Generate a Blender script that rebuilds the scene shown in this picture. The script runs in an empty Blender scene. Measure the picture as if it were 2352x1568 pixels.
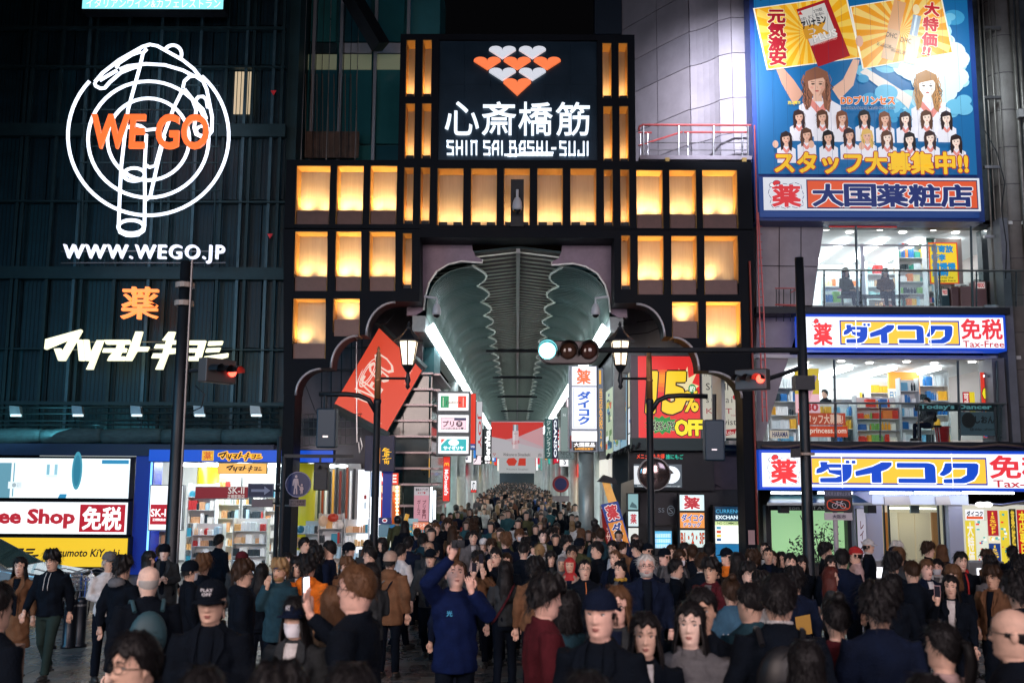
import bpy, math, random, numpy as np
from mathutils import Vector, Matrix
random.seed(7); RN = np.random.default_rng(5)
scn = bpy.context.scene; COL = scn.collection; PI = math.pi
# ---------------------------------------------------------------- camera, sky, light, exposure
FPX = 2287.0;PITCH = math.radians(7.62);ROLL = math.radians(0.35);YAW = math.radians(0.28);CAMZ = 2.85
_r = Vector((math.cos(ROLL),0,math.sin(ROLL)));_f = Vector((0,math.cos(PITCH),math.sin(PITCH)))
_f = (_f - _r * _f.dot(_r)).normalized(); _u = _r.cross(_f)
_rz = Matrix.Rotation(YAW, 3, 'Z'); _r = _rz @ _r; _f = _rz @ _f; _u = _rz @ _u
cam = bpy.data.cameras.new('camera');camo = bpy.data.objects.new('camera',cam);COL.objects.link(camo)
camo.matrix_world = Matrix(((_r.x,_u.x,-_f.x,0),(_r.y,_u.y,-_f.y,0),(_r.z,_u.z,-_f.z,CAMZ),(0,0,0,1)))
cam.sensor_width = 36; cam.lens = 35; cam.clip_end = 2000; cam.clip_start = .05
cam.dof.use_dof = True; cam.dof.focus_distance = 26; cam.dof.aperture_fstop = 2.2
scn.camera = camo
w = bpy.data.worlds.new('World'); scn.world = w; w.use_nodes = True
wn = w.node_tree; bg = wn.nodes['Background']
sky = wn.nodes.new('ShaderNodeTexSky'); sky.sky_type = 'NISHITA'; sky.sun_disc = False
sky.sun_elevation = math.radians(-4); sky.sun_rotation = math.radians(200)
wn.links.new(sky.outputs[0], bg.inputs[0]); bg.inputs[1].default_value = 0.10
scn.view_settings.view_transform = 'Standard'; scn.view_settings.look = 'None'
scn.view_settings.exposure = 0.0;scn.view_settings.gamma = 1.0;scn.view_settings.use_curve_mapping = False
scn.cycles.use_denoising = True;scn.cycles.max_bounces = 6;scn.cycles.diffuse_bounces = 3;scn.cycles.glossy_bounces = 3
scn.cycles.transparent_max_bounces = 12;scn.cycles.transmission_bounces = 4;scn.cycles.sample_clamp_indirect = 4.0
scn.cycles.caustics_reflective = False;scn.cycles.caustics_refractive = False;scn.cycles.use_light_tree = True

def area(name, loc, target, size, power, color, sy=None, parent=None, spread=180):
    l = bpy.data.lights.new(name,'AREA');l.shape = 'RECTANGLE';l.size = size;l.size_y = sy or size
    l.energy = power; l.color = color; l.spread = math.radians(spread)
    o = bpy.data.objects.new(name, l); COL.objects.link(o); o.location = loc
    o.rotation_euler = (Vector(target) - Vector(loc)).to_track_quat('-Z', 'Y').to_euler()
    if parent is not None:
        o.parent = parent;o.matrix_parent_inverse = Matrix.Translation(parent.location).inverted()
    return o
# added fill lamps, unseen, standing in for lit signs and street lighting opposite
area('fill_light_warm', (-9, -7, 9), (-2, 16, 1.5), 9, 560, (1, .80, .74), spread=75)
area('fill_light_pink', (7, -9, 10), (3, 16, 1.5), 9, 560, (.96, .80, .84), spread=75)
area('fill_light_cyan', (-20, 5, 9), (-8, 18, 0), 8, 520, (.16, .62, 1.0), spread=100)
area('fill_light_white', (16, 6, 13), (8, 27, 8), 8, 160, (.75, .78, 1.0), spread=100)

# ---------------------------------------------------------------- pixel rays to places (2352 x 1568 grid of the photograph)
def ray(x, y): return _f + _r * ((x - 1176) / FPX) + _u * ((784 - y) / FPX)
def P(x, y, Y):
    d = ray(x, y); t = Y / d.y
    return Vector((d.x * t, Y, CAMZ + d.z * t))
def S(x0, y0, x1, y1, Y):
    cx, cy = (x0 + x1) / 2, (y0 + y1) / 2
    return P(x0, cy, Y).x, P(x1, cy, Y).x, P(cx, y1, Y).z, P(cx, y0, Y).z
def gz(Y): # the bridge ramp falls gently towards the arcade
    t = min(max((Y - 5.5) / 7.5, 0), 1); return .45 * (1 - t * t * (3 - 2 * t))

# ---------------------------------------------------------------- materials
MATS = {}
def mat(key,col=(.5,.5,.5),rough=.6,metal=0.,emit=0.,ecol=None,bump=0.,bscale=30.,var=0.,vscale=3.,spec=.5,alpha=None,objcol=False,stretch=(1,1,1),coat=0):
    if key in MATS: return MATS[key]
    m = bpy.data.materials.new(key);m.use_nodes = True;nt = m.node_tree;b = nt.nodes['Principled BSDF']
    b.inputs['Base Color'].default_value = (*col,1);b.inputs['Roughness'].default_value = rough
    b.inputs['Metallic'].default_value = metal;b.inputs['Specular IOR Level'].default_value = spec
    if coat: b.inputs['Coat Weight'].default_value = coat
    if emit:
        b.inputs['Emission Color'].default_value = (*(ecol or col),1);b.inputs['Emission Strength'].default_value = emit
    src = None
    if objcol:
        oi = nt.nodes.new('ShaderNodeObjectInfo'); src = oi.outputs['Color']
        nt.links.new(src, b.inputs['Base Color'])
    if var or bump:
        tc = nt.nodes.new('ShaderNodeTexCoord');mp = nt.nodes.new('ShaderNodeMapping');mp.inputs['Scale'].default_value = stretch
        nt.links.new(tc.outputs['Object'], mp.inputs[0])
    if var:
        n = nt.nodes.new('ShaderNodeTexNoise');n.inputs['Scale'].default_value = vscale;n.inputs['Detail'].default_value = 6
        n.inputs['Roughness'].default_value = .65
        nt.links.new(mp.outputs[0], n.inputs['Vector'])
        mr = nt.nodes.new('ShaderNodeMapRange');mr.inputs[1].default_value = .3;mr.inputs[2].default_value = .7
        mr.inputs[3].default_value = 1 - var;mr.inputs[4].default_value = 1 + var * .6;nt.links.new(n.outputs[0],mr.inputs[0])
        mx = nt.nodes.new('ShaderNodeVectorMath'); mx.operation = 'MULTIPLY'
        if src: nt.links.new(src, mx.inputs[0])
        else: mx.inputs[0].default_value = col
        nt.links.new(mr.outputs[0],mx.inputs[1]);nt.links.new(mx.outputs[0],b.inputs['Base Color'])
        r2 = nt.nodes.new('ShaderNodeMapRange');r2.inputs[3].default_value = max(rough - .12,.02);r2.inputs[4].default_value = min(rough + .15,1)
        nt.links.new(n.outputs[0],r2.inputs[0]);nt.links.new(r2.outputs[0],b.inputs['Roughness'])
    if bump:
        n2 = nt.nodes.new('ShaderNodeTexNoise');n2.inputs['Scale'].default_value = bscale;n2.inputs['Detail'].default_value = 4
        nt.links.new(mp.outputs[0], n2.inputs['Vector'])
        bp = nt.nodes.new('ShaderNodeBump');bp.inputs['Strength'].default_value = bump;bp.inputs['Distance'].default_value = .02
        nt.links.new(n2.outputs[0],bp.inputs['Height']);nt.links.new(bp.outputs[0],b.inputs['Normal'])
    MATS[key] = m; return m
def lin(h):
    h = h.lstrip('#'); c = [int(h[i:i + 2], 16) / 255 for i in (0, 2, 4)]
    return tuple((v / 12.92 if v <= .04045 else ((v + .055) / 1.055) ** 2.4) for v in c)
def lit(h, s=1.0): # glowing print: backlit signs, and glow put into other prints
    return mat('lit_%s_%g' % (h,s),tuple(c * .5 for c in lin(h)),.4,emit=s,ecol=lin(h))
def matte(h, r=.6): return mat('paint_%s_%g' % (h, r), lin(h), r, var=.12, vscale=2)
def glass(key, tint=(.8, .9, .9), refl=.12):
    if key in MATS: return MATS[key]
    m = bpy.data.materials.new(key);m.use_nodes = True;nt = m.node_tree;nt.nodes.clear()
    o = nt.nodes.new('ShaderNodeOutputMaterial');t = nt.nodes.new('ShaderNodeBsdfTransparent');g = nt.nodes.new('ShaderNodeBsdfGlossy')
    t.inputs[0].default_value = (*tint,1);g.inputs['Roughness'].default_value = .03;g.inputs[0].default_value = (.9,.95,1,1)
    x = nt.nodes.new('ShaderNodeMixShader');fr = nt.nodes.new('ShaderNodeFresnel');ad = nt.nodes.new('ShaderNodeMath');ad.operation = 'MULTIPLY_ADD'
    fr.inputs[0].default_value = 1.45;ad.inputs[1].default_value = .8;ad.inputs[2].default_value = refl * .4
    nt.links.new(fr.outputs[0],ad.inputs[0]);nt.links.new(ad.outputs[0],x.inputs[0]);nt.links.new(t.outputs[0],x.inputs[1]);nt.links.new(g.outputs[0],x.inputs[2]);nt.links.new(x.outputs[0],o.inputs[0])
    MATS[key] = m; return m
BLACKM = mat('black_steel', (.012, .016, .022), .45, .3, var=.3, vscale=2, bump=.1)
GREYM = mat('grey_metal', (.22, .23, .24), .4, .7, var=.2)
STEEL = mat('bright_steel', (.55, .56, .58), .3, .9, var=.15)
DTEAL = mat('dark_teal_steel', (.015, .045, .055), .5, .4, var=.3)
CONC = mat('stone_cladding',(.36,.34,.36),.55,var=.18,vscale=1.2,bump=.15,bscale=60)

# ---------------------------------------------------------------- mesh builder
class Mb:
    def __init__(s): s.v = []; s.f = []; s.m = []; s.mats = []; s.k = 0
    def use(s, m):
        if m not in s.mats: s.mats.append(m)
        s.k = s.mats.index(m); return s
    def add(s, vs, fs):
        n = len(s.v);s.v.extend([tuple(v) for v in vs]);s.f.extend([tuple(i + n for i in f) for f in fs]);s.m.extend([s.k] * len(fs));return s
    def box(s, a, b):
        (x0, y0, z0), (x1, y1, z1) = a, b
        return s.add([(x0,y0,z0),(x1,y0,z0),(x1,y1,z0),(x0,y1,z0),(x0,y0,z1),(x1,y0,z1),(x1,y1,z1),(x0,y1,z1)],
                     [(0,3,2,1),(4,5,6,7),(0,1,5,4),(1,2,6,5),(2,3,7,6),(3,0,4,7)])
    def boxD(s, x0, y0, x1, y1, Y, dep=.1):
        a, b, c, d = S(x0, y0, x1, y1, Y); return s.box((a, Y, c), (b, Y + dep, d))
    def prism(s, pts, y0, y1): # outline in (x,z), front first
        n = len(pts);A = [(p[0],y0,p[1]) for p in pts] + [(p[0],y1,p[1]) for p in pts]
        return s.add(A,[tuple(range(n)),tuple(range(2 * n - 1,n - 1,-1))] + [(i,i + n,(i + 1) % n + n,(i + 1) % n) for i in range(n)])
    def prismD(s, pts, Y, dep):
        q = [P(x,y,Y) for x,y in pts];return s.prism([(p.x,p.z) for p in q],Y,Y + dep)
    def tube(s, pts, r, n=8, cap=True, rs=None, flat=1.0):
        pts = [Vector(p) for p in pts]; R = rs or [r] * len(pts); vs = []; up0 = None
        for i, p in enumerate(pts):
            t = ((pts[min(i + 1, len(pts) - 1)] - pts[max(i - 1, 0)])).normalized()
            if up0 is None:up0 = Vector((0,0,1)) if abs(t.z) < .9 else Vector((0,1,0))
            a = t.cross(up0)
            if a.length < 1e-4: a = t.cross(Vector((1, 0, 0)))
            a.normalize(); b = a.cross(t).normalized(); up0 = b
            for k in range(n):
                an = 2 * PI * k / n;vs.append(p + a * math.cos(an) * R[i] + b * math.sin(an) * R[i] * flat)
        fs = []
        for i in range(len(pts) - 1):
            for k in range(n):fs.append((i * n + k,i * n + (k + 1) % n,(i + 1) * n + (k + 1) % n,(i + 1) * n + k))
        if cap:fs += [tuple(range(n - 1,-1,-1)),tuple(range((len(pts) - 1) * n,len(pts) * n))]
        return s.add(vs, fs)
    def lathe(s, c, prof, n=16): # prof [(r,z)]
        return s.tube([(c[0],c[1],c[2] + z) for r,z in prof],1,n,True,[r for r,z in prof])
    def ball(s, c, r, n=10, m=7):
        if not hasattr(r, '__len__'): r = (r, r, r)
        vs = []; fs = []
        for j in range(m + 1):
            ph = PI * j / m
            for i in range(n):
                th = 2 * PI * i / n;vs.append((c[0] + r[0] * math.sin(ph) * math.cos(th),c[1] + r[1] * math.sin(ph) * math.sin(th),c[2] + r[2] * math.cos(ph)))
        for j in range(m):
            for i in range(n):fs.append((j * n + i,(j + 1) * n + i,(j + 1) * n + (i + 1) % n,j * n + (i + 1) % n))
        return s.add(vs, fs)
    def mesh(s, name, mats=None, smooth=False):
        me = bpy.data.meshes.new(name); me.from_pydata(s.v, [], s.f)
        for m in (s.mats or mats or []): me.materials.append(m)
        if s.mats: me.polygons.foreach_set('material_index', s.m)
        if smooth: me.polygons.foreach_set('use_smooth', [True] * len(me.polygons))
        me.validate(); me.update(); return me

def props(o, label=None, cat=None, group=None, kind=None):
    if label: o['label'] = label
    if cat: o['category'] = cat
    if group: o['group'] = group
    if kind: o['kind'] = kind
    return o
def thing(name, label, cat, loc=(0, 0, 0), group=None, kind=None):
    o = bpy.data.objects.new(name,None);COL.objects.link(o);o.location = loc;o.empty_display_size = .2
    return props(o, label, cat, group, kind)
def rootloc(o):
    v = Vector(o.location)
    while o.parent: o = o.parent
    return Vector(o.location)
def part(name, mb, m=None, parent=None, label=None, smooth=False, kind=None, bevel=0):
    me = mb if isinstance(mb,bpy.types.Mesh) else mb.mesh(name,[m] if m else None,smooth)
    if isinstance(mb, bpy.types.Mesh) and m and not me.materials: me.materials.append(m)
    o = bpy.data.objects.new(name, me); COL.objects.link(o)
    if parent is not None:
        o.parent = parent;o.matrix_parent_inverse = Matrix.Translation(rootloc(parent)).inverted() if parent.type == 'EMPTY' else Matrix.Identity(4)
    if bevel:
        b = o.modifiers.new('b','BEVEL');b.width = bevel;b.segments = 2;b.limit_method = 'ANGLE'
    if label: o['label'] = label
    if kind: o['kind'] = kind
    return o
def solo(name, mb, m, label, cat, group=None, kind=None, **k):
    return props(part(name, mb, m, None, None, **k), label, cat, group, kind)

# ---------------------------------------------------------------- lettering
_TC = {}
def textmesh(s, bold=.0, ext=.0, res=3, spacing=1.0, line=1.0):
    k = (s, bold, ext, res, spacing, line)
    if k not in _TC:
        c = bpy.data.curves.new('lettering','FONT');c.body = s;c.offset = bold;c.extrude = ext;c.resolution_u = res
        c.space_character = spacing; c.space_line = line; c.align_x = 'CENTER'
        o = bpy.data.objects.new('lettering', c); me = bpy.data.meshes.new_from_object(o)
        n = len(me.vertices);co = np.empty(n * 3);me.vertices.foreach_get('co',co);co = co.reshape(-1,3)
        fs = [tuple(p.vertices) for p in me.polygons]
        bpy.data.objects.remove(o); bpy.data.curves.remove(c); bpy.data.meshes.remove(me)
        _TC[k] = (co, fs)
    return _TC[k]
class Frame:
    def __init__(s,O,ex,ey,n):s.O,s.ex,s.ey,s.n = Vector(O),Vector(ex),Vector(ey),Vector(n)
    def at(s, u, v, d=0): return s.O + s.ex * u + s.ey * v + s.n * d
def FD(x0, y0, x1, y1, Y):
    a,b,c,d = S(x0,y0,x1,y1,Y);return Frame((a,Y,c),(b - a,0,0),(0,0,d - c),(0,-1,0))
class Pr:# flat print on a sign; coordinates are those of the rectangle box=(x0,y0,x1,y1), y down
    def __init__(s, fr, box, mode='lit', strength=1.0):
        s.fr, s.box, s.mode, s.st = fr, box, mode, strength; s.mb = Mb()
    def m(s, col): return lit(col, s.st) if s.mode == 'lit' else matte(col)
    def q(s, x, y, l):
        x0,y0,x1,y1 = s.box;return s.fr.at((x - x0) / (x1 - x0),(y1 - y) / (y1 - y0),.003 + .004 * l)
    def rect(s, x0, y0, x1, y1, col, l=0):
        s.mb.use(s.m(col)).add([s.q(x0,y1,l),s.q(x1,y1,l),s.q(x1,y0,l),s.q(x0,y0,l)],[(0,1,2,3)]);return s
    def poly(s, pts, col, l=1):
        a = sum(pts[i][0] * pts[(i + 1) % len(pts)][1] - pts[(i + 1) % len(pts)][0] * pts[i][1] for i in range(len(pts)))
        if a > 0: pts = pts[::-1]
        s.mb.use(s.m(col)).add([s.q(x,y,l) for x,y in pts],[tuple(range(len(pts)))]);return s
    def ell(s, cx, cy, rx, ry, col, l=1, n=20, a0=0, a1=2 * PI):
        return s.poly([(cx + rx * math.cos(a0 + (a1 - a0) * i / n),cy + ry * math.sin(a0 + (a1 - a0) * i / n)) for i in range(n if a1 - a0 > 6.2 else n + 1)],col,l)
    def line(s, pts, w, col, l=1):
        for (xa, ya), (xb, yb) in zip(pts, pts[1:]):
            L = math.hypot(xb - xa,yb - ya) or 1;nx,ny = -(yb - ya) / L * w / 2,(xb - xa) / L * w / 2
            s.poly([(xa + nx,ya + ny),(xb + nx,yb + ny),(xb - nx,yb - ny),(xa - nx,ya - ny)],col,l)
        return s
    def frame(s, x0, y0, x1, y1, w, col, l=1):
        for r in ((x0,y0,x1,y0 + w),(x0,y1 - w,x1,y1),(x0,y0 + w,x0 + w,y1 - w),(x1 - w,y0 + w,x1,y1 - w)):s.rect(*r,col,l)
        return s
    def text(s,t,x0,y0,x1,y1,col,l=2,bold=.0,out=None,ob=.03,rot=0,shear=0,spacing=1.0,line=1.0,res=2):
        dense = any(ord(c) > 0x4DFF for c in t); lim = .008 if dense else .03
        co, fs = textmesh(t, min(bold, lim), 0, res, spacing, line)
        if len(co) == 0: return s
        mn = co.min(0); mx = co.max(0)
        def put(co, fs, col, l, sx=0, sy=0):
            u = (co[:,0] + sx - mn[0]) / (mx[0] - mn[0] or 1);v = (co[:,1] + sy - mn[1]) / (mx[1] - mn[1] or 1)
            cx, cy = (x0 + x1) / 2, (y0 + y1) / 2
            if rot in (90, -90): W, H = y1 - y0, x1 - x0
            else: W, H = x1 - x0, y1 - y0
            X = (u - .5) * W + shear * (v - .5) * H;Y = -(v - .5) * H;a = math.radians(rot);ca,sa = math.cos(a),math.sin(a)
            s.mb.use(s.m(col)).add([s.q(cx + xx * ca - yy * sa,cy + xx * sa + yy * ca,l) for xx,yy in zip(X,Y)],fs)
        def fat(d, col, l):
            put(co, fs, col, l)
            n = 0 if d <= 0 else (4 if d < .02 else 8)
            for k in range(n):a = 2 * PI * k / n + .4;put(co,fs,col,l + .04 * (k + 1),d * math.cos(a),d * math.sin(a))
        if out: fat(bold - min(bold, lim) + ob, out, l); l += 1
        fat(bold - min(bold, lim), col, l)
        return s
    def vtext(s,t,*a,**k):return s.text('\n'.join('丨' if c == 'ー' else c for c in t),*a,line=k.pop('line',.95),**k)
    def done(s, parent, name='printed_face'): return part(name, s.mb, None, parent)
def letter3d(t,x0,y0,x1,y1,Y,dep,m,parent,bold=.01,name='letter',cells=True,ms=None,spacing=1.0,shear=0):
    """raised letters, one object per character, filling a box of the photograph at depth Y"""
    if any(ord(c) > 0x4DFF for c in t): bold = min(bold, .006)
    a,b,c,d = S(x0,y0,x1,y1,Y);full,_ = textmesh(t,bold,.02,4,spacing);mn = full.min(0);mx = full.max(0)
    sx = (b - a) / (mx[0] - mn[0]); sz = (d - c) / (mx[1] - mn[1])
    # character advance from progressively longer strings
    for i, ch in enumerate(t):
        if ch == ' ': continue
        pre,_ = textmesh(t[:i + 1],bold,.02,4,spacing);co,ff = textmesh(ch,bold,.02,4,spacing)
        cc = co.copy(); cc[:, 0] += (pre[:, 0].max() - pre[:, 0].min()) - co[:, 0].max()
        cc[:, 0] *= sx; zz = (cc[:, 1] - mn[1]) * sz
        yy = np.where(cc[:, 2] > 0, 0, dep)
        mb = Mb().use(m);mb.add([(a + X + shear * Z,Y + q,c + Z) for X,Z,q in zip(cc[:,0],zz,yy)],ff)
        part(name, mb, None, parent)
# ================================================================ GROUND
PAVE = mat('wet_paving', (.10, .105, .11), .28, var=.35, vscale=1.5, bump=.3, bscale=40)
PAVE2 = mat('paving_stone',(.15,.145,.145),.30,var=.3,vscale=2,bump=.25,bscale=50)
mb = Mb();ys = list(np.linspace(-60,4,6)) + list(np.linspace(5,14,19)) + [20,40,90,200,600];xs = np.linspace(-160,160,9)
for y in ys:
    for x in xs: mb.v.append((x, y, gz(y) - .012))
for j in range(len(ys) - 1):
    for i in range(len(xs) - 1):
        a = j * len(xs) + i;mb.f.append((a,a + 1,a + len(xs) + 1,a + len(xs)));mb.m.append(0)
ground = part('ground',mb,mat('ground_mortar',(.05,.05,.055),.5,var=.3));props(ground,'dark paved ground sloping gently down to the arcade',kind='structure')
def paver(x, y, w, d, mb, tz=.0):
    z0, z1 = gz(y - d / 2), gz(y + d / 2); g = .006
    a, b, c, e = x - w / 2 + g, x + w / 2 - g, y - d / 2 + g, y + d / 2 - g
    mb.add([(a,c,z0 + tz),(b,c,z0 + tz),(b,e,z1 + tz),(a,e,z1 + tz),(a,c,z0 - .02),(b,c,z0 - .02),(b,e,z1 - .02),(a,e,z1 - .02)],
           [(0, 1, 2, 3), (0, 4, 5, 1), (1, 5, 6, 2), (2, 6, 7, 3), (3, 7, 4, 0)])
rest = Mb(); n = 0
pms = [mat('paving_stone_%d' % i,c,r,var=.25,vscale=4,bump=.25,bscale=60) for i,(c,r) in enumerate([((.15,.145,.145),.3),((.115,.115,.12),.26),((.17,.16,.15),.36),((.13,.12,.118),.24)])]
for mm in pms: rest.use(mm)
slots = []
for j in range(0, 46):
    y = 7.6 + j * .30
    for i in range(-34, 30):
        slots.append((i * .45 + (j % 2) * .225, y))
rx = random.Random(3)
vis = [q for q in slots if (-7.4 < q[0] < -3.2 and 10.4 < q[1] < 15.2)]
vis2 = [q for q in slots if (-1.8 < q[0] < -.8 and 8.5 < q[1] < 14)]
single = set((vis[:230] + vis2)[:300])
for q in slots:
    k = rx.randrange(4); tz = rx.uniform(-.002, .002)
    if q in single:
        m1 = Mb().use(pms[k]);paver(q[0],q[1],.45,.30,m1,tz);part('paving_tile',m1,None,ground)
    else:
        rest.use(pms[k]); paver(q[0], q[1], .45, .30, rest, tz)
part('paving_tile_field', rest, None, ground, kind='stuff')
# tactile yellow strip and painted line near the crossing
mb = Mb().use(mat('tactile_yellow', (.28, .20, .10), .5, var=.3))
for i in range(14):
    y = 8.2 + i * .30; x = -1.75 + 0 * i
    z = gz(y); mb.box((x - .14, y - .14, z + .002), (x + .14, y + .14, z + .010))
    for a in range(5):
        for b in range(5):mb.box((x - .12 + a * .055,y - .12 + b * .055,z + .010),(x - .10 + a * .055,y - .10 + b * .055,z + .015))
part('tactile_strip', mb, None, ground, kind='stuff')
# night sky dome beyond everything
mb = Mb(); mb.ball((0, 0, 0), 900, 32, 16)
dm = solo('sky',mb,mat('night_sky',(.0,.0,.0),1,spec=0,emit=.001,ecol=(.25,.4,.6)),'black night sky above the roofs',None,kind='structure',smooth=True)
dm.visible_shadow = True
# (the dome is opaque; the world light is replaced by the city's lamps and the added fill lamps)
COL.objects.unlink(dm); bpy.data.objects.remove(dm)

# ================================================================ LEFT BUILDING (dark teal screens)
YL = 29.6
lb = thing('dark_office_building','tall dark teal building with metal screen panels carrying the neon signs','building',(-9,YL,0))
xl0, xl1 = P(-120, 300, YL).x, P(925, 200, YL).x; zt = 22
zc = P(300, 1020, YL).z
part('rear_wall',Mb().box((xl0 - 6,YL + .35,zc - .2),(P(660,700,YL).x,YL + 3,zt)),mat('rear_wall_teal',(.012,.05,.062),.5,.2,var=.4,vscale=.6),lb)
gm = [mat('teal_screen_%d' % i,c,.45,.1,var=.45,vscale=1.3,bump=.05) for i,c in enumerate([(.002,.034,.056),(.003,.046,.068),(.0015,.026,.044),(.004,.037,.058)])]
cols = [-120,-30,50,110,172,265,343,437,490,546,600,655];rows = [-60,60,150,290,310,460,620,640,800,925]
for j in range(len(rows) - 1):
    for i in range(len(cols) - 1):
        if rows[j] in (290, 620): continue
        m1 = Mb().boxD(cols[i] + 1.5,rows[j] + 1.5,cols[i + 1] - 1.5,rows[j + 1] - 1.5,YL + .2 + .03 * ((i * 7 + j * 3) % 3),.08)
        part('screen_panel', m1, gm[(i * 5 + j * 3) % 4], lb)
ribs = Mb()
for i in range(0, 86):
    x = -110 + i * 9
    a = P(x, 300, YL).x
    ribs.box((a - .009, YL + .08, zc), (a + .009, YL + .10, zt))
part('screen_rib', ribs, mat('dark_rib', (.004, .02, .03), .5, .2), lb, kind='stuff')
for x in (42, 110, 172, 265, 343, 437, 546, 563, 611, 632, 190, 380, 500, 30):
    a = P(x,600,YL).x;part('mullion',Mb().box((a - .045,YL - .02,zc),(a + .045,YL + .07,zt)),mat('mullion_grey',(.05,.11,.14),.4,.3,var=.3) if x in (546,611,437,172,343) else DTEAL,lb)
for y0,y1 in ((283,312),(612,640),(922,930),(60,66),(150,154),(460,464),(800,803)):
    a,b,c,d = S(-120,y0,655,y1,YL - .1);part('floor_beam',Mb().box((a,YL - .1,c),(b,YL + .15,d)),DTEAL,lb)
# pipes and ledge above the shop
for y in (936, 950, 966, 976):
    a = P(-100,y,YL - .5);b = P(640,y - 2,YL - .5);part('ledge_pipe',Mb().tube([a,b],.03,8),mat('teal_pipe',(.05,.10,.12),.35,.7),lb)
for i in range(18):
    a = P(-60 + i * 40,930,YL - .4);b = P(-60 + i * 40,985,YL - .4);part('pipe_bracket',Mb().tube([a,b],.02,6),DTEAL,lb)
# valance of rolled cloth
for i in range(5):
    x0,x1 = -40 + i * 138,-40 + (i + 1) * 138 - 2;a = P(x0,1002,YL - .8);b = P(x1,1000,YL - .8);m1 = Mb();pts = [];rs = []
    for k in range(13):pts.append(a.lerp(b,k / 12));rs.append(.20 + .035 * math.sin(PI * k / 12) + .008 * math.sin(k * 2.3))
    m1.tube(pts,1,16,True,rs);part('cloth_roll',m1,mat('canopy_cloth',(.05,.12,.14),.7,var=.4,vscale=6,bump=.3,stretch=(1,1,4)),lb,smooth=True)
# glazed stair tower between the screens and the gate
gt = thing('glazed_stair_tower','teal glass stair tower with pale mullions behind the gate','building',(-4,31,0))
YG = 31
part('core_wall',Mb().boxD(655,-60,1003,1000,YG + .5,2.5),mat('core_teal',(.02,.16,.18),.5,var=.3,vscale=.5),gt)
tealg = [mat('teal_glass_%d' % i,c,.12,.0,var=.15,vscale=.8,coat=.5) for i,c in enumerate([(.02,.13,.15),(.03,.17,.18),(.02,.10,.13)])]
gx = [655, 712, 776, 856, 932]
for i in range(4):
    for j, (y0, y1) in enumerate(((-60, 96), (125, 330), (335, 620), (625, 900))):
        part('glass_pane',Mb().boxD(gx[i] + 3,y0,gx[i + 1] - 3,y1,YG + .3,.05),tealg[(i + j) % 3],gt)
    part('spandrel',Mb().boxD(gx[i] + 3,99,gx[i + 1] - 3,122,YG + .25,.1),mat('spandrel_white',(.45,.47,.52),.4,var=.1) if i > 1 else DTEAL,gt)
    part('glazing_band',Mb().boxD(gx[i] + 3,125,gx[i + 1] - 3,160,YG + .26,.03),mat('lit_blind',(.5,.55,.35),.6,emit=.16 if i > 1 else .05,ecol=(.75,.85,.5)),gt)
for x in gx[1:]:a = P(x,300,YG).x;part('mullion',Mb().box((a - .05,YG + .12,3),(a + .05,YG + .25,zt)),mat('pale_mullion',(.34,.37,.42),.4,.4),gt)
for x in (684,700,727,741,757,790,806,822):a = P(x,250,YG).x;part('cable',Mb().tube([(a,YG - .3,6),(a,YG - .3,zt)],.012,5),STEEL if x in (757,822,700) else BLACKM,gt)
m1 = Mb();m1.tube([P(806,-10,YG - .9),P(875,108,YG - .9)],.32,4);part('escape_stair',m1,BLACKM,gt)
part('balcony_panel',Mb().boxD(700,302,824,362,YG - .2,.05),mat('rusty_mesh',(.12,.07,.05),.6,.3,var=.6,vscale=3),gt)
for i in range(10):
    a = P(702 + i * 13,170,YG - .3);b = P(702 + i * 13,362,YG - .3);part('screen_rod',Mb().tube([a,b],.012,5),mat('rusty_rod',(.25,.17,.13),.5,.5),gt)
part('warm_window',Mb().boxD(538,165,582,262,YL + .12,.03),mat('warm_window',(.4,.3,.2),.6,emit=.55,ecol=(1,.78,.5)),lb)
for x, y in ((628, 213), (620, 542)):
    p = P(x,y,YL - .12);part('red_triangle_mark',Mb().prism([(p.x - .09,p.z + .07),(p.x,p.z - .09),(p.x + .09,p.z + .07)],YL - .13,YL - .11),mat('red_paint',(.6,.02,.03),.5,emit=.15),lb)

# cyan sign board cut by the top edge
sg = thing('restaurant_signboard','bright cyan signboard cut by the top edge of the photo','sign',P(352,20,28.6))
part('case', Mb().boxD(188, -60, 517, 23, 28.7, .5), BLACKM, sg)
pr = Pr(FD(191,-60,514,21,28.7),(191,-60,514,21),'lit',1.3);pr.rect(191,-60,514,21,'#8FE9F2',0)
pr.text('イタリアンワイン&カフェレストラン',200,-2,508,19,'#EFFFFF',1,.02,'#3FA9B8',.03);pr.done(sg)

# the white tube logo
ws = thing('neon_ring_sign','white neon rings and hand logo with orange WE GO letters','sign',P(345,320,28.6))
NEON = mat('neon_white',(.8,.85,1),.4,emit=1.9,ecol=(.78,.86,1.0));ORNG = mat('neon_orange',(.9,.2,.05),.4,emit=1.15,ecol=(1.0,.16,.035))
def Z1(u, v): return (u * .42, v * .42)
def neon(uv, r=.052, closed=False, name='neon_tube'):
    pts = [P(*Z1(u, v), 28.5) for u, v in uv]
    if closed: pts = pts + pts[:2]
    part(name, Mb().tube(pts, r, 8, True, None, 1.0), NEON, ws, smooth=True)
def arc(cx,cy,rx,ry,a0,a1,n=28):return [(cx + rx * math.cos(math.radians(a0 + (a1 - a0) * i / n)),cy + ry * math.sin(math.radians(a0 + (a1 - a0) * i / n))) for i in range(n + 1)]
neon(arc(811,742,440,436,-48,223,48))                       # outer ring, left open at the top
neon(arc(811, 763, 330, 318, 0, 360, 48)); neon(arc(811, 762, 224, 224, 0, 360, 40))
neon([(518,450),(560,400),(650,330),(780,256),(820,244),(860,252),(1000,330),(1060,378),(1110,445)])
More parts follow.
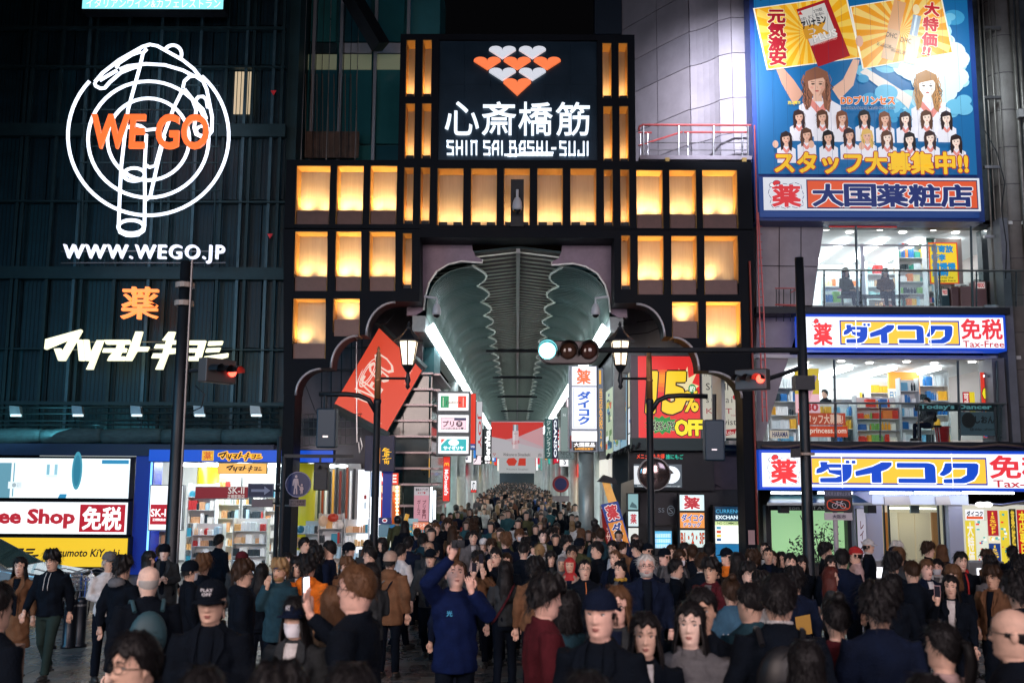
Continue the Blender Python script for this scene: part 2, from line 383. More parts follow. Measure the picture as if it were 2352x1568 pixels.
neon([(518,455),(522,470),(548,484),(572,482),(600,450),(660,398),(725,372),(765,362)])
neon([(545,440),(640,385)]);neon([(636,372),(650,345),(720,300),(770,282)]);neon([(655,380),(700,362),(800,350),(900,356),(1000,385),(1062,418)])
neon(arc(945, 296, 48, 48, -160, 20, 14))
neon([(803,268),(782,290),(765,365),(700,600),(680,760),(662,920),(655,1060),(648,1235),(655,1270),(690,1286),(718,1288),(755,1284),(785,1262),(790,1235),(792,1060),(790,920),(800,735)])
neon(arc(716,1240,70,36,0,360,24),.055);neon(arc(733,955,58,36,0,360,20),.05)
neon([(700,700),(730,680),(770,690),(800,712),(850,706),(880,720)]);neon([(1000,490),(950,590),(895,740),(850,905),(818,915),(800,905)])
neon([(900, 745), (870, 860), (838, 1000), (820, 1078), (800, 1092)])
neon([(1000,480),(1008,445),(1035,420),(1065,415),(1110,445),(1130,490),(1160,640),(1158,720),(1140,742),(1100,748),(1072,735),(1062,700),(1072,600),(1050,540),(1010,490)])
neon([(1060,560),(1085,530),(1110,528),(1128,545),(1136,590)]);neon([(1070,560),(1110,600),(1128,650)],.05);neon(arc(1108,716,34,26,0,360,14),.045)
for y in (195,252,284,336,373,437):part('support_rail',Mb().tube([P(185,y,28.85),P(505,y + 1,28.85)],.022,6),DTEAL,ws)
for x in (193,323,374,498):part('support_post',Mb().tube([P(x + 2,190,28.9),P(x - 6,560,28.9)],.03,6),DTEAL,ws)
letter3d('WE GO', 207, 261, 478, 341, 28.2, .10, ORNG, ws, .022)
wl = thing('web_address_sign','white lit letters WWW.WEGO.JP below the neon rings','sign',P(330,600,28.6))
letter3d('WWW.WEGO.JP',143,561,514,603,28.4,.14,mat('letter_white',(.8,.85,1),.4,emit=1.3,ecol=(.80,.82,1)),wl,.004,spacing=1.18)
for y in (577,604):part('support_rail',Mb().tube([P(140,y,28.75),P(518,y,28.75)],.022,6),GREYM,wl)
for x in (180,240,312,400,470):part('support_stub',Mb().tube([P(x,595,28.75),P(x,612,28.75)],.02,6),DTEAL,wl)
kg = thing('medicine_character_sign','orange lit character 薬 above the katakana sign','sign',P(320,700,28.6))
letter3d('薬',277,658,362,732,28.5,.15,mat('kusuri_orange',(.9,.3,.1),.4,emit=1.5,ecol=(1,.27,.06)),kg,.022)

# katakana logo as outlines (zoom grid u,v)
MK = [[(330,745),(590,672),(597,682),(470,905),(425,905),(393,815),(437,812),(450,840),(505,745),(330,822),(322,815)],
      [(563,748),(597,748),(608,905),(578,905)],[(612,748),(645,748),(655,862),(708,752),(755,752),(752,762),(675,970),(630,970),(660,905),(622,905)],
      [(762,750),(948,750),(948,782),(905,783),(900,812),(925,812),(918,842),(885,843),(872,872),(912,873),(905,905),(785,905),(800,873),(828,843),(748,843),(760,812),(850,812),(860,783),(778,783)],
      [(995,688),(1044,688),(1012,800),(1092,802),(1075,835),(1000,835),(960,905),(915,905)],
      [(1238,690),(1285,690),(1265,752),(1318,755),(1312,782),(1255,782),(1245,812),(1300,812),(1294,850),(1232,855),(1190,970),(1140,970),(1178,885),(1110,885),(1125,850),(1192,850),(1204,812),(1130,812),(1145,782),(1212,782),(1222,752),(1190,752)],
      [(1350,755),(1510,755),(1468,905),(1350,905),(1350,873),(1432,872),(1440,842),(1350,842),(1350,812),(1450,812),(1458,785),(1350,785)],
      [(1535,760),(1636,758),(1625,787),(1525,792)],[(1520,812),(1618,808),(1605,838),(1508,842)],[(1505,872),(1675,848),(1670,878),(1570,905),(1484,905)]]
def mk_uv(): # 0..1 boxes
    return [[((u - 322) / 1353, (v - 672) / 298) for u, v in g] for g in MK]
mk = thing('katakana_logo_sign','glowing pale yellow katakana sign マツモトキヨシ on the dark facade','sign',P(312,800,28.6))
MKY = mat('logo_glow', (.9, .9, .6), .4, emit=1.25, ecol=(1, .98, .66))
for g in mk_uv():
    q = [P(101 + u * 422,756 + v * 92,28.4) for u,v in g];a = sum(q[i].x * q[(i + 1) % len(q)].z - q[(i + 1) % len(q)].x * q[i].z for i in range(len(q)))
    if a < 0: q = q[::-1]
    part('letter', Mb().prism([(p.x, p.z) for p in q], 28.4, 28.52), MKY, mk)
for y in (785,803):part('support_rail',Mb().tube([P(150,y,28.7),P(480,y,28.7)],.02,6),GREYM,mk)
def mklogo(pr, x0, y0, x1, y1, col, l=2, out=None):
    for g in mk_uv():
        pr.poly([(x0 + u * (x1 - x0), y0 + v * (y1 - y0)) for u, v in g], col, l + 1)
        if out:
            cx = sum(p[0] for p in g) / len(g);cy = sum(p[1] for p in g) / len(g);w = (y1 - y0) * .10
            gg = [(x0 + u * (x1 - x0), y0 + v * (y1 - y0)) for u, v in g]
            for a,b in zip(gg,gg[1:] + gg[:1]):pr.line([a,b],w * 2,out,l);pr.ell(a[0],a[1],w,w,out,l,6)
# floodlights under the facade
for i, x in enumerate((35, 178, 313, 458, 588)):
    t = thing('facade_floodlight',['square floodlight at the far left end of the ledge','dark floodlight second from the left on the ledge','square floodlight on the ledge below the katakana sign','square floodlight on the ledge just right of the black pole','square floodlight on the ledge nearest the gate'][i],'floodlight',P(x,960,28.7),'floodlights along the ledge')
    part('lamp_housing',Mb().prism([(p.x,p.z) for p in [P(x - 13,955,28.6),P(x + 12,957,28.6),P(x + 9,933,28.6),P(x - 14,931,28.6)]],28.6,28.75),mat('flood_housing',(.3,.36,.38),.4,.5,var=.3),t)
    part('lamp_glass',Mb().boxD(x - 11,951,x + 12,956,28.58,.05),mat('flood_glass',(.7,.9,.9),.3,emit=1.2,ecol=(.75,.95,1)),t)
    part('bracket',Mb().tube([P(x,945,28.75),P(x + 4,962,28.9)],.025,6),BLACKM,t)
area('floodlight_glow', P(60, 990, 28.2), P(60, 930, 29.5), 7, 26, (.3, .9, 1), .3)

# ---------------- drugstore shop under it
sh = thing('drugstore_shopfront','blue drugstore shopfront with white display windows and tax free signs','shop',(-9,28.8,0))
NAVY = mat('navy_panel',(.004,.012,.07),.4,var=.2);BLUE = mat('blue_pillar',(.01,.04,.42),.35,emit=.10,ecol=(.01,.06,.7));
part('navy_band', Mb().boxD(-100, 1019, 628, 1046, 28.7, .5), NAVY, sh)
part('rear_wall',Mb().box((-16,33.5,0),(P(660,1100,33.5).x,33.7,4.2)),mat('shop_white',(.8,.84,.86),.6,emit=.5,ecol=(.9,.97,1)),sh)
part('side_wall',Mb().box((-16,29.2,0),(P(303,1100,29).x,29.3,P(300,1048,29).z)),NAVY,sh)
part('pillar', Mb().boxD(303, 1046, 345, 1420, 28.8, .7), BLUE, sh)
part('neon_edge',Mb().boxD(340,1060,344,1300,28.77,.03),mat('cyan_edge',(.3,.7,1),.4,emit=1.4,ecol=(.25,.65,1)),sh)
part('shop_ceiling',Mb().box((P(345,1050,29).x,29,P(500,1062,29).z),(-6.2,33.5,P(500,1062,29).z + .1)),mat('shop_ceiling',(.8,.8,.8),.6),sh)
part('shop_floor',Mb().box((P(345,1050,29).x,28.9,0),(-4.2,33.5,.03)),mat('shop_floor',(.5,.5,.5),.25),sh)
for i in range(5):
    zc2 = P(500,1062,29).z;part('ceiling_tube',Mb().box((-10.2 + i * 1.0,29.4,zc2 - .1),(-10.0 + i * 1.0,33,zc2 - .03)),mat('shop_tube',(1,1,1),.4,emit=15,ecol=(.90,.97,1)),sh)
w1 = thing('display_window','bright white display window above the tax free sign','shop window',P(150,1150,28.6))
part('lightbox', Mb().boxD(-60, 1051, 299, 1144, 28.7, .3), BLACKM, w1)
pr = Pr(FD(-60,1052,297,1143,28.69),(-60,1052,297,1143),'lit',1.15);pr.rect(-60,1052,297,1143,'#EAF6FA',0)
pr.ell(176,1080,12,44,'#3F8A9E',1,20).ell(176,1080,8,36,'#2A7088',2,20);pr.rect(-60,1063,25,1143,'#5E8FA0',1).rect(30,1063,33,1140,'#6C9CAC',1).rect(106,1066,113,1090,'#7FB2C2',1).rect(124,1066,131,1090,'#8FBCCA',1).rect(106,1090,132,1096,'#D8EEF4',2)
pr.rect(232,1055,294,1064,'#2C7FA8',1).rect(20,1106,52,1122,'#DCE8EC',2).ell(34,1114,5,5,'#9AAAB0',3);pr.text('案内',40,1108,50,1119,'#9AAAB0',3)
pr.poly([(136, 1143), (140, 1134), (156, 1134), (154, 1143)], '#2C7FA8'); pr.done(w1)
t = thing('tax_free_sign','white lit Tax Free Shop 免税 sign with red letters','sign',P(145,1225,28.5))
part('case', Mb().boxD(-160, 1150, 295, 1227, 28.55, .3), BLACKM, t)
pr = Pr(FD(-160,1152,292,1225,28.54),(-160,1152,292,1225),'lit',1.15);pr.rect(-160,1152,292,1225,'#F2F7FA',0)
pr.text('Tax Free Shop',-150,1168,172,1212,'#A8202C',1,.035,'#C9555E',.012);pr.rect(183,1157,287,1220,'#A81524',1);pr.text('免税',190,1163,279,1215,'#FFFFFF',2,.03);pr.done(t)
t = thing('yellow_brand_sign','yellow lit MatsumotoKiYoshi sign behind the crowd at left','sign',P(145,1300,28.5))
part('case', Mb().boxD(-200, 1231, 295, 1303, 28.5, .3), BLACKM, t)
pr = Pr(FD(-200,1234,292,1300,28.49),(-200,1234,292,1300),'lit',1.0);pr.rect(-200,1234,292,1300,'#EDC228',0)
mklogo(pr,-190,1246,90,1290,'#111008',1);pr.text('Matsumoto KiYoshi',104,1259,274,1277,'#14120A',1,.025,shear=.18);pr.done(t)
# blue fascia with logo
t = thing('blue_fascia_sign','blue shop fascia with yellow katakana logo and 薬 badge','sign',P(520,1060,28.4))
part('case', Mb().boxD(342, 1031, 765, 1062, 28.4, .4), NAVY, t)
pr = Pr(FD(342,1033,765,1060,28.39),(342,1033,765,1060),'lit',.9);pr.rect(342,1033,765,1060,'#1550C8',0)
pr.rect(464,1035,491,1058,'#F4C62E',1).frame(466,1037,489,1056,1,'#C8681E',2);pr.text('薬',468,1038,487,1055,'#C8541E',3,.02);mklogo(pr,502,1037,602,1057,'#2A1406',3,'#FFC83A');pr.rect(580,1033,581,1060,'#3C78E0',1);pr.done(t)
t = thing('small_yellow_sign','small yellow katakana sign hanging below the blue fascia','sign',P(556,1087,28.4))
part('case', Mb().boxD(500, 1063, 613, 1088, 28.45, .1), BLACKM, t)
pr = Pr(FD(501,1064,612,1087,28.44),(501,1064,612,1087),'lit',.95);pr.rect(501,1064,612,1087,'#F6B95A',0);mklogo(pr,520,1067,603,1084,'#241304',1);pr.done(t)
t = thing('cosmetics_lightbox','white lightbox with red SK-II panel left of the black pole','sign',P(365,1215,28.5))
part('case', Mb().boxD(342, 1113, 420, 1218, 28.6, .2), GREYM, t)
pr = Pr(FD(344,1115,418,1216,28.59),(344,1115,418,1216),'lit',1.2);pr.rect(344,1115,418,1216,'#F4F8FC',0).rect(346,1158,388,1204,'#A51423',1);pr.text('SK-II',347,1168,387,1186,'#FFFFFF',2,.02);pr.text('正規取扱店',352,1190,382,1196,'#FFFFFF',2,.03);pr.done(t)
t = thing('red_cosmetics_banner','dark red SK-II 正規取扱店 banner inside the drugstore','banner',P(510,1145,28.9))
part('backing', Mb().boxD(448, 1117, 570, 1146, 29.0, .04), GREYM, t)
pr = Pr(FD(449,1118,569,1145,28.99),(449,1118,569,1145),'lit',.7);pr.poly([(449,1119),(569,1117),(569,1142),(449,1145)],'#84161E',0);pr.text('SK-II',524,1118,561,1133,'#E6E2DC',1,.01);pr.text('正規取扱店',523,1135,562,1144,'#D8CFC8',1,.02);pr.done(t)
t = thing('yellow_column','round yellow column inside the drugstore entrance','column',(P(478,1100,32.6).x,32.6,0))
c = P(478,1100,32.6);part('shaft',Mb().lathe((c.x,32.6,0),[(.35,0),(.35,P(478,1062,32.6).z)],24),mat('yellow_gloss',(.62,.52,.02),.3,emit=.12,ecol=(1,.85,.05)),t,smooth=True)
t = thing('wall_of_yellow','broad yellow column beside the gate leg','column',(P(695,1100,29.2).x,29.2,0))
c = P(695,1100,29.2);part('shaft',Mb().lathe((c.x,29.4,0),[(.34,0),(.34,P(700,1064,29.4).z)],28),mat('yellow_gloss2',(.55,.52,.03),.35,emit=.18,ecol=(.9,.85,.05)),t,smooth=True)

# goods on shelves
GC = ['#E9EEF2','#F4F4F0','#C23A3A','#2E6FB0','#E8B23A','#3A9B8A','#E58AA0','#F0E0B0','#26343C','#B8D8E8','#D9772E','#7CB35A','#FFFFFF','#DDE8EC']
def goods_mat(h): return mat('goods_' + h, lin(h), .4, emit=.16, ecol=lin(h))  # faint glow put into the goods' own colour to brighten them
def shelf(name,label,x0,x1,Y,z0,z1,n,rnd,group,dep=.35,palette=None,kind='shelf',w=(.035,.09)):
    t = thing(name,label,kind,((x0 + x1) / 2,Y,z0),group);pm = mat('shelf_white',(.75,.77,.78),.4)
    part('back_panel', Mb().box((x0, Y + dep, z0), (x1, Y + dep + .02, z1)), pm, t)
    for xx in (x0,x1):part('side_panel',Mb().box((xx - .012,Y,z0),(xx + .012,Y + dep,z1 + .03)),pm,t)
    g = Mb(); h = (z1 - z0) / n
    for c in GC: g.use(goods_mat(c))
    for k in range(n):
        z = z0 + k * h;part('shelf_board',Mb().box((x0 + .013,Y + .005,z),(x1 - .013,Y + dep - .003,z + .02)),pm,t)
        x = x0 + .03
        while x < x1 - .05:
            run = rnd.randrange(1,5);c = rnd.choice(palette or GC);ww = rnd.uniform(*w);hh = h * rnd.uniform(.45,.82)
            g.use(goods_mat(c))
            for _ in range(run):
                if x + ww > x1 - .03: break
                if rnd.random() < .3:g.tube([(x + ww / 2,Y + .07,z + .022),(x + ww / 2,Y + .07,z + hh * .75),(x + ww / 2,Y + .07,z + hh * .8),(x + ww / 2,Y + .07,z + hh)],1,6,True,[ww * .4,ww * .4,ww * .16,ww * .16])
                else:g.box((x,Y + .02 + rnd.uniform(0,.03),z + .022),(x + ww * .92,Y + .2,z + hh))
                x += ww
            x += rnd.uniform(0, .03)
    part('packaged_goods', g, None, t, kind='stuff'); return t
rd = random.Random(11)
for i,(x0,x1,Y,z1) in enumerate(((P(350,1200,29.6).x,P(398,1200,29.6).x,29.6,1.5),(P(428,1200,31.5).x,P(492,1200,31.5).x,31.5,2.5),(P(480,1200,32.4).x,P(540,1200,32.4).x,32.8,2.7),(P(540,1200,32.4).x + .1,P(600,1200,32.4).x,32.8,2.7),(P(603,1200,31).x,P(655,1200,31).x,31.2,2.5),(P(430,1250,29.3).x,P(500,1250,29.3).x,29.7,1.35),(P(520,1250,29.3).x,P(600,1250,29.3).x,29.9,1.5),(P(672,1200,29).x,P(735,1200,29).x,28.75,1.5),(P(737,1200,29).x,P(790,1200,29).x,28.7,1.7),(P(795,1200,29).x,P(850,1200,29).x,28.7,1.55))):
    shelf('shelf_unit',['low stocked shelf behind the SK-II lightbox','stocked shelf right of the black signal pole inside the drugstore','stocked shelf deep in the drugstore below the red banner','stocked shelf at the back wall right of the red banner','stocked shelf beside the gate leg inside the drugstore','low goods bin shelf in front of the drugstore, left one','low goods bin shelf at the drugstore entrance, right one','low stand of packets under the yellow column','white stand of snacks left of the white door panels','wire stand of goods beside the street lamp post'][i],x0,x1,Y,.05,z1,6 if z1 > 2 else 4,rd,'stocked shelves in the drugstore',palette=['#E9EEF2','#FFFFFF','#DDE8EC','#3A9BB8','#C23A3A','#E8B97A','#26343C','#B8D8E8','#D9A77E','#FFFFFF','#F4F4F0','#F0C8A0','#FFFFFF','#E0A070'])
# right part of the same shop, under the left arch
t = thing('shop_door_panels','tall glowing white door panels beside the blue corner post','door',(P(850,1200,28.9).x,28.9,0))
for x0,x1 in ((822,848),(851,875)):part('door_panel',Mb().boxD(x0 - 3,1078,x1 - 3,1400,28.95,.05),mat('lit_door',(.9,.95,1),.4,emit=1.25,ecol=(.92,.97,1)),t)
for y0, y1, c in ((1136, 1146, '#7A1820'), (1152, 1168, '#B8C4CC')):
    pr = Pr(FD(836,y0,842,y1,28.93),(836,y0,842,y1));pr.rect(836,y0,842,y1,c,0);pr.done(t,'door_sticker')
part('corner_post',Mb().boxD(876,1078,896,1400,28.85,.3),BLUE,t);part('corner_post',Mb().boxD(852,1083,871,1140,28.90,.05),mat('blue_poster',(.02,.12,.3),.4,emit=.3,ecol=(.03,.2,.5)),t)
t = thing('navy_corner_sign','navy sign box with yellow stacked katakana on the corner','sign',P(868,1078,28.5))
part('case', Mb().boxD(838, 1000, 905, 1082, 28.5, .3), NAVY, t)
pr = Pr(FD(838, 1000, 905, 1082, 28.49), (838, 1000, 905, 1082), 'lit', 1.1)
pr.rect(866, 1028, 873, 1064, '#FF9A3A', 1);
for k in range(4): pr.rect(867.5, 1031 + k * 8, 871.5, 1037 + k * 8, '#FFD8A0', 2)
for g in mk_uv():pr.poly([(877 + .0 + (1 - v) * 0 + v * 22,1028 + u * 38) for u,v in g],'#FFC21E',2)
pr.done(t)
t = thing('bright_interior_wall','cluttered lit interior wall with posters behind the pedestrian signal','shop interior',(P(770,1200,30).x,30,0))
part('wall_panel',Mb().boxD(716,1064,825,1420,30.2,.1),mat('interior_grey',(.5,.52,.55),.5),t)
for i in range(11):
    x = 730 + i * 8;part('hanging_strip',Mb().boxD(x,1072 + (i * 7) % 11,x + 5,1190 + (i * 13) % 20,30.0,.04),goods_mat(['#26343C','#8A3A1E','#E9EEF2','#0E1A24','#D9A040','#0E1A24','#6A1E14'][i % 7]),t)
for i in range(3):part('spot_lamp',Mb().ball(P(735 + i * 26,1070,29.6),(.16,.16,.05),10,5),mat('spot_glow',(1,1,1),.4,emit=6,ecol=(.9,.97,1)),t)
for i,(x,y,w_,h_,c) in enumerate(((742,1196,22,26,'#E8C8A8'),(765,1188,26,20,'#C8402A'),(690,1215,18,18,'#2E7A9A'),(780,1205,20,18,'#F0E4DA'))):
    part('goods_bundle',Mb().ball(P(x,y,28.6),(w_ * .0062,.12,h_ * .0062),7,5),goods_mat(c),t)
# ================================================================ GATE
YQ = 27.0
gate = thing('arcade_gate','black steel entrance gate of the arcade with amber lit niches','gate',(0,YQ,0))
GB = mat('gate_black',(.0035,.006,.011),.6,0.,spec=.15,var=.3,vscale=1.5,bump=.06)
TAN = mat('niche_panel',(.46,.38,.28),.55,.25,var=.12,vscale=18,stretch=(1,1,.05));AMB = mat('niche_amber',(.62,.34,.09),.5)
COVER = mat('lamp_cover_brown', (.13, .065, .055), .4, .2, var=.2); DEP = .9
niches = []  # x0,y0,x1,y1,kind  (w wide with cover, c central, n narrow)
for x0,x1 in ((679,757),(772,834),(849,911)):niches.append((x0,380,x1,515,'w'))
for x0,x1 in ((1462,1523),(1538,1600),(1614,1695)):niches.append((x0,390,x1,524,'w'))
for x0, x1 in ((927, 949), (965, 987)): niches.append((x0, 384, x1, 514, 'n'))
for x0, x1 in ((1387, 1408), (1425, 1446)): niches.append((x0, 389, x1, 518, 'n'))
for x0,x1 in ((1004,1064),(1081,1141),(1157,1217),(1234,1293),(1310,1370)):niches.append((x0,386,x1,517,'c'))
for x0,x1 in ((675,752),(769,830),(847,908)):niches.append((x0,531,x1,668,'w'))
for x0,x1 in ((1465,1525),(1542,1602),(1618,1697)):niches.append((x0,541,x1,676,'w'))
niches += [(924,535,946,662,'n'),(1427,540,1448,664,'n'),(671,685,748,823,'w'),(764,685,826,772,'s'),(1544,692,1605,776,'s'),(1622,692,1703,800,'w2')]
for x in (932,970):niches += [(x,91,x + 21,222,'n'),(x - 2,237,x + 20,364,'n')]
for x in (1384,1421):niches += [(x,98,x + 21,226,'n'),(x + 2,243,x + 23,371,'n')]
# grid frame: a slab cut by the niches, made from the strips between them
def wr(x0, y0, x1, y1): a, b, c, d = S(x0, y0, x1, y1, YQ); return a, b, c, d
def fillgrid(x0, y0, x1, y1, holes, name):
    a0, b0, c0, d0 = wr(x0, y0, x1, y1); H = [wr(*h[:4]) for h in holes]
    zs = sorted({c0,d0,*[min(max(h[2],c0),d0) for h in H],*[min(max(h[3],c0),d0) for h in H]})
    m1 = Mb()
    for z0, z1 in zip(zs, zs[1:]):
        zm = (z0 + z1) / 2; act = sorted([h for h in H if h[2] < zm < h[3]]); x = a0
        for h in act:
            if h[0] > x: m1.box((x, YQ, z0), (h[0], YQ + DEP, z1));
            x = max(x, h[1])
        if b0 > x: m1.box((x, YQ, z0), (b0, YQ + DEP, z1))
    return part(name, m1, GB, gate)
up = [h for h in niches if h[3] < 380];mid = [h for h in niches if 370 < h[1] and h[1] < 530];low = [h for h in niches if h[1] >= 530]
fillgrid(917, 79, 1459, 369, up + [(1007, 92, 1372, 368, 'x')], 'crown_frame')
fillgrid(655, 369, 1728, 526, mid, 'upper_frame')
# lower frames left and right, cut by the stepped arches
def archD(cx,cy,r,a0,a1,n=10):return [(cx + r * math.cos(math.radians(a0 + (a1 - a0) * i / n)),cy - r * math.sin(math.radians(a0 + (a1 - a0) * i / n))) for i in range(n + 1)]
def arcE(xa,ya,xb,yb,n=10):# quarter ellipse: leaves (xa,ya) horizontally, reaches (xb,yb) vertically
    return [(xa + (xb - xa) * math.sin(PI / 2 * i / n),ya + (yb - ya) * (1 - math.cos(PI / 2 * i / n))) for i in range(n + 1)]
def column_fill(xs, ytop, ybot, holes, name):
    """vertical strips down to a curved lower edge, left out where niches open"""
    m1 = Mb()
    xs = sorted(set(xs))
    for xa, xb in zip(xs, xs[1:]):
        xm = (xa + xb) / 2;act = sorted([(h[1],h[3]) for h in holes if h[0] < xm < h[2]]);y = ytop
        ya_, yb_ = ybot(xa + 1e-3), ybot(xb - 1e-3)
        for h0, h1 in act:
            if h0 >= max(ya_, yb_): break
            if h0 > y: m1.prismD([(xa, h0), (xb, h0), (xb, y), (xa, y)], YQ, DEP)
            y = h1
        if y < max(ya_,yb_):m1.prismD([(xa,max(ya_,y)),(xb,max(yb_,y)),(xb,y),(xa,y)],YQ,DEP)
    return part(name, m1, GB, gate)
def pl(pts):
    pts = sorted(pts)
    def f(x):
        if x <= pts[0][0]: return pts[0][1]
        for (a, b), (c, d) in zip(pts, pts[1:]):
            if a <= x <= c: return b + (d - b) * ((x - a) / (c - a) if c > a else 0)
        return pts[-1][1]
    return f
A1 = arcE(908,692,841,768);A2 = arcE(821,769,760,842);A3 = arcE(737,845,679,905)
lp = [(964, 692)] + A1 + [(840.5, 769)] + A2 + [(759.5, 844)] + A3
lh = [h for h in low if h[0] < 1000]
column_fill([651,964] + [p[0] for p in lp] + [h[0] for h in lh] + [h[2] for h in lh],526,pl(lp),lh,'left_lower_frame')
B1 = arcE(1462,696,1527,771);B2 = arcE(1547,773,1606,849);B3 = arcE(1628,851,1704,912)
rp = [(1411, 696)] + B1 + [(1527.5, 773)] + B2 + [(1606.5, 851)] + B3
rh = [h for h in low if h[0] > 1000]
column_fill([1411,1732] + [p[0] for p in rp] + [h[0] for h in rh] + [h[2] for h in rh],526,pl(rp),rh,'right_lower_frame')
for nm, pts in (('left_arch_trim', (A1, A2, A3)), ('right_arch_trim', (B1, B2, B3))):
    for q in pts:part('arch_trim',Mb().tube([P(x,y + 2,YQ - .02) for x,y in q],.035,6),mat('trim_grey',(.5,.48,.50),.4,.5),gate,smooth=True)
part('beam', Mb().boxD(964, 526, 1411, 546, YQ + .01, DEP), GB, gate)
# legs
a = P(652,860,YQ).x;b = P(678,900,YQ).x;part('leg',Mb().box((a + .01,YQ + .01,0),(b,YQ + DEP,P(660,868,YQ).z)),GB,gate,bevel=.01)
a = P(1705,900,YQ).x;b = P(1731,900,YQ).x;part('leg',Mb().box((a,YQ + .01,0),(b - .01,YQ + DEP,P(1715,905,YQ).z)),GB,gate,bevel=.01)
part('gate_rib',Mb().tube([P(1722,600,YQ - .08),P(1741,1250,YQ - .08)],.03,6),mat('red_rust',(.25,.04,.03),.5,.3),gate)
# niches: back panel, amber reveals, two uplights
LA = (1.0, .65, .29)
def uplight(x, z, p, size=.10, tilt=.35, y=None):
    l = bpy.data.lights.new('uplight','SPOT');l.energy = p;l.color = LA;l.spot_size = math.radians(120);l.spot_blend = 1;l.shadow_soft_size = .12
    o = bpy.data.objects.new('uplight',l);COL.objects.link(o);o.location = (x,y or YQ + .40,z)
    o.rotation_euler = Vector((0,tilt,1)).to_track_quat('-Z','Y').to_euler();o.parent = gate;o.matrix_parent_inverse = Matrix.Translation(gate.location).inverted()
for (x0, y0, x1, y1, k) in niches:
    a, b, c, d = wr(x0, y0, x1, y1); dp = .62 if k in 'nc' else .58
    part('niche_panel', Mb().box((a, YQ + dp, c), (b, YQ + dp + .02, d)), TAN, gate)
    m1 = Mb().box((a + .001,YQ + .04,d - .012),(b - .001,YQ + dp,d - .002));m1.box((a + .001,YQ + .04,c),(a + .012,YQ + dp,d - .013)).box((b - .012,YQ + .04,c),(b - .001,YQ + dp,d - .013))
    part('niche_lining', m1, AMB, gate)
    wdt = b - a; zz = c + .05
    if k in ('w', 's', 'w2'):
        ch = .42 if k == 'w' else (.35 if k == 's' else .06)
        if k == 's': ch = .48
        if k != 'w2':
            part('lamp_cover',Mb().box((a + .03,YQ + .10,c + .01),(b - .03,YQ + .30,c + ch)),COVER,gate)
        zz = c + ch - .02
        xs_ = (a + wdt * .24, b - wdt * .24) if k != 's' else ((a + b) / 2,)
        hot = (x0 + y0) % 5
        for q, x in enumerate(xs_):
            pw = (210, 140, 180, 110, 160)[hot] * (1.0 if q == 0 else .75)
            if x0 in (671,) and q == 1: pw *= .25
            if x0 == 1618 and q == 1: pw *= .15
            uplight(x, zz, pw, y=YQ + .33, tilt=.28)
            part('lamp_head',Mb().box((x - .07,YQ + .29,zz - .10),(x + .07,YQ + .41,zz - .03)),BLACKM,gate)
    elif k == 'c':
        for x in (a + wdt * .22, b - wdt * .22):
            uplight(x,c + .10,60,y=YQ + .30,tilt=.45);part('lamp_head',Mb().box((x - .12,YQ + .16,c + .01),(x + .12,YQ + .28,c + .13)),BLACKM,gate)
    else:
        x = (a + b) / 2;uplight(x,c + .16,42,y=YQ + .30,tilt=.40);part('lamp_head',Mb().box((x - .10,YQ + .10,c + .0),(x + .11,YQ + .26,c + .12)),BLACKM,gate)
# name panel, hearts and letters
NP = mat('name_panel', (.008, .030, .055), .35, .3, var=.25, vscale=1, coat=.3)
xs2 = [1007, 1067, 1127, 1188, 1250, 1311, 1372]
for i in range(6):
    for (ya,yb) in ((92,195),(195,368)):part('name_panel',Mb().boxD(xs2[i] + .15,ya + .15,xs2[i + 1] - .15,yb - .15,YQ + .10,.1),NP,gate)
WL = mat('gate_letter_white',(.8,.85,.9),.4,emit=1.15,ecol=(.80,.90,1));WH = mat('heart_white',(.75,.76,.8),.45,emit=.62,ecol=(.82,.86,.95));OH = mat('heart_orange',(.9,.25,.1),.45,emit=.85,ecol=(1,.20,.06))
def heart(cx, yb, wd, hh, m1): # flat wide heart, tip at bottom
    L = []; r = wd / 4
    L += [(cx, yb)]; L += [(cx + wd / 2, yb - hh * .62)]
    for i in range(1,9):an = PI * i / 9;L.append((cx + r + r * math.cos(an) * 1.0,yb - hh * .62 - r * .55 * math.sin(an)))
    L += [(cx, yb - hh * .58)]
    for i in range(1,9):an = PI * i / 9;L.append((cx - r + r * math.cos(an),yb - hh * .62 - r * .55 * math.sin(an)))
    L += [(cx - wd / 2, yb - hh * .62)]
    part('heart_emblem', Mb().prismD(L[::-1], YQ - .02, .10), m1, gate)
for cx in (1154, 1223): heart(cx, 134, 62, 32, WH)
for cx in (1119, 1188, 1257): heart(cx, 159, 62, 32, OH)
for cx in (1154, 1223): heart(cx, 184, 62, 32, WH)
heart(1188, 218, 64, 47, OH)
for i, ch in enumerate('心斎橋筋'):
    x0 = (1022,1107,1191,1277)[i];letter3d(ch,x0,233 + i * .5,x0 + 78,309 + i * .5,YQ - .02,.08,WL,gate,.004)
def stroke(paths, x0, y0, w_, h_, t_=5.2):
    m1 = Mb()
    for p in paths:
        for (xa, ya), (xb, yb) in zip(p, p[1:]):
            xa,xb = x0 + xa * w_,x0 + xb * w_;ya,yb = y0 + ya * h_,y0 + yb * h_;L = math.hypot(xb - xa,yb - ya) or 1;dx,dy = (xb - xa) / L * t_ / 2,(yb - ya) / L * t_ / 2
            m1.prismD([(xa - dx - dy,ya - dy + dx),(xb + dx - dy,yb + dy + dx),(xb + dx + dy,yb + dy - dx),(xa - dx + dy,ya - dy - dx)],YQ - .02,.08)
    part('letter', m1, WL, gate)
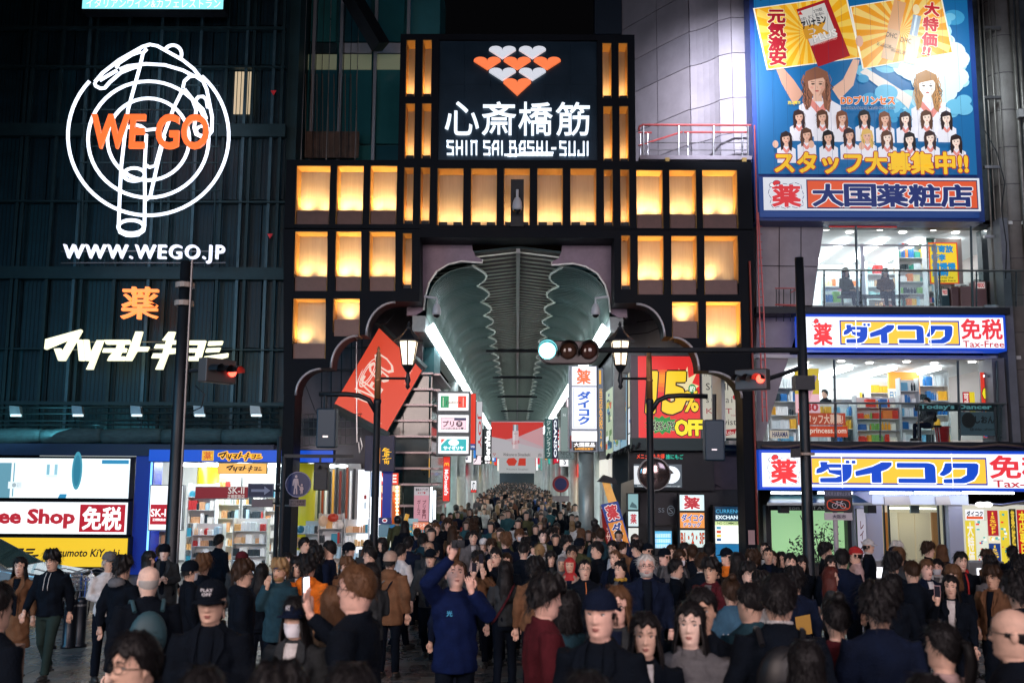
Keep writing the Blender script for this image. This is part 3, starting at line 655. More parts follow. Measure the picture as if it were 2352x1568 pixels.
GL = {'S':[[(1,.0),(0,0),(0,.42),(1,.5),(1,1),(0,1)]],'H':[[(0,0),(0,1)],[(1,0),(1,1)],[(0,.5),(1,.5)]],'I':[[(0,0),(0,1)]],'N':[[(0,1),(0,0),(1,.0),(1,1)]],
      'A':[[(0,1),(0,.3),(.35,0),(1,0),(1,1)],[(0,.55),(1,.55)]],'B':[[(0,1.1),(0,0),(.8,0),(.8,.45),(1,.55),(1,1.1),(-.4,1.1)],[(0,.48),(.8,.48)]],'U':[[(0,0),(0,1),(1,1),(1,0)]],'J':[[(1,0),(1,1),(0,1),(0,.7)]],'-':[[(0,.5),(1,.5)]]}
yl = 324
for ch,x,w_ in (('S',1028,12),('H',1049,12),('I',1071,0),('N',1083,11),('S',1112,12),('A',1132,12),('I',1153,0),('B',1172,13),('A',1194,11),('S',1213,12),('H',1234,11),('I',1256,0),('-',1268,8),('S',1287,12),('U',1308,12),('J',1329,12),('I',1350,0)):
    stroke(GL[ch], x, yl + (x - 1028) * .006, max(w_, 1), 29, 3.7)
stroke([[(0,0),(1,0)]],1160,355,108,1,4);stroke([[(0,0),(1,0)]],1198,350,72,1,3)
# end panels of the vault either side (lilac painted)
LIL = mat('lilac_paint', (.26, .19, .25), .45, .1, var=.25, vscale=2, bump=.05)
hl = [(966,548),(1083,548),(1085,572),(1092,588),(1108,596),(1108,604),(1060,600),(1030,607),(1003,623),(985,650),(976,682),(973,712),(955,724),(934,724),(935,698),(963,697)]
part('vault_end_panel',Mb().prismD(hl[::-1],YQ + .95,.12),LIL,gate);hr = [(2375 - x,y + 5) for x,y in hl];part('vault_end_panel',Mb().prismD(hr,YQ + .95,.12),LIL,gate)
part('end_panel_edge',Mb().tube([P(x,y,YQ + .9) for x,y in hl[4:12]],.03,6),mat('edge_grey',(.6,.62,.6),.4,.5),gate);part('end_panel_edge',Mb().tube([P(x,y,YQ + .9) for x,y in hr[4:12]],.03,6),mat('edge_grey'),gate)

# dome camera hanging in the middle of the gate, and the others
def dome(name, label, x, y, Y, s=1.0, mx=None, col=None):
    t = thing(name,label,'security camera',P(x,y,Y));c = P(x,y,Y);wm = mat('camera_white',(.6,.62,.66),.35,coat=.3)
    part('housing',Mb().lathe(c,[(.0,.16 * s),(.06 * s,.15 * s),(.10 * s,.05 * s),(.115 * s,-.06 * s),(.10 * s,-.12 * s)],14),wm,t,smooth=True)
    part('dome_glass',Mb().ball((c.x,c.y,c.z - .12 * s),(.085 * s,.085 * s,.08 * s),12,8),mat('dome_black',(.01,.01,.012),.08),t,smooth=True)
    part('mount',Mb().tube([(c.x,c.y,c.z + .15 * s),(c.x,c.y,c.z + .30 * s),(c.x + (mx if mx is not None else 0),c.y,c.z + .34 * s)],.03 * s,8),wm,t);return t
t = dome('dome_camera','large white dome camera hanging in the middle of the gate',1188,470,26.6,1.25)
part('bracket_plate', Mb().boxD(1173, 412, 1203, 520, 26.9, .08), BLACKM, t)
dome('dome_camera','white dome camera at the left foot of the vault',1003,712,26.9,1.1,-.35);dome('dome_camera','white dome camera at the right foot of the vault',1368,712,26.9,1.1,.35)

# ================================================================ ARCADE ROOF
ar = thing('arcade_vault','long dark green ribbed arcade vault receding to a point','arcade roof',(0,28,0))
VT = mat('vault_panel',(.012,.05,.055),.34,.3,var=.25,vscale=2);RIB = mat('vault_rib',(.55,.64,.56),.4,.3);VD = mat('vault_dark',(.008,.032,.036),.4,.4,var=.3)
Y0 = 28.0; YE = 168.0
part('roof_slope',Mb().add([(0,Y0,9.30),(0,YE,9.30),(-2.9,YE,8.95),(-2.9,Y0,8.95),(0,Y0,9.36),(0,YE,9.36),(-2.9,YE,9.01),(-2.9,Y0,9.01)],[(0,1,2,3),(7,6,5,4),(0,3,7,4)]),VD,ar)
part('roof_slope',Mb().add([(0,Y0,9.30),(0,YE,9.30),(2.9,YE,8.95),(2.9,Y0,8.95),(0,Y0,9.36),(0,YE,9.36),(2.9,YE,9.01),(2.9,Y0,9.01)],[(3,2,1,0),(4,5,6,7),(4,7,3,0)]),VD,ar)
part('ridge_beam',Mb().box((-.06,Y0,9.16),(.06,YE,9.29)),mat('ridge_grey',(.45,.47,.46),.5),ar)
rmesh = None; far = Mb()
def ribgeo(mbx, y):
    for s_ in (-1,1):mbx.add([(0,y,9.27),(s_ * 2.7,y,8.94),(s_ * 2.7,y + .05,8.94),(0,y + .05,9.27),(0,y,9.23),(s_ * 2.7,y,8.90),(s_ * 2.7,y + .05,8.90),(0,y + .05,9.23)],[(0,1,5,4),(4,5,6,7),(3,7,6,2)])
y = Y0 + .3; base = Mb(); ribgeo(base, 0); bm_ = base.mesh('roof_rib', [RIB]); k = 0
while y < YE:
    if k < 110:
        o = bpy.data.objects.new('roof_rib',bm_);COL.objects.link(o);o.parent = ar;o.matrix_parent_inverse = Matrix.Translation(ar.location).inverted();o.location = (0,y,0)
    else: ribgeo(far, y)
    y += .56; k += 1
part('far_roof_rib', far, RIB, ar, kind='stuff')
BAY = 2.95
def vprof(a_): return 2.62 - 1.30 * (1 - math.cos(a_)), 7.30 + 1.45 * math.sin(a_) ** .68
def bay(sgn):
    m1 = Mb(); nY, nT = 40, 14
    for j in range(nY + 1):
        yy = BAY * j / nY;sc = abs(math.sin(PI * yy / BAY));xe = 1.30 - .34 * sc;rb = .028 if (j % 4 in (0,)) else 0
        for i in range(nT + 1):
            t_ = i / nT
            if t_ < .85: x, z = vprof(PI / 2 * t_ / .85)
            else: q = (t_ - .85) / .15; x = 1.32 + (xe - 1.32) * q; z = 8.75 + .03 * q
            n_ = (1 - t_) if t_ < .85 else 0
            m1.v.append((sgn * (x - rb * n_), yy, z - rb * (1 - n_)))
    for j in range(nY):
        for i in range(nT):a_ = j * (nT + 1) + i;m1.f.append((a_,a_ + 1,a_ + nT + 2,a_ + nT + 1));m1.m.append(0)
    p_ = m1.mesh('vault_bay', [VT], True)
    rb_ = Mb()
    for j in range(11):
        yy = BAY * j / 11; pts = []
        for i in range(11):x,z = vprof(PI / 2 * i / 10);pts.append((sgn * (x - .02 * (1 - i / 10)),yy,z - .014))
        sc = abs(math.sin(PI * yy / BAY));pts.append((sgn * (1.30 - .34 * sc),yy,8.76));rb_.tube(pts,.013,4)
    r_ = rb_.mesh('vault_ribs', [mat('fine_rib', (.22, .30, .27), .35, .4)], True)
    e_ = Mb();e_.tube([(sgn * (1.30 - .34 * abs(math.sin(PI * i / 14))),BAY * i / 14,8.78) for i in range(15)],.042,6);e_ = e_.mesh('scallop_edge',[mat('scallop_edge',(.55,.60,.52),.4)],True)
    return p_, r_, e_
for sgn in (-1, 1):
    ms_ = bay(sgn)
    y = Y0 + .02
    while y < YE:
        b_ = bpy.data.objects.new('vault_bay',ms_[0]);COL.objects.link(b_);b_.parent = ar;b_.matrix_parent_inverse = Matrix.Translation(ar.location).inverted();b_.location = (0,y,0)
        for nm, me_ in (('vault_ribs', ms_[1]), ('scallop_edge', ms_[2])):
            o = bpy.data.objects.new(nm, me_); COL.objects.link(o); o.parent = b_
        y += BAY
    part('cornice_beam',Mb().box((min(sgn * 2.62,sgn * 3.0),Y0,6.86),(max(sgn * 2.62,sgn * 3.0),YE,7.32)),mat('cornice_grey',(.26,.30,.30),.45,.2,var=.2),ar)
    part('vault_side_wall',Mb().box((min(sgn * 2.95,sgn * 3.05),Y0 + .3,7.33),(max(sgn * 2.95,sgn * 3.05),YE,8.94)),VD,ar)
    y = 27.96;seg = 0;ORD = ['longest and nearest','second','third','fourth','fifth','sixth','seventh','eighth','ninth','tenth','eleventh','twelfth','thirteenth','fourteenth','fifteenth','sixteenth','seventeenth','eighteenth','nineteenth','twentieth','next to last','last','very last'];TUBE = mat('arcade_lamp',(1,1,1),.4,emit=7,ecol=(.86,.95,1))
    while y < YE:
        L_ = 17.5 if seg == 0 else 8.5
        t = thing('arcade_strip_light','%s white strip light under the %s cornice of the vault' % (ORD[seg],'left' if sgn < 0 else 'right'),'strip light',(sgn * 2.6,y,6.9),'strip lights under the arcade cornices')
        part('diffuser',Mb().add([(sgn * 2.36,y,7.06),(sgn * 2.36,y + L_,7.06),(sgn * 2.60,y + L_,6.84),(sgn * 2.60,y,6.84),(sgn * 2.40,y,7.12),(sgn * 2.40,y + L_,7.12),(sgn * 2.61,y + L_,6.93),(sgn * 2.61,y,6.93)],[(0,1,2,3),(7,6,5,4),(0,3,7,4),(1,5,6,2)]),TUBE,t)
        y += L_ + 1.2; seg += 1
COLM = mat('column_paint', (.55, .62, .60), .4, .1, var=.15)
for sgn in (-1, 1):
    for i, y in enumerate([36.5 if sgn > 0 else 43] + [50 + 9 * k for k in range(12)]):
        t = thing('arcade_column','%s round pale column on the %s side of the arcade' % (ORD[i].replace('longest and ',''),'left' if sgn < 0 else 'right'),'column',(sgn * 2.78,y,0),'columns along the arcade')
        part('shaft',Mb().lathe((sgn * 2.78,y,0),[(.24,0),(.24,.3),(.22,.32),(.22,6.8)],16),COLM,t,smooth=True);part('base_ring',Mb().lathe((sgn * 2.78,y,0),[(.27,0),(.27,.2),(.25,.22)],16),GREYM,t)
# hoops across the vault (dark tie beams)
for i, y in enumerate((47, 60, 75, 92, 110)):
    t = thing('tie_beam',['nearest','second','third','fourth','fifth'][i] + ' dark tie beam across the arcade vault','beam',(0,y,8.7),'tie beams across the vault')
    part('beam_bar', Mb().box((-1.5, y, 8.62), (1.5, y + .12, 8.78)), BLACKM, t)
# banners hung across
def banner(i, Y, label, x0, y0, x1, y1):
    t = thing('hanging_banner',label,'banner',P((x0 + x1) / 2,y1,Y),'banners hung across the arcade')
    part('cloth',Mb().boxD(x0,y0,x1,y1,Y,.02),mat('banner_cloth',(.6,.5,.5),.8),t);part('rail',Mb().tube([P(x0 - 8,y0 - 1,Y),P(x1 + 8,y0 - 1,Y)],.04,6),STEEL,t)
    pr = Pr(FD(x0, y0, x1, y1, Y - .005), (0, 0, 120, 84), 'lit', .55); return t, pr
t,pr = banner(0,57,'red and grey Welcome to Shinsaibashi banner with a bottle',1128,967,1248,1051)
pr.rect(0,0,120,84,'#C9C6CC',0).poly([(0,2),(120,2),(120,12),(62,36),(34,42),(0,36)],'#E23A32',1).poly([(62,36),(120,14),(120,62),(60,48)],'#DFA8AE',1).poly([(30,43),(62,36),(118,58),(118,64)],'#CDB6BE',2)
pr.rect(50,8,62,22,'#8C9AA4',3).rect(53,8,57,22,'#E6EEF2',4).rect(49,22,63,64,'#DCC8CE',3).rect(51,24,54,62,'#F4ECEE',4);pr.text('SK-II',52,27,60,30,'#7A5A60',5);pr.text('PITERA',52,40,60,58,'#C84A50',5,rot=80)
pr.rect(0,68,120,84,'#C9C6C9',3);pr.text('Welcome to Shinsaibashi',28,73,90,80,'#2E2A30',4,.005)
for q in range(3):pr.line([(108 - q * 0,76 + q * 2),(112,74 + q * 2.4),(116,76 + q * 2)],.8,'#3A3438',4)
for q,(xx,yy) in enumerate(((6,74),(10,74),(8,77))):pr.poly([(xx - 2,yy),(xx,yy + 2.4),(xx + 2,yy)],'#B8343A',4)
pr.done(t)
t,pr = banner(1,74,'second banner with red shapes further down the arcade',1146,1050,1230,1066+20)
pr.rect(0,0,120,84,'#BFC2C4',0).poly([(30,5),(50,2),(60,20),(52,44),(32,44),(24,24)],'#D8402E',1).poly([(66,4),(88,4),(88,44),(62,44)],'#D8402E',1);pr.text('Welcome to Shinsaibashi',24,58,96,68,'#6A6468',2);pr.done(t)
t, pr = banner(2, 92, 'pale third banner deep in the arcade', 1158, 1072, 1218, 1086)
pr.rect(0,0,120,84,'#C4CCCC',0);pr.text('Shinsaibashi',30,40,90,60,'#8A8488',2);pr.done(t)

# shops down both sides of the arcade
rd = random.Random(21)
FAC = [(.33,.36,.34),(.18,.22,.22),(.45,.43,.38),(.08,.09,.10),(.28,.22,.18),(.5,.5,.48),(.12,.16,.18)]
SIGNC = ['#FFFFFF','#E8402E','#2A7ACB','#F4F0E4','#F2B632','#18324A','#3FB8A8','#FFE9F0','#C81E3A','#101418']
WORDS = ['薬','セール','NICE','ファッション','ドラッグ','靴','SHOES','時計','カフェ','OPEN','ジャパンライフ','眼鏡','ZARA','コスメ','たこ焼','SALE']
for sgn in (-1, 1):
    y = 32.0 if sgn < 0 else 33.0; i = 0; side = 'left' if sgn < 0 else 'right'
    while y < YE:
        L_ = rd.uniform(5.5,9);x = sgn * 3.15;xo = sgn * 6.5;fc = rd.choice(FAC);ec = rd.choice([(1,.95,.85),(.85,.95,1),(1,.86,.66),(.75,.95,1)]);near = y < 75
        t = thing('arcade_shop','%s shop on the %s side of the arcade' % (ORD[i].replace('longest and ','') + (' lit' if i % 2 else ' bright'),side),'shop',(x,y,0),'shops along the arcade')
        fm = mat('facade_%s' % (str(fc)), fc, .5, var=.25, vscale=1)
        part('upper_wall',Mb().box((min(x,xo),y,3.2),(max(x,xo),y + L_ - .15,6.9)),fm,t)
        part('party_wall',Mb().box((min(x,xo),y,0),(max(x,xo),y + .35,3.2)),fm,t)
        part('lit_interior',Mb().box((min(sgn * 4.6,xo),y + .36,.1),(max(sgn * 4.6,xo),y + L_ - .16,3.19)),mat('shopglow_%s' % str(ec),(.7,.7,.7),.6,emit=2.2,ecol=ec),t)
        fb = Mb().box((min(x,x - sgn * .12),y + .3,2.75),(max(x,x - sgn * .12),y + L_ - .3,3.4));h = rd.choice(SIGNC);part('fascia',fb,lit(h,.8),t)
        if near:
            g = Mb()
            for c in GC: g.use(goods_mat(c))
            for q in range(60):
                yy = rd.uniform(y + .5,y + L_ - .6);z = rd.choice([.5,.9,1.3,1.7,2.1]);xx = sgn * rd.uniform(3.35,4.3);g.use(goods_mat(rd.choice(GC)));g.box((xx - .1,yy - .12,z),(xx + .1,yy + .12,z + .25))
            part('window_display', g, None, t, kind='stuff')
            part('display_frame',Mb().box((min(x,x + sgn * .06),y + L_ * .5 - .04,0),(max(x,x + sgn * .06),y + L_ * .5 + .04,2.74)),STEEL,t)
        # projecting sign facing the viewer
        hs = rd.choice(SIGNC);wz = rd.uniform(1.2,3.0);zz = rd.uniform(3.3,4.3);wx = rd.uniform(.5,.8);yy = y + rd.uniform(.5,2)
        if not (near and yy < 45):
            s_ = thing('projecting_sign','small %s lit sign on the %s side of the arcade%s' % ({'#FFFFFF':'white','#E8402E':'red','#2A7ACB':'blue','#F4F0E4':'cream','#F2B632':'yellow','#18324A':'navy','#3FB8A8':'green','#FFE9F0':'pink','#C81E3A':'crimson','#101418':'black'}[hs],side,'' if y < 90 else ', far away') + ', %s along' % ORD[i].replace('longest and ',''),'sign',(sgn * (3.1 - wx),yy,zz),'projecting signs down the arcade')
            x0_, x1_ = sorted((sgn * 3.1, sgn * (3.1 - wx)))
            part('case', Mb().box((x0_, yy, zz), (x1_, yy + .25, zz + wz)), BLACKM, s_)
            pr = Pr(Frame((x0_ + .03,yy,zz + .03),(x1_ - x0_ - .06,0,0),(0,0,wz - .06),(0,-1,0)),(0,0,10,10 * wz / wx),'lit',1.0);pr.rect(0,0,10,10 * wz / wx,hs,0)
            if y < 110:
                wd_ = rd.choice(WORDS);dark = hs in ('#18324A','#101418','#2A7ACB','#E8402E','#C81E3A');pr.vtext(wd_,2.5,1.5,7.5,10 * wz / wx - 1.5,'#FFFFFF' if dark else '#22304A',1,.02)
            pr.done(s_)
        y += L_; i += 1
e = thing('arcade_far_end','dark building with small lit windows closing the far end of the arcade','building',(0,YE + 2,0))
part('wall',Mb().box((-8,YE + 2,0),(8,YE + 3,12)),mat('far_wall',(.03,.05,.07),.6),e)
for i in range(10):part('window',Mb().box((-3 + i * .6,YE + 1.9,4.2 + (i * 7 % 3) * .5),(-2.6 + i * .6,YE + 1.99,4.5 + (i * 7 % 3) * .5)),mat('farwin%d' % (i % 3),(.5,.6,.8),.5,emit=1.5,ecol=[(.6,.8,1),(1,.8,.6),(1,.4,.3)][i % 3]),e)
# ================================================================ LEFT SIDE BEHIND THE ARCH
ls = thing('corner_building_left','dark glass corner building with thin steel fins left of the arcade','building',(-5,29.8,0))
part('upper_wall',Mb().boxD(676,700,968,1130,30.6,.3),mat('lilac_wall',(.10,.085,.10),.6,var=.3,vscale=1),ls)
for i,x in enumerate((740,762,785,808,832)):part('wall_grid_bar',Mb().tube([P(x,760,30.4),P(x - 2,960,30.4)],.018,5),BLACKM,ls)
for y in (800,850,905):part('wall_grid_bar',Mb().tube([P(738,y,30.4),P(850,y - 3,30.4)],.018,5),BLACKM,ls)
dg = mat('dark_glass', (.012, .035, .04), .08, .0, var=.3, coat=.6)
xa, xb = P(866, 1000, 29.9).x, P(985, 1000, 29.9).x
for i,(y0,y1) in enumerate(((862,893),(897,929),(933,965),(969,1001),(1005,1037),(1041,1074),(1078,1111),(1115,1160),(1163,1400))):
    for x0,x1 in ((868,925),(927,985)):part('glass_pane',Mb().boxD(x0,y0,x1,y1,30.05,.05),dg,ls)
    z0, z1 = P(985, y1, 30.05).z, P(985, y0, 30.05).z
    part('side_pane', Mb().box((xb + .02, 30.1, z0), (xb + .06, 35, z1)), dg, ls)
fin = mat('fin_steel', (.38, .31, .32), .35, .6)
for y in (858, 894, 930, 966, 1002, 1039, 1075, 1112, 1161):
    z = P(930,y,29.9).z;part('fin',Mb().box((xa,29.75,z - .03),(xb + .10,30.04,z + .03)),fin,ls);part('fin',Mb().box((xb - .0,30.05,z - .03),(xb + .30,35,z + .03)),fin,ls)
part('grey_band',Mb().boxD(885,1004,984,1036,30.0,.04),mat('band_grey',(.07,.10,.10),.5),ls)
# slanting orange-red sign
t = thing('slanted_red_sign','big slanting orange red WEGO sign behind the left arch','sign',P(870,900,29))
A, B, Cc, D_ = P(768, 927, 29.3), P(888, 992, 29.3), P(969, 851, 29.6), P(874, 748, 29.6)
def quadslab(q, dep, m, parent, name):
    mb_ = Mb();n = Vector((0,dep,0));return part(name,mb_.add([*q,*[v + n for v in q]],[(0,1,2,3),(7,6,5,4),(0,4,5,1),(1,5,6,2),(2,6,7,3),(3,7,4,0)]),m,parent)
class QF:# print frame on a four-cornered board: A lower left, B lower right, C upper right, D upper left
    def __init__(s,A,B,C,D):s.q = (A,B,C,D);s.n = (B - A).cross(D - A).normalized();s.n = s.n if s.n.y < 0 else -s.n
    def at(s,u,v,d=0):A,B,C,D = s.q;return A * (1 - u) * (1 - v) + B * u * (1 - v) + C * u * v + D * (1 - u) * v + s.n * d
quadslab((A, B, Cc, D_), .25, mat('sign_case_grey', (.12, .15, .15), .4, .4), t, 'case')
ld = (A - D_); pr = Pr(QF(D_, A, B, Cc), (0, 0, 100, 60), 'lit', .78)
pr.rect(0, 0, 100, 60, '#E04A30', 0)
for q in range(3):pr.ell(50,46,24 - q * 5,7 - q * 1.6,'#FFE4D8',1 + q * 2,26).ell(50,46,22.6 - q * 5,6.2 - q * 1.6,'#E5452B',2 + q * 2,26)
pr.text('WE GO', 22, 24, 84, 50, '#F8D8C8', 8, .0, rot=180, spacing=.9)
for x,w_ in ((10,22),(36,12),(58,14),(80,14)):pr.text({22:'OF_MAN & WOMANE',12:'OF_MENS',14:'OF_LADIES'}[w_],x,8,x + w_,12,'#FFDCCB',1,.01,rot=180)
pr.done(t)
part('frame_beam',Mb().tube([D_ + Vector((-.1,-.05,.1)),Cc + Vector((.12,-.05,.06))],.10,6),mat('sign_case_grey'),t);part('frame_beam',Mb().tube([A + Vector((-.0,-.05,-.12)),B + Vector((.05,-.05,-.12))],.14,6),mat('sign_case_grey'),t)
part('support_rod', Mb().tube([P(818, 785, 29), P(820, 1015, 29)], .02, 6), STEEL, t)
# triple lit sign box
t = thing('triple_sign_box','grey sign stack with three lit restaurant panels','sign',P(1040,1043,28.8))
part('case',Mb().boxD(1003,898,1080,1046,28.85,.35),mat('sign_grey',(.16,.19,.19),.5,.2,var=.2),t)
for y0 in (901, 951, 1000):
    part('panel_rim', Mb().boxD(1005, y0 + .5, 1078, y0 + 43, 28.82, .03), GREYM, t)
    pr = Pr(FD(1007,y0 + 2,1076,y0 + 41,28.81),(0,0,69,39),'lit',1.15);pr.rect(0,0,69,39,'#F4F8FA',0)
    if y0 == 901:
        pr.rect(5,6,24,33,'#1E8A5A',1).rect(24,6,45,33,'#F0E8E0',1).rect(45,6,64,33,'#D8402E',1);pr.text("J'adore",17,17,52,26,'#222020',3,.0);pr.line([(11,10),(11,30)],1,'#F4F0E0',3);pr.line([(57,10),(57,30)],1,'#F4F0E0',3)
    elif y0 == 951:
        pr.rect(6,6,64,33,'#E9C8D2',1).frame(6,6,64,33,.8,'#3A1A2E',2).rect(36,6.5,63,12,'#18204A',2);pr.text('プリ',10,13,36,27,'#3A1228',3,.03).ell(48,20,7.5,7,'#3A1228',3,16).text('7F',44,16,52,24,'#F0D8E0',4,.02).text('いっぱいあるで♥',10,28,58,32.5,'#3A1228',3,.02)
    else:
        pr.rect(6,6,64,33,'#1FA4A8',1).poly([(6,6),(20,6),(6,20)],'#E8584A',2).poly([(16,6),(20,6),(6,20),(6,16)],'#F4F4F4',3).ell(35,14,12,7.5,'#F2FAFA',2,18);pr.text('サイゼリヤ',12,22,58,31,'#FFFFFF',3,.03,'#C8E8E8',.03)
    pr.done(t)
def vsign(name,label,x0,y0,x1,y1,Y,bg,txt=None,fg='#FFFFFF',st=1.0,case=BLACKM,rot=None,bold=.02,pad=.15,dep=.2,extra=None,tb=None,out=None):
    t = thing(name,label,'sign',P((x0 + x1) / 2,y1,Y));part('case',Mb().boxD(x0 - .8,y0 - .8,x1 + .8,y1 + .8,Y + .01,dep),case,t)
    pr = Pr(FD(x0,y0,x1,y1,Y),(x0,y0,x1,y1),'lit',st);pr.rect(x0,y0,x1,y1,bg,0);px = (x1 - x0) * pad
    b = tb or (x0 + px, y0 + px, x1 - px, y1 - px)
    if txt:
        if rot: pr.text(txt, *b, fg, 2, bold, out, .03, rot=rot)
        else: pr.vtext(txt, *b, fg, 2, bold, out=out)
    if extra: extra(pr)
    pr.done(t); return t
vsign('red_vertical_banner','tall narrow red banner with blue OPEN foot beside the sign stack',1081,904,1092,1032,29.5,'#E23A24',None,st=.9,extra=lambda p:(p.rect(1081,1019,1092,1032,'#1A4A94',1),p.text('OPEN',1082,1023,1091,1028,'#FFFFFF',2,.02)))
vsign('white_vertical_sign','tall white banner with red letters behind the red banner',1094,922,1107,1045,30.5,'#C8C8CC','JOY','#C83A3A',.8,rot=90,tb=(1096,950,1106,1030))
vsign('neon_vertical_sign','glowing white vertical Bershka letters on a dark strip',1112,985,1128,1058,33,'#242A2C','Bershka','#FFFFFF',1.6,rot=-90,pad=.12,bold=.03)
vsign('burger_sign','vertical red McDonald\'s sign with yellow M on a pale column',1018,1049,1033,1150,29.4,'#DB2A1E',"McDonald's",'#FFFFFF',.95,rot=90,bold=.03,tb=(1021,1078,1030,1137),extra=lambda p:p.line([(1020.5,1070),(1021.5,1064),(1023.3,1062.5),(1025.2,1065),(1025.5,1069),(1025.8,1065),(1027.7,1062.5),(1029.5,1064),(1030.5,1070)],1.5,'#FFC72C',2))
vsign('round_lit_sign','small rounded white lit sign on a rod above the crowd',1082,1104,1094,1130,34,'#F2F6FA','の','#202428',1.1,case=BLACKM,extra=lambda p:p.rect(1082,1124,1094,1130,'#C82A24',1))
t = thing('sale_window','orange lit SALE window with red sign and hanging clothes','shop window',P(890,1200,29.6))
pr = Pr(FD(855,1086,915,1112,29.5),(855,1086,915,1112),'lit',1.0);pr.rect(855,1086,915,1112,'#E5442A',0);pr.text('SALE',852,1089,911,1108,'#FFF0E4',1,.035);pr.done(t)
part('case',Mb().boxD(854,1085,916,1113,29.52,.2),BLACKM,t);part('glow_wall',Mb().boxD(855,1113,915,1420,30.0,.05),mat('peach_glow',(.6,.35,.2),.6,emit=.85,ecol=(1,.62,.34)),t)
for i in range(3):
    c = P(872 + i * 15,1165,29.8);m1 = Mb();m1.tube([(c.x,29.8,c.z - .5),(c.x,29.8,c.z - .2),(c.x,29.8,c.z + .10),(c.x,29.8,c.z + .25)],1,10,True,[.20,.17,.15,.05]);m1.ball((c.x,29.8,c.z + .36),(.08,.08,.11),8,6)
    for s_ in (-1,1):m1.tube([(c.x + s_ * .12,29.8,c.z + .17),(c.x + s_ * .2,29.75,c.z - .2)],.05,6)
    part('dressed_dummy',m1,goods_mat(['#E85A2A','#F4E8DC','#E8702E'][i]),t,smooth=True)
m1 = Mb()
for i in range(9):
    for s_ in (0, 1): m1.ball(P(858 + s_ * 54, 1118 + i * 9, 29.7), .045, 6, 4)
part('bulb_string', m1, mat('bulb', (1, 1, 1), .4, emit=3, ecol=(1, .75, .4)), t)
vsign('pink_vertical_banner','pale pink vertical banner プリ専門ガールズ by the left shopfront',951,1118,985,1196,28.3,'#C98E9A','プリ専門','#5A1028',.75,tb=(970,1148,979,1190),case=GREYM,dep=.05,extra=lambda p:(p.rect(951,1118,985,1137,'#B9B2B6',1),p.text('最新のプリ機',954,1121,982,1126,'#222',2,.02) if 0 else p.text('最新のプリ機',954,1121,982,1127,'#222020',2,.02),p.text('あるで♥',959,1129,977,1134,'#A82038',2,.02),p.vtext('ガールズ',958,1148,966,1182,'#5A1028',2,.02)))
for x in (990, 998):
    t = thing('vertical_tube_lamp',['left','right'][x == 998] + ' tall white tube lamp at the shop edge','lamp',P(x,1250,29.2),'white tube lamps at the shop edge');part('tube',Mb().boxD(x - 3,1118 + (x - 990),x + 2,1262,29.2,.05),mat('tube_glow',(1,1,1),.4,emit=2.4,ecol=(.85,.95,1)),t);part('tube_back',Mb().boxD(x - 4,1116 + (x - 990),x + 3,1264,29.26,.06),BLACKM,t)
t = thing('snack_kiosk','colourful snack kiosk front with blue posters and 650 price tag','kiosk',P(935,1250,27.8))
part('counter_box',Mb().boxD(868,1205,988,1420,27.9,.6),mat('kiosk_teal',(.08,.3,.36),.5,var=.3),t)
pr = Pr(FD(868, 1186, 988, 1262, 27.89), (868, 1186, 988, 1262), 'lit', .75)
for (x0,y0,x1,y1,c) in ((869,1188,898,1203,'#1A2A5A'),(869,1205,894,1230,'#5A7A8A'),(896,1206,914,1240,'#1E6AA0'),(916,1204,944,1236,'#4E98A8'),(934,1190,960,1203,'#8AAAB4'),(948,1198,984,1216,'#E88A6A'),(946,1217,986,1250,'#3A9AA8'),(869,1232,894,1258,'#A8C0C8'),(896,1242,930,1256,'#E8E4D0')):pr.rect(x0,y0,x1,y1,c,1)
pr.text('650',914,1228,930,1240,'#F2502A',3,.03,'#FFE24A',.03);pr.text('プリンター',951,1201,982,1210,'#FFF0E0',2,.02).ell(883,1195,6,5,'#E8E8F0',2).ell(883,1195,4,3,'#B82A3A',3);rq = random.Random(5)
for k in range(60):x,y = rq.uniform(918,984),rq.uniform(1206,1248);pr.ell(x,y,rq.uniform(1,3),rq.uniform(1,3),rq.choice(['#E8E4D0','#2A6A9A','#E8B24A','#BFE4E8','#D8583A']),2 + k % 3,7)
pr.done(t);part('giraffe_figure',Mb().tube([P(930,1205,27.8),P(933,1190,27.8),P(936,1180,27.8)],.06,6),mat('toy_orange',(.8,.4,.05),.5,emit=.4),t)

# ================================================================ RIGHT SIDE BEHIND THE ARCH
rs = thing('corner_building_right','pale stone corner building behind the right arch with posters','building',(5,30,0))
part('upper_wall',Mb().boxD(1410,690,1760,1010,30.9,.4),mat('stone_lit',(.36,.37,.37),.6,var=.2,vscale=1.5),rs)
for i in range(4):
    for j in range(3):part('stone_panel',Mb().boxD(1412 + i * 72,692 + j * 55,1482 + i * 72,745 + j * 55,30.8,.08),mat('stone_lit'),rs)
part('lower_wall',Mb().boxD(1452,1004,1745,1420,30.0,.4),mat('dark_front',(.025,.03,.035),.5,var=.4),rs)
part('ledge',Mb().boxD(1452,1006,1712,1034,29.3,.6),mat('ledge_teal',(.03,.06,.065),.5,.2),rs)
part('grey_panel',Mb().boxD(1706,1040,1716,1120,29.9,.05),GREYM,rs);part('lilac_panel',Mb().boxD(1620,1048,1700,1124,29.92,.06),mat('lilac_dark',(.07,.055,.075),.5,var=.3),rs)
m1 = Mb();[m1.tube([P(1618,1040,29.8),P(1618,1118,29.8)],.01,5),m1.tube([P(1625,1106,29.8),P(1640,1110,29.8),P(1655,1118,29.8)],.012,5),m1.tube([P(1632,1038,29.8),P(1660,1046,29.8),P(1690,1040,29.8)],.012,5)];part('loose_cable',m1,BLACKM,rs)
t = thing('discount_sign','big red sign with yellow 15% OFF in the right arch','sign',P(1540,1005,29.8))
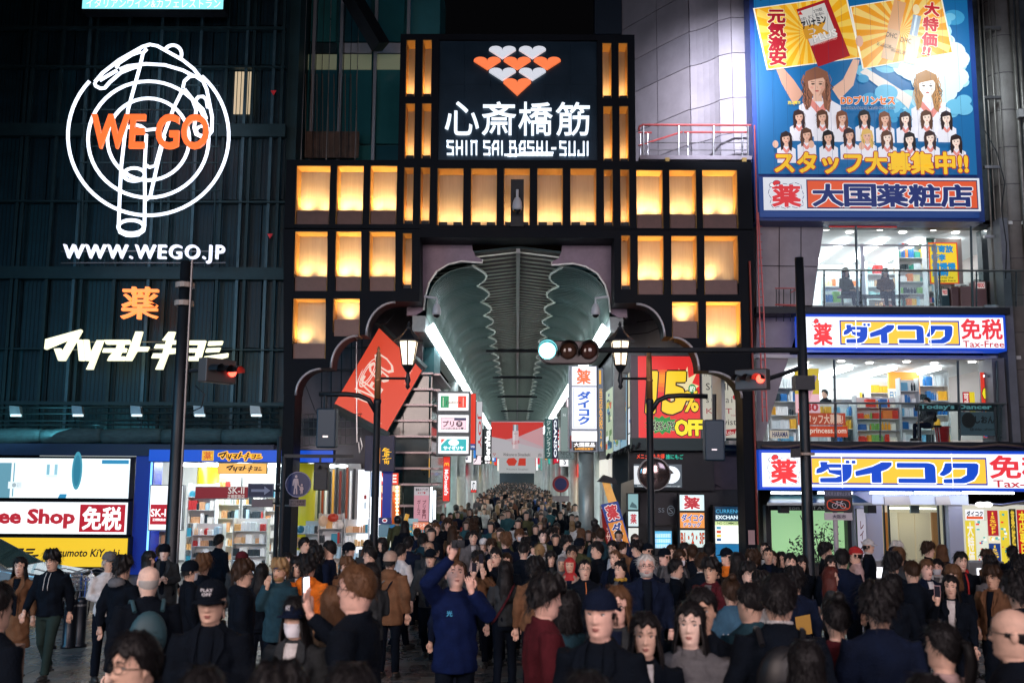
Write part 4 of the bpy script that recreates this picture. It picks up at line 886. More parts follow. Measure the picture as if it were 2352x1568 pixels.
part('case',Mb().boxD(1450,816,1609,1006,29.85,.4),mat('sign_case_lilac',(.18,.15,.18),.5,.2),t)
pr = Pr(FD(1466,818,1607,1005,29.84),(1466,818,1607,1005),'lit',.95);pr.rect(1466,818,1607,1005,'#DE3232',0)
pr.ell(1525,875,40,26,'#E8602A',1,24).ell(1522,872,28,17,'#EE7A24',2,24).ell(1520,870,16,10,'#F29020',3,24)
pr.poly([(1540,880),(1548,866),(1556,876),(1560,845),(1567,868),(1580,842),(1582,868),(1600,858),(1590,880),(1606,886),(1594,896),(1606,905),(1592,912),(1600,930),(1540,930)],'#E9D9A8',4)
pr.text('15',1488,856,1574,948,'#F6CE2E',7,.06,'#140A02',.03,shear=.08);pr.text('%',1570,898,1604,946,'#F6CE2E',7,.03,'#140A02',.04)
pr.ell(1590,893,9,11,'#1E8A4A',6,20).text('約',1584,886,1596,900,'#E8F4E0',7,.03)
st_ = [];
for k in range(28):a_ = 2 * PI * k / 28;r_ = 1 if k % 2 else .72;st_.append((1520 + 42 * r_ * math.cos(a_),976 + 22 * r_ * math.sin(a_)))
pr.poly(st_,'#1E8A3E',5);pr.text('税8%+7%',1490,965,1548,990,'#0A0A08',7,.03,'#E8F0D0',.03,shear=.1);pr.text('OFF',1549,964,1612,1000,'#F6E22E',7,.05,'#140A02',.05,spacing=.9);pr.done(t)
t = thing('cosmetics_brand_poster','off white cosmetics brand poster with SOFINA and KATE lettering','poster',P(1660,1005,29.8))
part('board',Mb().boxD(1611,845,1712,1007,29.86,.1),mat('poster_edge',(.3,.32,.36),.5),t)
pr = Pr(FD(1614,847,1709,1005,29.85),(1614,847,1709,1005),'lit',.55);pr.rect(1614,847,1709,1005,'#D8D4C4',0)
pr.text('freeplus',1618,852,1668,868,'#8E8A80',1,-.005);pr.text('SOFINA',1622,880,1704,896,'#1E1C1C',1,.0,shear=-.02);pr.text('suisai',1622,911,1682,925,'#3A3838',1,-.005,spacing=1.3).ell(1690,912,7,6,'#C8242A',1);pr.text('S',1687,908,1693,916,'#F4E8E0',2,.02)
pr.text('KATE',1622,938,1699,950,'#A82434',1,-.003,spacing=1.4);pr.text('TOKYO',1678,952,1700,956,'#A82434',1);pr.text('primavista',1612,963,1699,980,'#242220',1,.0);pr.poly([(1640,990),(1690,984),(1686,996),(1662,1001),(1640,998)],'#B8242C',1);pr.text('Dr.Ci:Labo',1643,988,1684,997,'#F0E4D8',2,.01);pr.done(t)
# white column sign
t = thing('tall_drugstore_sign','tall white lit column sign with 薬 and vertical ダイコク in blue','sign',P(1342,1036,28.2))
part('case',Mb().boxD(1308,840,1372,1037,28.4,.7),mat('sign_case_blue',(.24,.30,.36),.4,.4,var=.2),t)
pr = Pr(FD(1314,842,1370,1036,28.39),(1314,842,1370,1036),'lit',1.12);pr.rect(1314,842,1370,886,'#F4F4FC',0).rect(1314,889,1370,985,'#F2F4FF',0).frame(1317,892,1367,982,1,'#3A5A9A',1).rect(1313,990,1371,1013,'#FFFFFF',0)
pr.text('薬',1325,850,1357,882,'#E86A3A',1,.03);pr.poly([(1326,848),(1331,845),(1335,851),(1330,854)],'#D84A3A',2)
pr.vtext('ダイコク',1326,899,1357,975,'#1E5AB4',2,.05);pr.rect(1316,1015,1368,1034,'#1A1208',0).text('大国薬品',1318,1016,1366,1026,'#FFFFFF',1,.03).text('24時間営業中',1320,1028,1362,1033,'#FFB24A',1,.02);pr.done(t)
part('floor_mark',Mb().boxD(1309,1000,1313,1030,28.38,.02),mat('red_mark',(.4,.05,.05),.5),t)
part('support_post',Mb().lathe((P(1347,1200,28.8).x,28.8,0),[(.22,0),(.22,P(1347,1036,28.8).z)],16),mat('post_teal',(.36,.44,.43),.4,.3,var=.2),t,smooth=True)
vsign('amber_letter_strip','grey strip with amber vertical letters right of the tall white sign',1374,846,1386,1036,28.6,'#5A6A7A','当店免税24','#F2B23A',.8,tb=(1376,892,1384,1030),extra=lambda p:p.rect(1376.5,850,1381,882,'#F6B83A',1),dep=.3)
vsign('teal_vertical_sign','dark teal vertical ジャパンライフ sign deep on the right',1252,962,1268,1052,52,'#2E5A5A','ジャパンライフ','#D8E8E4',.7,pad=.2)
vsign('navy_vertical_sign','thin navy sign with white letters beside the ジャパンライフ sign',1270,962,1281,1052,47,'#101C3A','GANSO','#F4F8FF',1.2,rot=90,pad=.2)
vsign('nice_claup_sign','grey sign reading NICE in dark letters on the right',1282,1036,1318,1054,33,'#6A7A7C',None,st=.7,extra=lambda p:p.text('NICE',1288,1037,1312,1045,'#1A2224',1,.0).text('CLAUP',1290,1047,1314,1051,'#1A2224',1))
vsign('pale_vertical_panel','pale grey vertical panel left of the tall white sign',1288,935,1304,1036,31,'#8FA29E','N','#E8F0F0',.6,tb=(1293,950,1299,956))
t = thing('no_entry_sign','round red and blue traffic sign on a pole inside the arcade','traffic sign',P(1293,1240,36))
c = P(1288,1111,36);part('disc',Mb().tube([(c.x,36,c.z),(c.x,36.03,c.z)],.30,20),mat('sign_red',(.35,.02,.03),.5),t);part('disc',Mb().tube([(c.x,35.97,c.z),(c.x,35.99,c.z)],.22,20),mat('sign_navy',(.01,.02,.12),.5),t);part('pole',Mb().tube([(c.x,36.06,0),(c.x,36.06,c.z + .3)],.035,8),GREYM,t);part('plate',Mb().box((c.x - .3,36,c.z - .62),(c.x + .3,36.03,c.z - .42)),GREYM,t)
# receding poster wall on the right of the arcade mouth
t = thing('poster_wall','row of lit posters on the wall receding beside the tall white sign','poster',(3.0,30,4))
for i, (x0, x1) in enumerate(((1392, 1408), (1409, 1424), (1425, 1440), (1443, 1467))):
    f0,f1 = (x0 - 1392) / 75,(x1 - 1392) / 75;tp = lambda f:900 - f * 62;bt = lambda f:1046 - f * 36
    Ya,Yb = 32.5 - f0 * 2.6,32.5 - f1 * 2.6;q = (P(x0,bt(f0),Ya),P(x1,bt(f1),Yb),P(x1,tp(f1),Yb),P(x0,tp(f0),Ya));quadslab(q,.05,GREYM,t,'board')
    pr = Pr(QF(*q), (0, 0, 20, 100), 'lit', .8)
    if i < 3:
        pr.rect(0,0,20,100,['#B8C4A8','#A8C0C8','#8AB0C4'][i],0);rq = random.Random(i)
        for k in range(26):pr.rect(*(lambda a,b:(a,b,a + rq.uniform(3,8),b + rq.uniform(3,10)))(rq.uniform(0,12),rq.uniform(0,90)),rq.choice(['#E8E0C0','#C85A3A','#4A8AB0','#D8B84A','#6A8A5A','#F0F4F4','#2A4A6A']),1 + k % 4)
    else:pr.rect(0,0,20,48,'#D8CDB0',0).rect(0,50,20,84,'#F0F4FC',0).rect(0,86,20,100,'#F8FCFF',0);pr.text('イコ',3,54,17,80,'#1E5AB4',2,.05)
    pr.done(t)
m1 = Mb()
for i in range(6):c = P(1395 + i * 14,1052 - i * 5,29.2);m1.tube([c,c + Vector((.02,-.25,.1))],.05,8)
part('spot_lamps', m1, BLACKM, t)
t = thing('cream_arch_board','cream board with a dark arched opening beside the arcade mouth','signboard',P(1442,1260,29.4))
part('board',Mb().prismD([(1427,1110),(1456,1100),(1456,1290),(1427,1290)][::-1],29.4,.1),mat('cream_board',(.42,.38,.30),.6,emit=.06),t)
part('arch_niche',Mb().prismD([(1430 + 0,1235),(1454,1235),(1454,1190)] + [(1442 + 12 * math.cos(a_),1190 - 16 * math.sin(a_)) for a_ in np.linspace(0,PI,9)],29.37,.02),mat('arch_dark',(.02,.02,.03),.5),t)
t = thing('roofed_lantern','slanting amber paper lantern with a dark roof on a wooden bracket','lantern',P(1400,1200,28))
q = [(1384,1106),(1400,1106),(1420,1160),(1404,1172)];part('paper_panel',Mb().prismD(q[::-1],28.0,.2),mat('amber_paper',(.5,.25,.06),.6,emit=.55,ecol=(1,.5,.14),var=.4,vscale=5),t)
part('roof',Mb().prismD([(1374,1106),(1388,1090),(1412,1098),(1420,1112)][::-1],27.85,.5),BLACKM,t);part('bracket',Mb().boxD(1396,1172,1424,1190,28.0,.2),mat('wood_bracket',(.25,.15,.08),.6,var=.3),t)
t = thing('led_screen','lit street screen with red and green LED ticker text above','screen',P(1510,1120,29.6))
part('case', Mb().boxD(1445, 1036, 1640, 1126, 29.7, .25), BLACKM, t)
pr = Pr(FD(1452,1038,1640,1124,29.69),(1452,1038,1640,1124),'lit',1.1);pr.rect(1456,1066,1566,1119,'#4A545C',0).ell(1540,1090,22,20,'#F0F6FA',1,24).rect(1456,1070,1475,1112,'#D8DCE0',1);pr.text('メニューもお得',1463,1042,1527,1054,'#FF4A2A',1,.01);pr.text('誰にもご',1530,1043,1570,1054,'#2AD8B8',1,.0);pr.text('24h',1530,1104,1546,1110,'#E8ECF0',2).text('http://www.manboo.co.jp',1464,1114,1562,1118,'#D8E0E4',2);pr.poly([(1530,1082),(1540,1078),(1548,1086),(1538,1090)],'#3A3434',2);pr.done(t)
t = thing('convex_mirror','round brownish traffic mirror behind the right street lamp post','mirror',P(1503,1122,27.6))
c = P(1503,1088,27.7);part('glass_disc',Mb().ball(c,(.43,.10,.43),24,12),mat('mirror_face',(.45,.34,.33),.12,.9),t,smooth=True);part('back_shell',Mb().tube([(c.x,27.72,c.z),(c.x,27.82,c.z)],.46,24),GREYM,t);part('arm',Mb().tube([(c.x,27.85,c.z),(c.x + .1,29,c.z)],.03,6),GREYM,t)
def stack(label, x0, x1, Y, rows):
    t = thing('stacked_lightbox',label,'sign',P((x0 + x1) / 2,rows[-1][1],Y));part('case',Mb().boxD(x0 - 2,rows[0][0] - 2,x1 + 2,rows[-1][1] + 60,Y + .01,.3),BLACKM,t)
    pr = Pr(FD(x0,rows[0][0],x1,rows[-1][1],Y),(x0,rows[0][0],x1,rows[-1][1]),'lit',1.0)
    for y0, y1, bg, fn in rows: pr.rect(x0, y0, x1, y1, bg, 0); fn(pr, y0, y1)
    pr.done(t); return t
stack('stacked lightbox with 薬, ダイコク ドラッグ and B1 2 3F panels', 1562, 1618, 28.9, [
    (1136,1172,'#D8F0F4',lambda p,a,b:(p.text('薬',1572,a + 6,1608,b - 4,'#B4303A',2,.04,'#FFFFFF',.04),p.poly([(1572,a + 2),(1580,a + 1),(1584,a + 9),(1577,a + 11)],'#B4303A',4))),
    (1177,1212,'#E8954A',lambda p,a,b:(p.text('ダイコク',1565,a + 3,1616,a + 20,'#1A4A9A',2,.04,'#F4F4F4',.05),p.text('ドラッグ',1570,a + 22,1610,b - 2,'#1A4A9A',2,.04,'#F4F4F4',.05))),
    (1217,1256,'#D4E8E4',lambda p,a,b:p.text('B1・2・3F',1563,a + 6,1617,b - 8,'#C8502E',2,.02,'#3A2018',.03))])
stack('narrow stacked lightbox with pale picture and 薬 panels by the lamp post',1443,1466,28.6,[
    (1134,1170,'#7AA4A8',lambda p,a,b:p.poly([(1446,a + 30),(1452,a + 18),(1462,a + 26),(1464,a + 33)],'#3A5A60',1)),
    (1174,1208,'#CFE4E6',lambda p,a,b:p.text('薬',1448,a + 6,1462,b - 6,'#B4404A',2,.03)),
    (1212,1248,'#D8DCD4',lambda p,a,b:p.vtext('B1',1450,a + 18,1458,b - 4,'#202024',2,.0))])
t = thing('currency_exchange_booth','lit CURRENCY EXCHANGE booth with white rate board','booth',P(1678,1270,29.2))
part('case',Mb().boxD(1640,1160,1716,1420,29.3,.4),BLACKM,t);pr = Pr(FD(1643,1163,1713,1290,29.29),(1643,1163,1713,1290),'lit',1.1);pr.rect(1643,1163,1713,1196,'#08304A',0).rect(1643,1197,1713,1248,'#F2F8F0',0).rect(1643,1249,1713,1290,'#1A6A9A',0).rect(1643,1197,1713,1206,'#C8DC9A',1)
pr.text('CURRENCY',1645,1169,1711,1178,'#4AA0C8',1,.01);pr.text('EXCHANGE',1645,1183,1711,1192,'#E4F8FF',1,.03);pr.text('NO COMMISSION',1648,1198,1708,1204,'#2A3A1A',2,.01)
for i in range(2):
    for j in range(4):pr.rect(1646 + i * 52 ,1209 + j * 9,1656 + i * 52,1215 + j * 9,['#5AA0B8','#C8503A','#E8C84A','#3A5A8A'][(i + j) % 4],2)
pr.done(t)
t = thing('vending_machine','blue lit drinks vending machine behind the right lamp post','vending machine',P(1524,1290,29.2))
part('case',Mb().boxD(1500,1210,1546,1420,29.3,.7),BLACKM,t);part('lit_window',Mb().boxD(1503,1219,1543,1258,29.28,.02),mat('vend_blue',(.1,.4,.6),.3,emit=.6,ecol=(.1,.5,.8)),t)
m1 = Mb()
for r_ in range(3):
    for k in range(9):c = P(1507 + k * 4,1229 + r_ * 12,29.24);m1.tube([(c.x,c.y,c.z - .06),(c.x,c.y,c.z + .05)],.02,6)
part('bottle_row',m1,mat('bottle_glow',(.6,.8,.9),.3,emit=.7,ecol=(.6,.85,1)),t)
pr = Pr(FD(1470,1138,1555,1200,29.9),(1470,1138,1555,1200),'lit',.25);pr.ell(1541,1172,9,12,'#7A8A9A',0,20).ell(1541,1172,7,10,'#080C14',1,20);pr.text('SS',1512,1166,1526,1176,'#8A98A8',1);pr.text('S',1536,1165,1546,1179,'#8A98A8',2)
t = thing('dark_brand_panel','dark wall panel with a faint round S emblem','sign',P(1510,1200,29.9));pr.done(t,'emblem_print');part('board',Mb().boxD(1470,1130,1556,1204,29.92,.06),mat('dark_panel',(.008,.01,.02),.4),t)
# leaning drugstore flag and red nobori
t = thing('leaning_drugstore_flag','leaning blue and orange ダイコク flag at the arcade mouth','flag',P(1420,1290,26.8))
q = (P(1424,1300,26.8),P(1460,1290,26.8),P(1419,1150,26.8),P(1380,1158,26.8));quadslab(q,.03,mat('flag_cloth',(.2,.2,.3),.8),t,'cloth');pr = Pr(QF(*q),(0,0,30,110),'lit',.65)
pr.rect(0,0,30,110,'#1C3C86',0).rect(2,34,28,108,'#DE8A34',1);pr.text('薬',5,5,25,30,'#C8323A',2,.04,'#F4F0F0',.05);pr.vtext('ダイコク',6,37,24,106,'#1C3C86',2,.04,out='#F4F0F0',ob=.05);pr.done(t)
t = thing('red_vertical_flag','dark red vertical flag with white writing left of the ダイコク flag','flag',P(1395,1290,27));part('cloth',Mb().prismD([(1381,1168),(1402,1164),(1412,1290),(1390,1290)][::-1],27.0,.03),mat('red_cloth',(.35,.02,.02),.8,emit=.12),t)
pr = Pr(FD(1381,1168,1408,1290,26.99),(1381,1168,1408,1290),'lit',.6);pr.vtext('マッサージ',1392,1190,1403,1280,'#E8C0B4',1,.02);pr.done(t);part('pole',Mb().tube([P(1379,1160,27),P(1383,1290,27)],.02,6),STEEL,t)
# clutter under the left arch
t = thing('wire_cage','dark wire cage with hanging chain on the wall under the left arch','cage',P(755,1020,29));m1 = Mb()
for i in range(13):m1.tube([P(684 + i * 12,952,29.2),P(686 + i * 12,1022,29.2)],.009,4)
for y in (952,968,984,1002,1022):m1.tube([P(680,y,29.2),P(832,y - 2,29.2)],.011,4)
part('wire_grid',m1,GREYM,t);part('chain',Mb().tube([P(828,1005,29.1),P(832,1025,29.1),P(826,1040,29.1),P(824,1015,29.1)],.02,6),STEEL,t)
part('fan_box', Mb().boxD(690, 960, 728, 1000, 29.3, .4), BLACKM, t)
for i,(x0,y0,x1,y1) in enumerate(((1462,740,1600,700),(1430,770,1545,740),(1640,700,1740,690),(700,880,745,980),(905,720,870,745))):
    c0,c1 = P(x0,y0,28.9),P(x1,y1,28.9);m_ = (c0 + c1) / 2 - Vector((0,0,.12));t = thing('overhead_wire',['wire crossing the stone wall in the right arch','lower wire crossing the right arch','short wire at the right gate top corner','wire hanging beside the cage','wire above the slanted red sign'][i],'wire',c0);part('strand',Mb().tube([c0,c0.lerp(m_,.6),m_,c1.lerp(m_,.6),c1],.012,5),BLACKM,t)
# ================================================================ RIGHT BUILDING
YR = 27.6
rb = thing('stone_corner_building','pale stone corner building with rounded tower behind the billboard','building',(6,YR + 2,0))
STN = mat('tower_stone',(.40,.37,.42),.5,var=.16,vscale=1.4,bump=.12,bscale=50);STN2 = mat('tower_stone_dark',(.34,.32,.37),.5,var=.18,vscale=1.2,bump=.12,bscale=50)
# tower: flat receding face, then a rounded corner, then a face parallel to the street
c0 = P(1428, 200, 31.5).x; c1 = P(1630, 200, 28.8).x; c2 = P(1745, 200, 28.4).x
prof = [(c0,32.2),(P(1510,200,30.6).x,30.6),(P(1585,200,29.4).x,29.4)] + [(c1 - .55 + .9 * math.sin(a_),29.45 - .9 * (1 - math.cos(a_)) * 1 - .35 * math.sin(a_)) for a_ in np.linspace(0.1,1.1,6)] + [(c2 - .8,28.42),(c2 + .1,28.4)]
zl = [P(1600, y, 29).z for y in (690, 610, 520, 410, 320, 240, 140, 60, -30, -110)]
for i in range(len(prof) - 1):
    for j in range(len(zl) - 1):
        g = .012;(xa_,ya_),(xb_,yb_) = prof[i],prof[i + 1];L_ = math.hypot(xb_ - xa_,yb_ - ya_);dx,dy = (xb_ - xa_) / L_ * g,(yb_ - ya_) / L_ * g
        if 3 <= i <= 7: dx = dy = 0
        za, zb = zl[j] + g, zl[j + 1] - g
        m1 = Mb().add([(xa_ + dx,ya_ + dy,za),(xb_ - dx,yb_ - dy,za),(xb_ - dx,yb_ - dy,zb),(xa_ + dx,ya_ + dy,zb),(xa_ + dx,ya_ + dy + .1,za),(xb_ - dx,yb_ - dy + .1,za),(xb_ - dx,yb_ - dy + .1,zb),(xa_ + dx,ya_ + dy + .1,zb)],[(0,1,2,3),(0,3,7,4),(1,5,6,2),(3,2,6,7),(0,4,5,1)])
        part('stone_panel', m1, STN if (i * 3 + j) % 3 else STN2, rb)
m1 = Mb()
for i in range(len(prof) - 1):
    (xa_,ya_),(xb_,yb_) = prof[i],prof[i + 1];m1.add([(xa_,ya_ + .05,zl[0]),(xb_,yb_ + .05,zl[0]),(xb_,yb_ + .05,22),(xa_,ya_ + .05,22)],[(0,1,2,3)])
part('joint_backing', m1, mat('joint_dark', (.10, .09, .11), .8), rb)
part('edge_pier',Mb().boxD(1366,-60,1428,78,32,.6),mat('pier_navy',(.006,.02,.04),.5),rb)
# stone wall below the billboard with slanting edges
def slab(name,pts,Y,dep,m,par):return part(name,Mb().prismD(pts[::-1],Y,dep),m,par)
slab('stone_wall_upper',[(1738,505),(1893,512),(1866,705),(1738,705)],28.0,.4,STN,rb);slab('stone_wall_lower',[(1738,722),(1842,722),(1752,1012),(1738,1012)],28.0,.4,STN2,rb)
m1 = Mb();[m1.tube([P(x,512,27.98),P(x,704,27.98)],.012,4) for x in (1790,1840)];m1.tube([P(1740,610,27.98),P(1876,612,27.98)],.012,4);part('wall_joint',m1,mat('joint_dark'),rb)
part('balcony_ledge',Mb().boxD(1738,705,2320,720,27.2,.8),BLACKM,rb);part('balcony_ledge',Mb().boxD(1738,1014,2400,1032,27.2,.8),BLACKM,rb)
part('cable_run',Mb().tube([P(1750 + i * 30,1024 + 3 * math.sin(i * 1.3),27.1) for i in range(21)],.04,6),mat('cable_brown',(.12,.08,.06),.6),rb,smooth=True)
part('right_pier',Mb().boxD(2312,500,2330,1030,27.4,.8),mat('pier_grey',(.16,.17,.20),.5,var=.2),rb);part('right_pier',Mb().boxD(2283,822,2312,1014,27.5,.8),mat('pier_grey'),rb)
ROOMC = mat('room_wall', (.78, .80, .80), .6)
def room(x0, y0, x1, y1, tag_, strength):
    a,b,c,d = S(x0,y0,x1,y1,28.2);t = thing('shop_floor_room',tag_,'shop interior',((a + b) / 2,28.2,c),'lit shop floors of the stone building');bx = b + 1
    part('back_wall',Mb().box((a - 1,33.5,c),(bx,33.6,d)),mat('room_glow',(.8,.84,.86),.6,emit=.5,ecol=(.88,.97,1)),t)  # glow put into the back wall to brighten the room
    part('room_floor',Mb().box((a - 1,28.0,c - .1),(bx,33.5,c)),mat('room_floor',(.5,.5,.5),.3),t);part('room_ceiling',Mb().box((a - 1,27.9,d),(bx,33.5,d + .1)),ROOMC,t)
    part('room_side',Mb().box((bx - .1,28.0,c),(bx,33.5,d)),mat('room_beige',(.55,.47,.44),.6),t);part('room_side',Mb().box((a - 1.1,28.4,c),(a - 1,33.5,d)),ROOMC,t)
    for i in range(5):
        xx = a + .3 + i * (b - a) / 5;part('ceiling_tube',Mb().box((xx,29.6,d - .12),(xx + .14,33,d - .04)),mat('room_tube_%g' % strength,(1,1,1),.4,emit=strength,ecol=(.88,.97,1)),t)
    for i in range(7):
        xx = a + .5 + i * (b - a) / 7;part('downlight',Mb().tube([(xx,28.5 + .35 * (i % 2),d - .012),(xx,28.5 + .35 * (i % 2),d - .03)],.10,12),mat('downlight_glow',(1,1,1),.4,emit=9,ecol=(1,.98,.92)),t)
    return t, a, b, c, d
t3,a3,b3,f3,h3 = room(1870,520,2308,705,'brightly lit third floor of the drugstore with two seated women',13)
t2,a2,b2,f2,h2 = room(1750,826,2285,1014,'brightly lit second floor of the drugstore above the big sign',14)
for nm,xs_,y0,y1,Y in (('frame_post',(1983,),560,705,28.9),('frame_post',(2150,),560,705,28.9)):
    for x in xs_:part(nm,Mb().boxD(x - 4,y0,x + 4,y1,Y,.1),mat('alu',(.5,.52,.54),.35,.7),t3)
part('frame_head',Mb().boxD(1880,561,2150,565,28.88,.08),mat('alu'),t3);part('partition',Mb().boxD(2153,548,2212,705,29.0,.1),mat('room_beige'),t3)
part('upper_fascia', Mb().boxD(1893, 505, 2310, 519, 27.9, .5), BLACKM, rb)
part('upper_panel_edge',Mb().boxD(1905,515,2060,522,27.86,.03),mat('red_edge',(.6,.05,.05),.5,emit=.4),rb)
# shelves on both floors
rd = random.Random(9)
def sx(x, Y): return P(x, 620, Y).x
for args in (('white shelf of small boxes at the left of the third floor',1893,1990,32.5,1.75,5),('shelf of brown cartons behind the seated women',1992,2062,31.8,2.1,5),('tall shelf of bottles right of the seated women on the third floor',2066,2128,30.3,2.65,7),('narrow shelf of sprays by the yellow poster',2131,2152,29.6,2.4,7),('low shelf along the third floor window',1893,1955,30.2,.9,2)):
    shelf('shelf_unit',args[0],sx(args[1],args[3]),sx(args[2],args[3]),args[3],f3 + .02,f3 + args[4],args[5],rd,'stocked shelves on the upper shop floors',w=(.04,.10),palette=['#B08A6A','#C49A78','#8A5A44','#E9EEF2','#C23A3A','#9AC8C8'] if 'brown' in args[0] else None)
for args in (('shelf seen through the slanting edge window on the second floor',1762,1822,30.4,2.1,5),('long low rack of coloured packets on the second floor',1955,2052,29.2,1.35,4),('white wire rack beside the coloured packets',2056,2098,29.4,1.9,5),('tall shelf of shampoo bottles on the second floor',2092,2165,31.2,2.75,6),('dim shelf at the back wall of the second floor',1900,1985,32.6,1.9,5),('middle shelf under the hanging poster',1988,2050,32.0,2.1,5),('low shelf of goods behind the orange banners',1850,1948,29.8,1.2,3)):
    shelf('shelf_unit',args[0],sx(args[1],args[3]),sx(args[2],args[3]),args[3],f2 + .02,f2 + args[4],args[5],rd,'stocked shelves on the upper shop floors',w=(.04,.10),palette=['#E8823A','#F2A83A','#7CB35A','#3A6AA8','#F4F0E0','#D8402E'] if 'coloured packets on' in args[0] else ['#FFFFFF','#E9EEF2','#26343C','#6AA8C8','#DDE8EC','#E8B23A','#2E6FB0'])
def pboard(name,label,x0,y0,x1,y1,Y,bg,fn,st=.9,cat='poster',case=GREYM,dep=.03):
    t = thing(name,label,cat,P((x0 + x1) / 2,y1,Y));part('board',Mb().boxD(x0,y0,x1,y1,Y + .002,dep),case,t);pr = Pr(FD(x0,y0,x1,y1,Y),(x0,y0,x1,y1),'lit',st);pr.rect(x0,y0,x1,y1,bg,0);fn(pr);pr.done(t);return t
pboard('luggage_poster','yellow poster with blue Chinese lines about keeping baggage',2134,557,2201,652,28.95,'#D8502E',lambda p:(p.rect(2137,560,2198,649,'#F2CE2E',1),p.text('可寄放',2140,564,2190,580,'#1A8AC8',2,.04,'#0A3A6A',.02),p.text('行李',2140,584,2172,600,'#1A8AC8',2,.04,'#0A3A6A',.02),p.text('请慢慢',2140,604,2194,619,'#1A8AC8',2,.04,'#0A3A6A',.02),p.text('选购',2140,622,2176,634,'#1A8AC8',2,.04,'#0A3A6A',.02),p.text("I'll keep the",2147,635,2188,641,'#3A2A1A',2,.01),p.text('baggage here',2144,642,2193,648,'#3A2A1A',2,.01)))
pboard('small_notice','small pale notice right of the yellow luggage poster',2193,660 - 8,2240,670 - 2,28.9,'#C8C4C4',lambda p:p.rect(2197,656,2225,662,'#8A8688',1),.6,'notice')
for i,(x,w_,h_,c) in enumerate(((2160,22,42,(.05,.10,.13)),(2184,20,46,(.28,.12,.13)),(2206,28,46,(.42,.20,.20)),(2236,32,58,(.42,.20,.22)),(2272,34,58,(.05,.03,.035)))):
    t = thing('suitcase',['dark teal suitcase with a 9800 tag, leftmost of the row','small rose suitcase second in the row','rose suitcase in the middle of the row','larger pink suitcase with a 9800 tag','black suitcase with a 9800 tag at the right end'][i],'suitcase',P(x + w_ / 2,703,28.5),'suitcases for sale on the third floor')
    a,b,c_,d = S(x,703 - h_,x + w_,703,28.5);part('shell',Mb().box((a,28.5,f3 + .05),(b,28.78,d)),mat('case_%d' % i,c,.35,coat=.4),t,bevel=.04);part('handle',Mb().tube([(a + .1,28.65,d),(a + .1,28.65,d + .05),(b - .1,28.65,d + .05),(b - .1,28.65,d)],.012,6),BLACKM,t)
    for s_ in (a + .05,b - .05):part('wheel',Mb().tube([(s_ - .012,28.6,f3 + .03),(s_ + .012,28.6,f3 + .03)],.028,10),BLACKM,t)
    if i != 2 and i != 1:pr = Pr(FD(x + 4,706 - h_,x + w_ - 6,720 - h_,28.48),(0,0,20,12),'lit',.8);pr.rect(0,0,20,12,'#E8D8D4',0);pr.text('9800',1,1,19,11,'#C8202E',1,.03);pr.done(t,'price_tag')
t = thing('window_bench','dark low bench by the third floor window','bench',P(1985,690,28.75));zb = f3 + .42
part('seat',Mb().box((sx(1925,28.75),28.55,zb - .05),(sx(2080,28.75),28.95,zb)),BLACKM,t)
for x in (1932,1985,2072):part('leg',Mb().box((sx(x,28.75) - .02,28.7,f3),(sx(x,28.75) + .02,28.8,zb - .05)),BLACKM,t)
# 2F posters and boards
pboard('orange_recruit_banner','orange see-through banner with white 募集 lettering on the second floor glass',1833,948,1942,976,27.75,'#B8442A',lambda p:p.text('スタッフ大募集!',1838,951,1936,973,'#E8B8A4',1,.03),.8,'banner');pboard('orange_web_banner','orange banner ending princess.com on the second floor glass',1842,978,1947,1003,27.75,'#C8401E',lambda p:p.text('ddprincess.com',1844,982,1944,998,'#F4D0C0',1,.02),.85,'banner')
pboard('lipstick_poster','yellow and pink lip product poster beside the black pole',1826,846,1882,948,28.3,'#C8B02E',lambda p:(p.rect(1826,905,1882,948,'#E8B8C0',1),p.poly([(1848,905),(1868,860),(1878,864),(1862,905)],'#8A7A98',2),p.poly([(1836,930),(1852,890),(1868,896),(1854,934)],'#D8A0A8',2),p.text('580',1832,926,1878,944,'#B8303A',3,.04)),.8)
pboard('hanging_board','small blue and white hanging board on an orange beam, second floor',2040,912 - 20,2094,944 - 14,30.5,'#EAE4D0',lambda p:p.text('目薬市場',2044,898,2090,924,'#2A7AB0',1,.02),.8)
part('orange_beam',Mb().box((sx(2030,31),31,h2 - .75),(sx(2100,31),31.1,h2 - .05)),mat('orange_panel',(.8,.3,.04),.5,emit=.35),t2)
pboard('red_yellow_poster','narrow red and yellow poster with vertical Chinese text',2213,920 - 20,2240,990 - 20,28.6,'#B81E2A',lambda p:(p.rect(2228,900,2240,970,'#E8D02E',1),p.vtext('可以搖牌',2215,904,2226,966,'#F8F0E8',1,.04)),.8)
t = pboard('off_poster','yellow and red OFF poster with blue lower part at the right window end',2255,855,2312,1005,28.0,'#D83A2A',lambda p:(p.rect(2257,935,2310,1003,'#2A6AA8',1),p.ell(2283,905,24,22,'#F2C22E',2,20),p.text('OFF',2258,890,2308,918,'#F4E22E',3,.06,'#1A0A02',.05),p.text('5%',2266,860,2304,888,'#F4E22E',3,.05,'#1A0A02',.05),p.text('15%',2262,945,2304,975,'#F2A22E',3,.05,'#1A3A6A',.04),p.text('OFF',2264,978,2304,1000,'#F2A22E',3,.05,'#1A3A6A',.04)),.85)
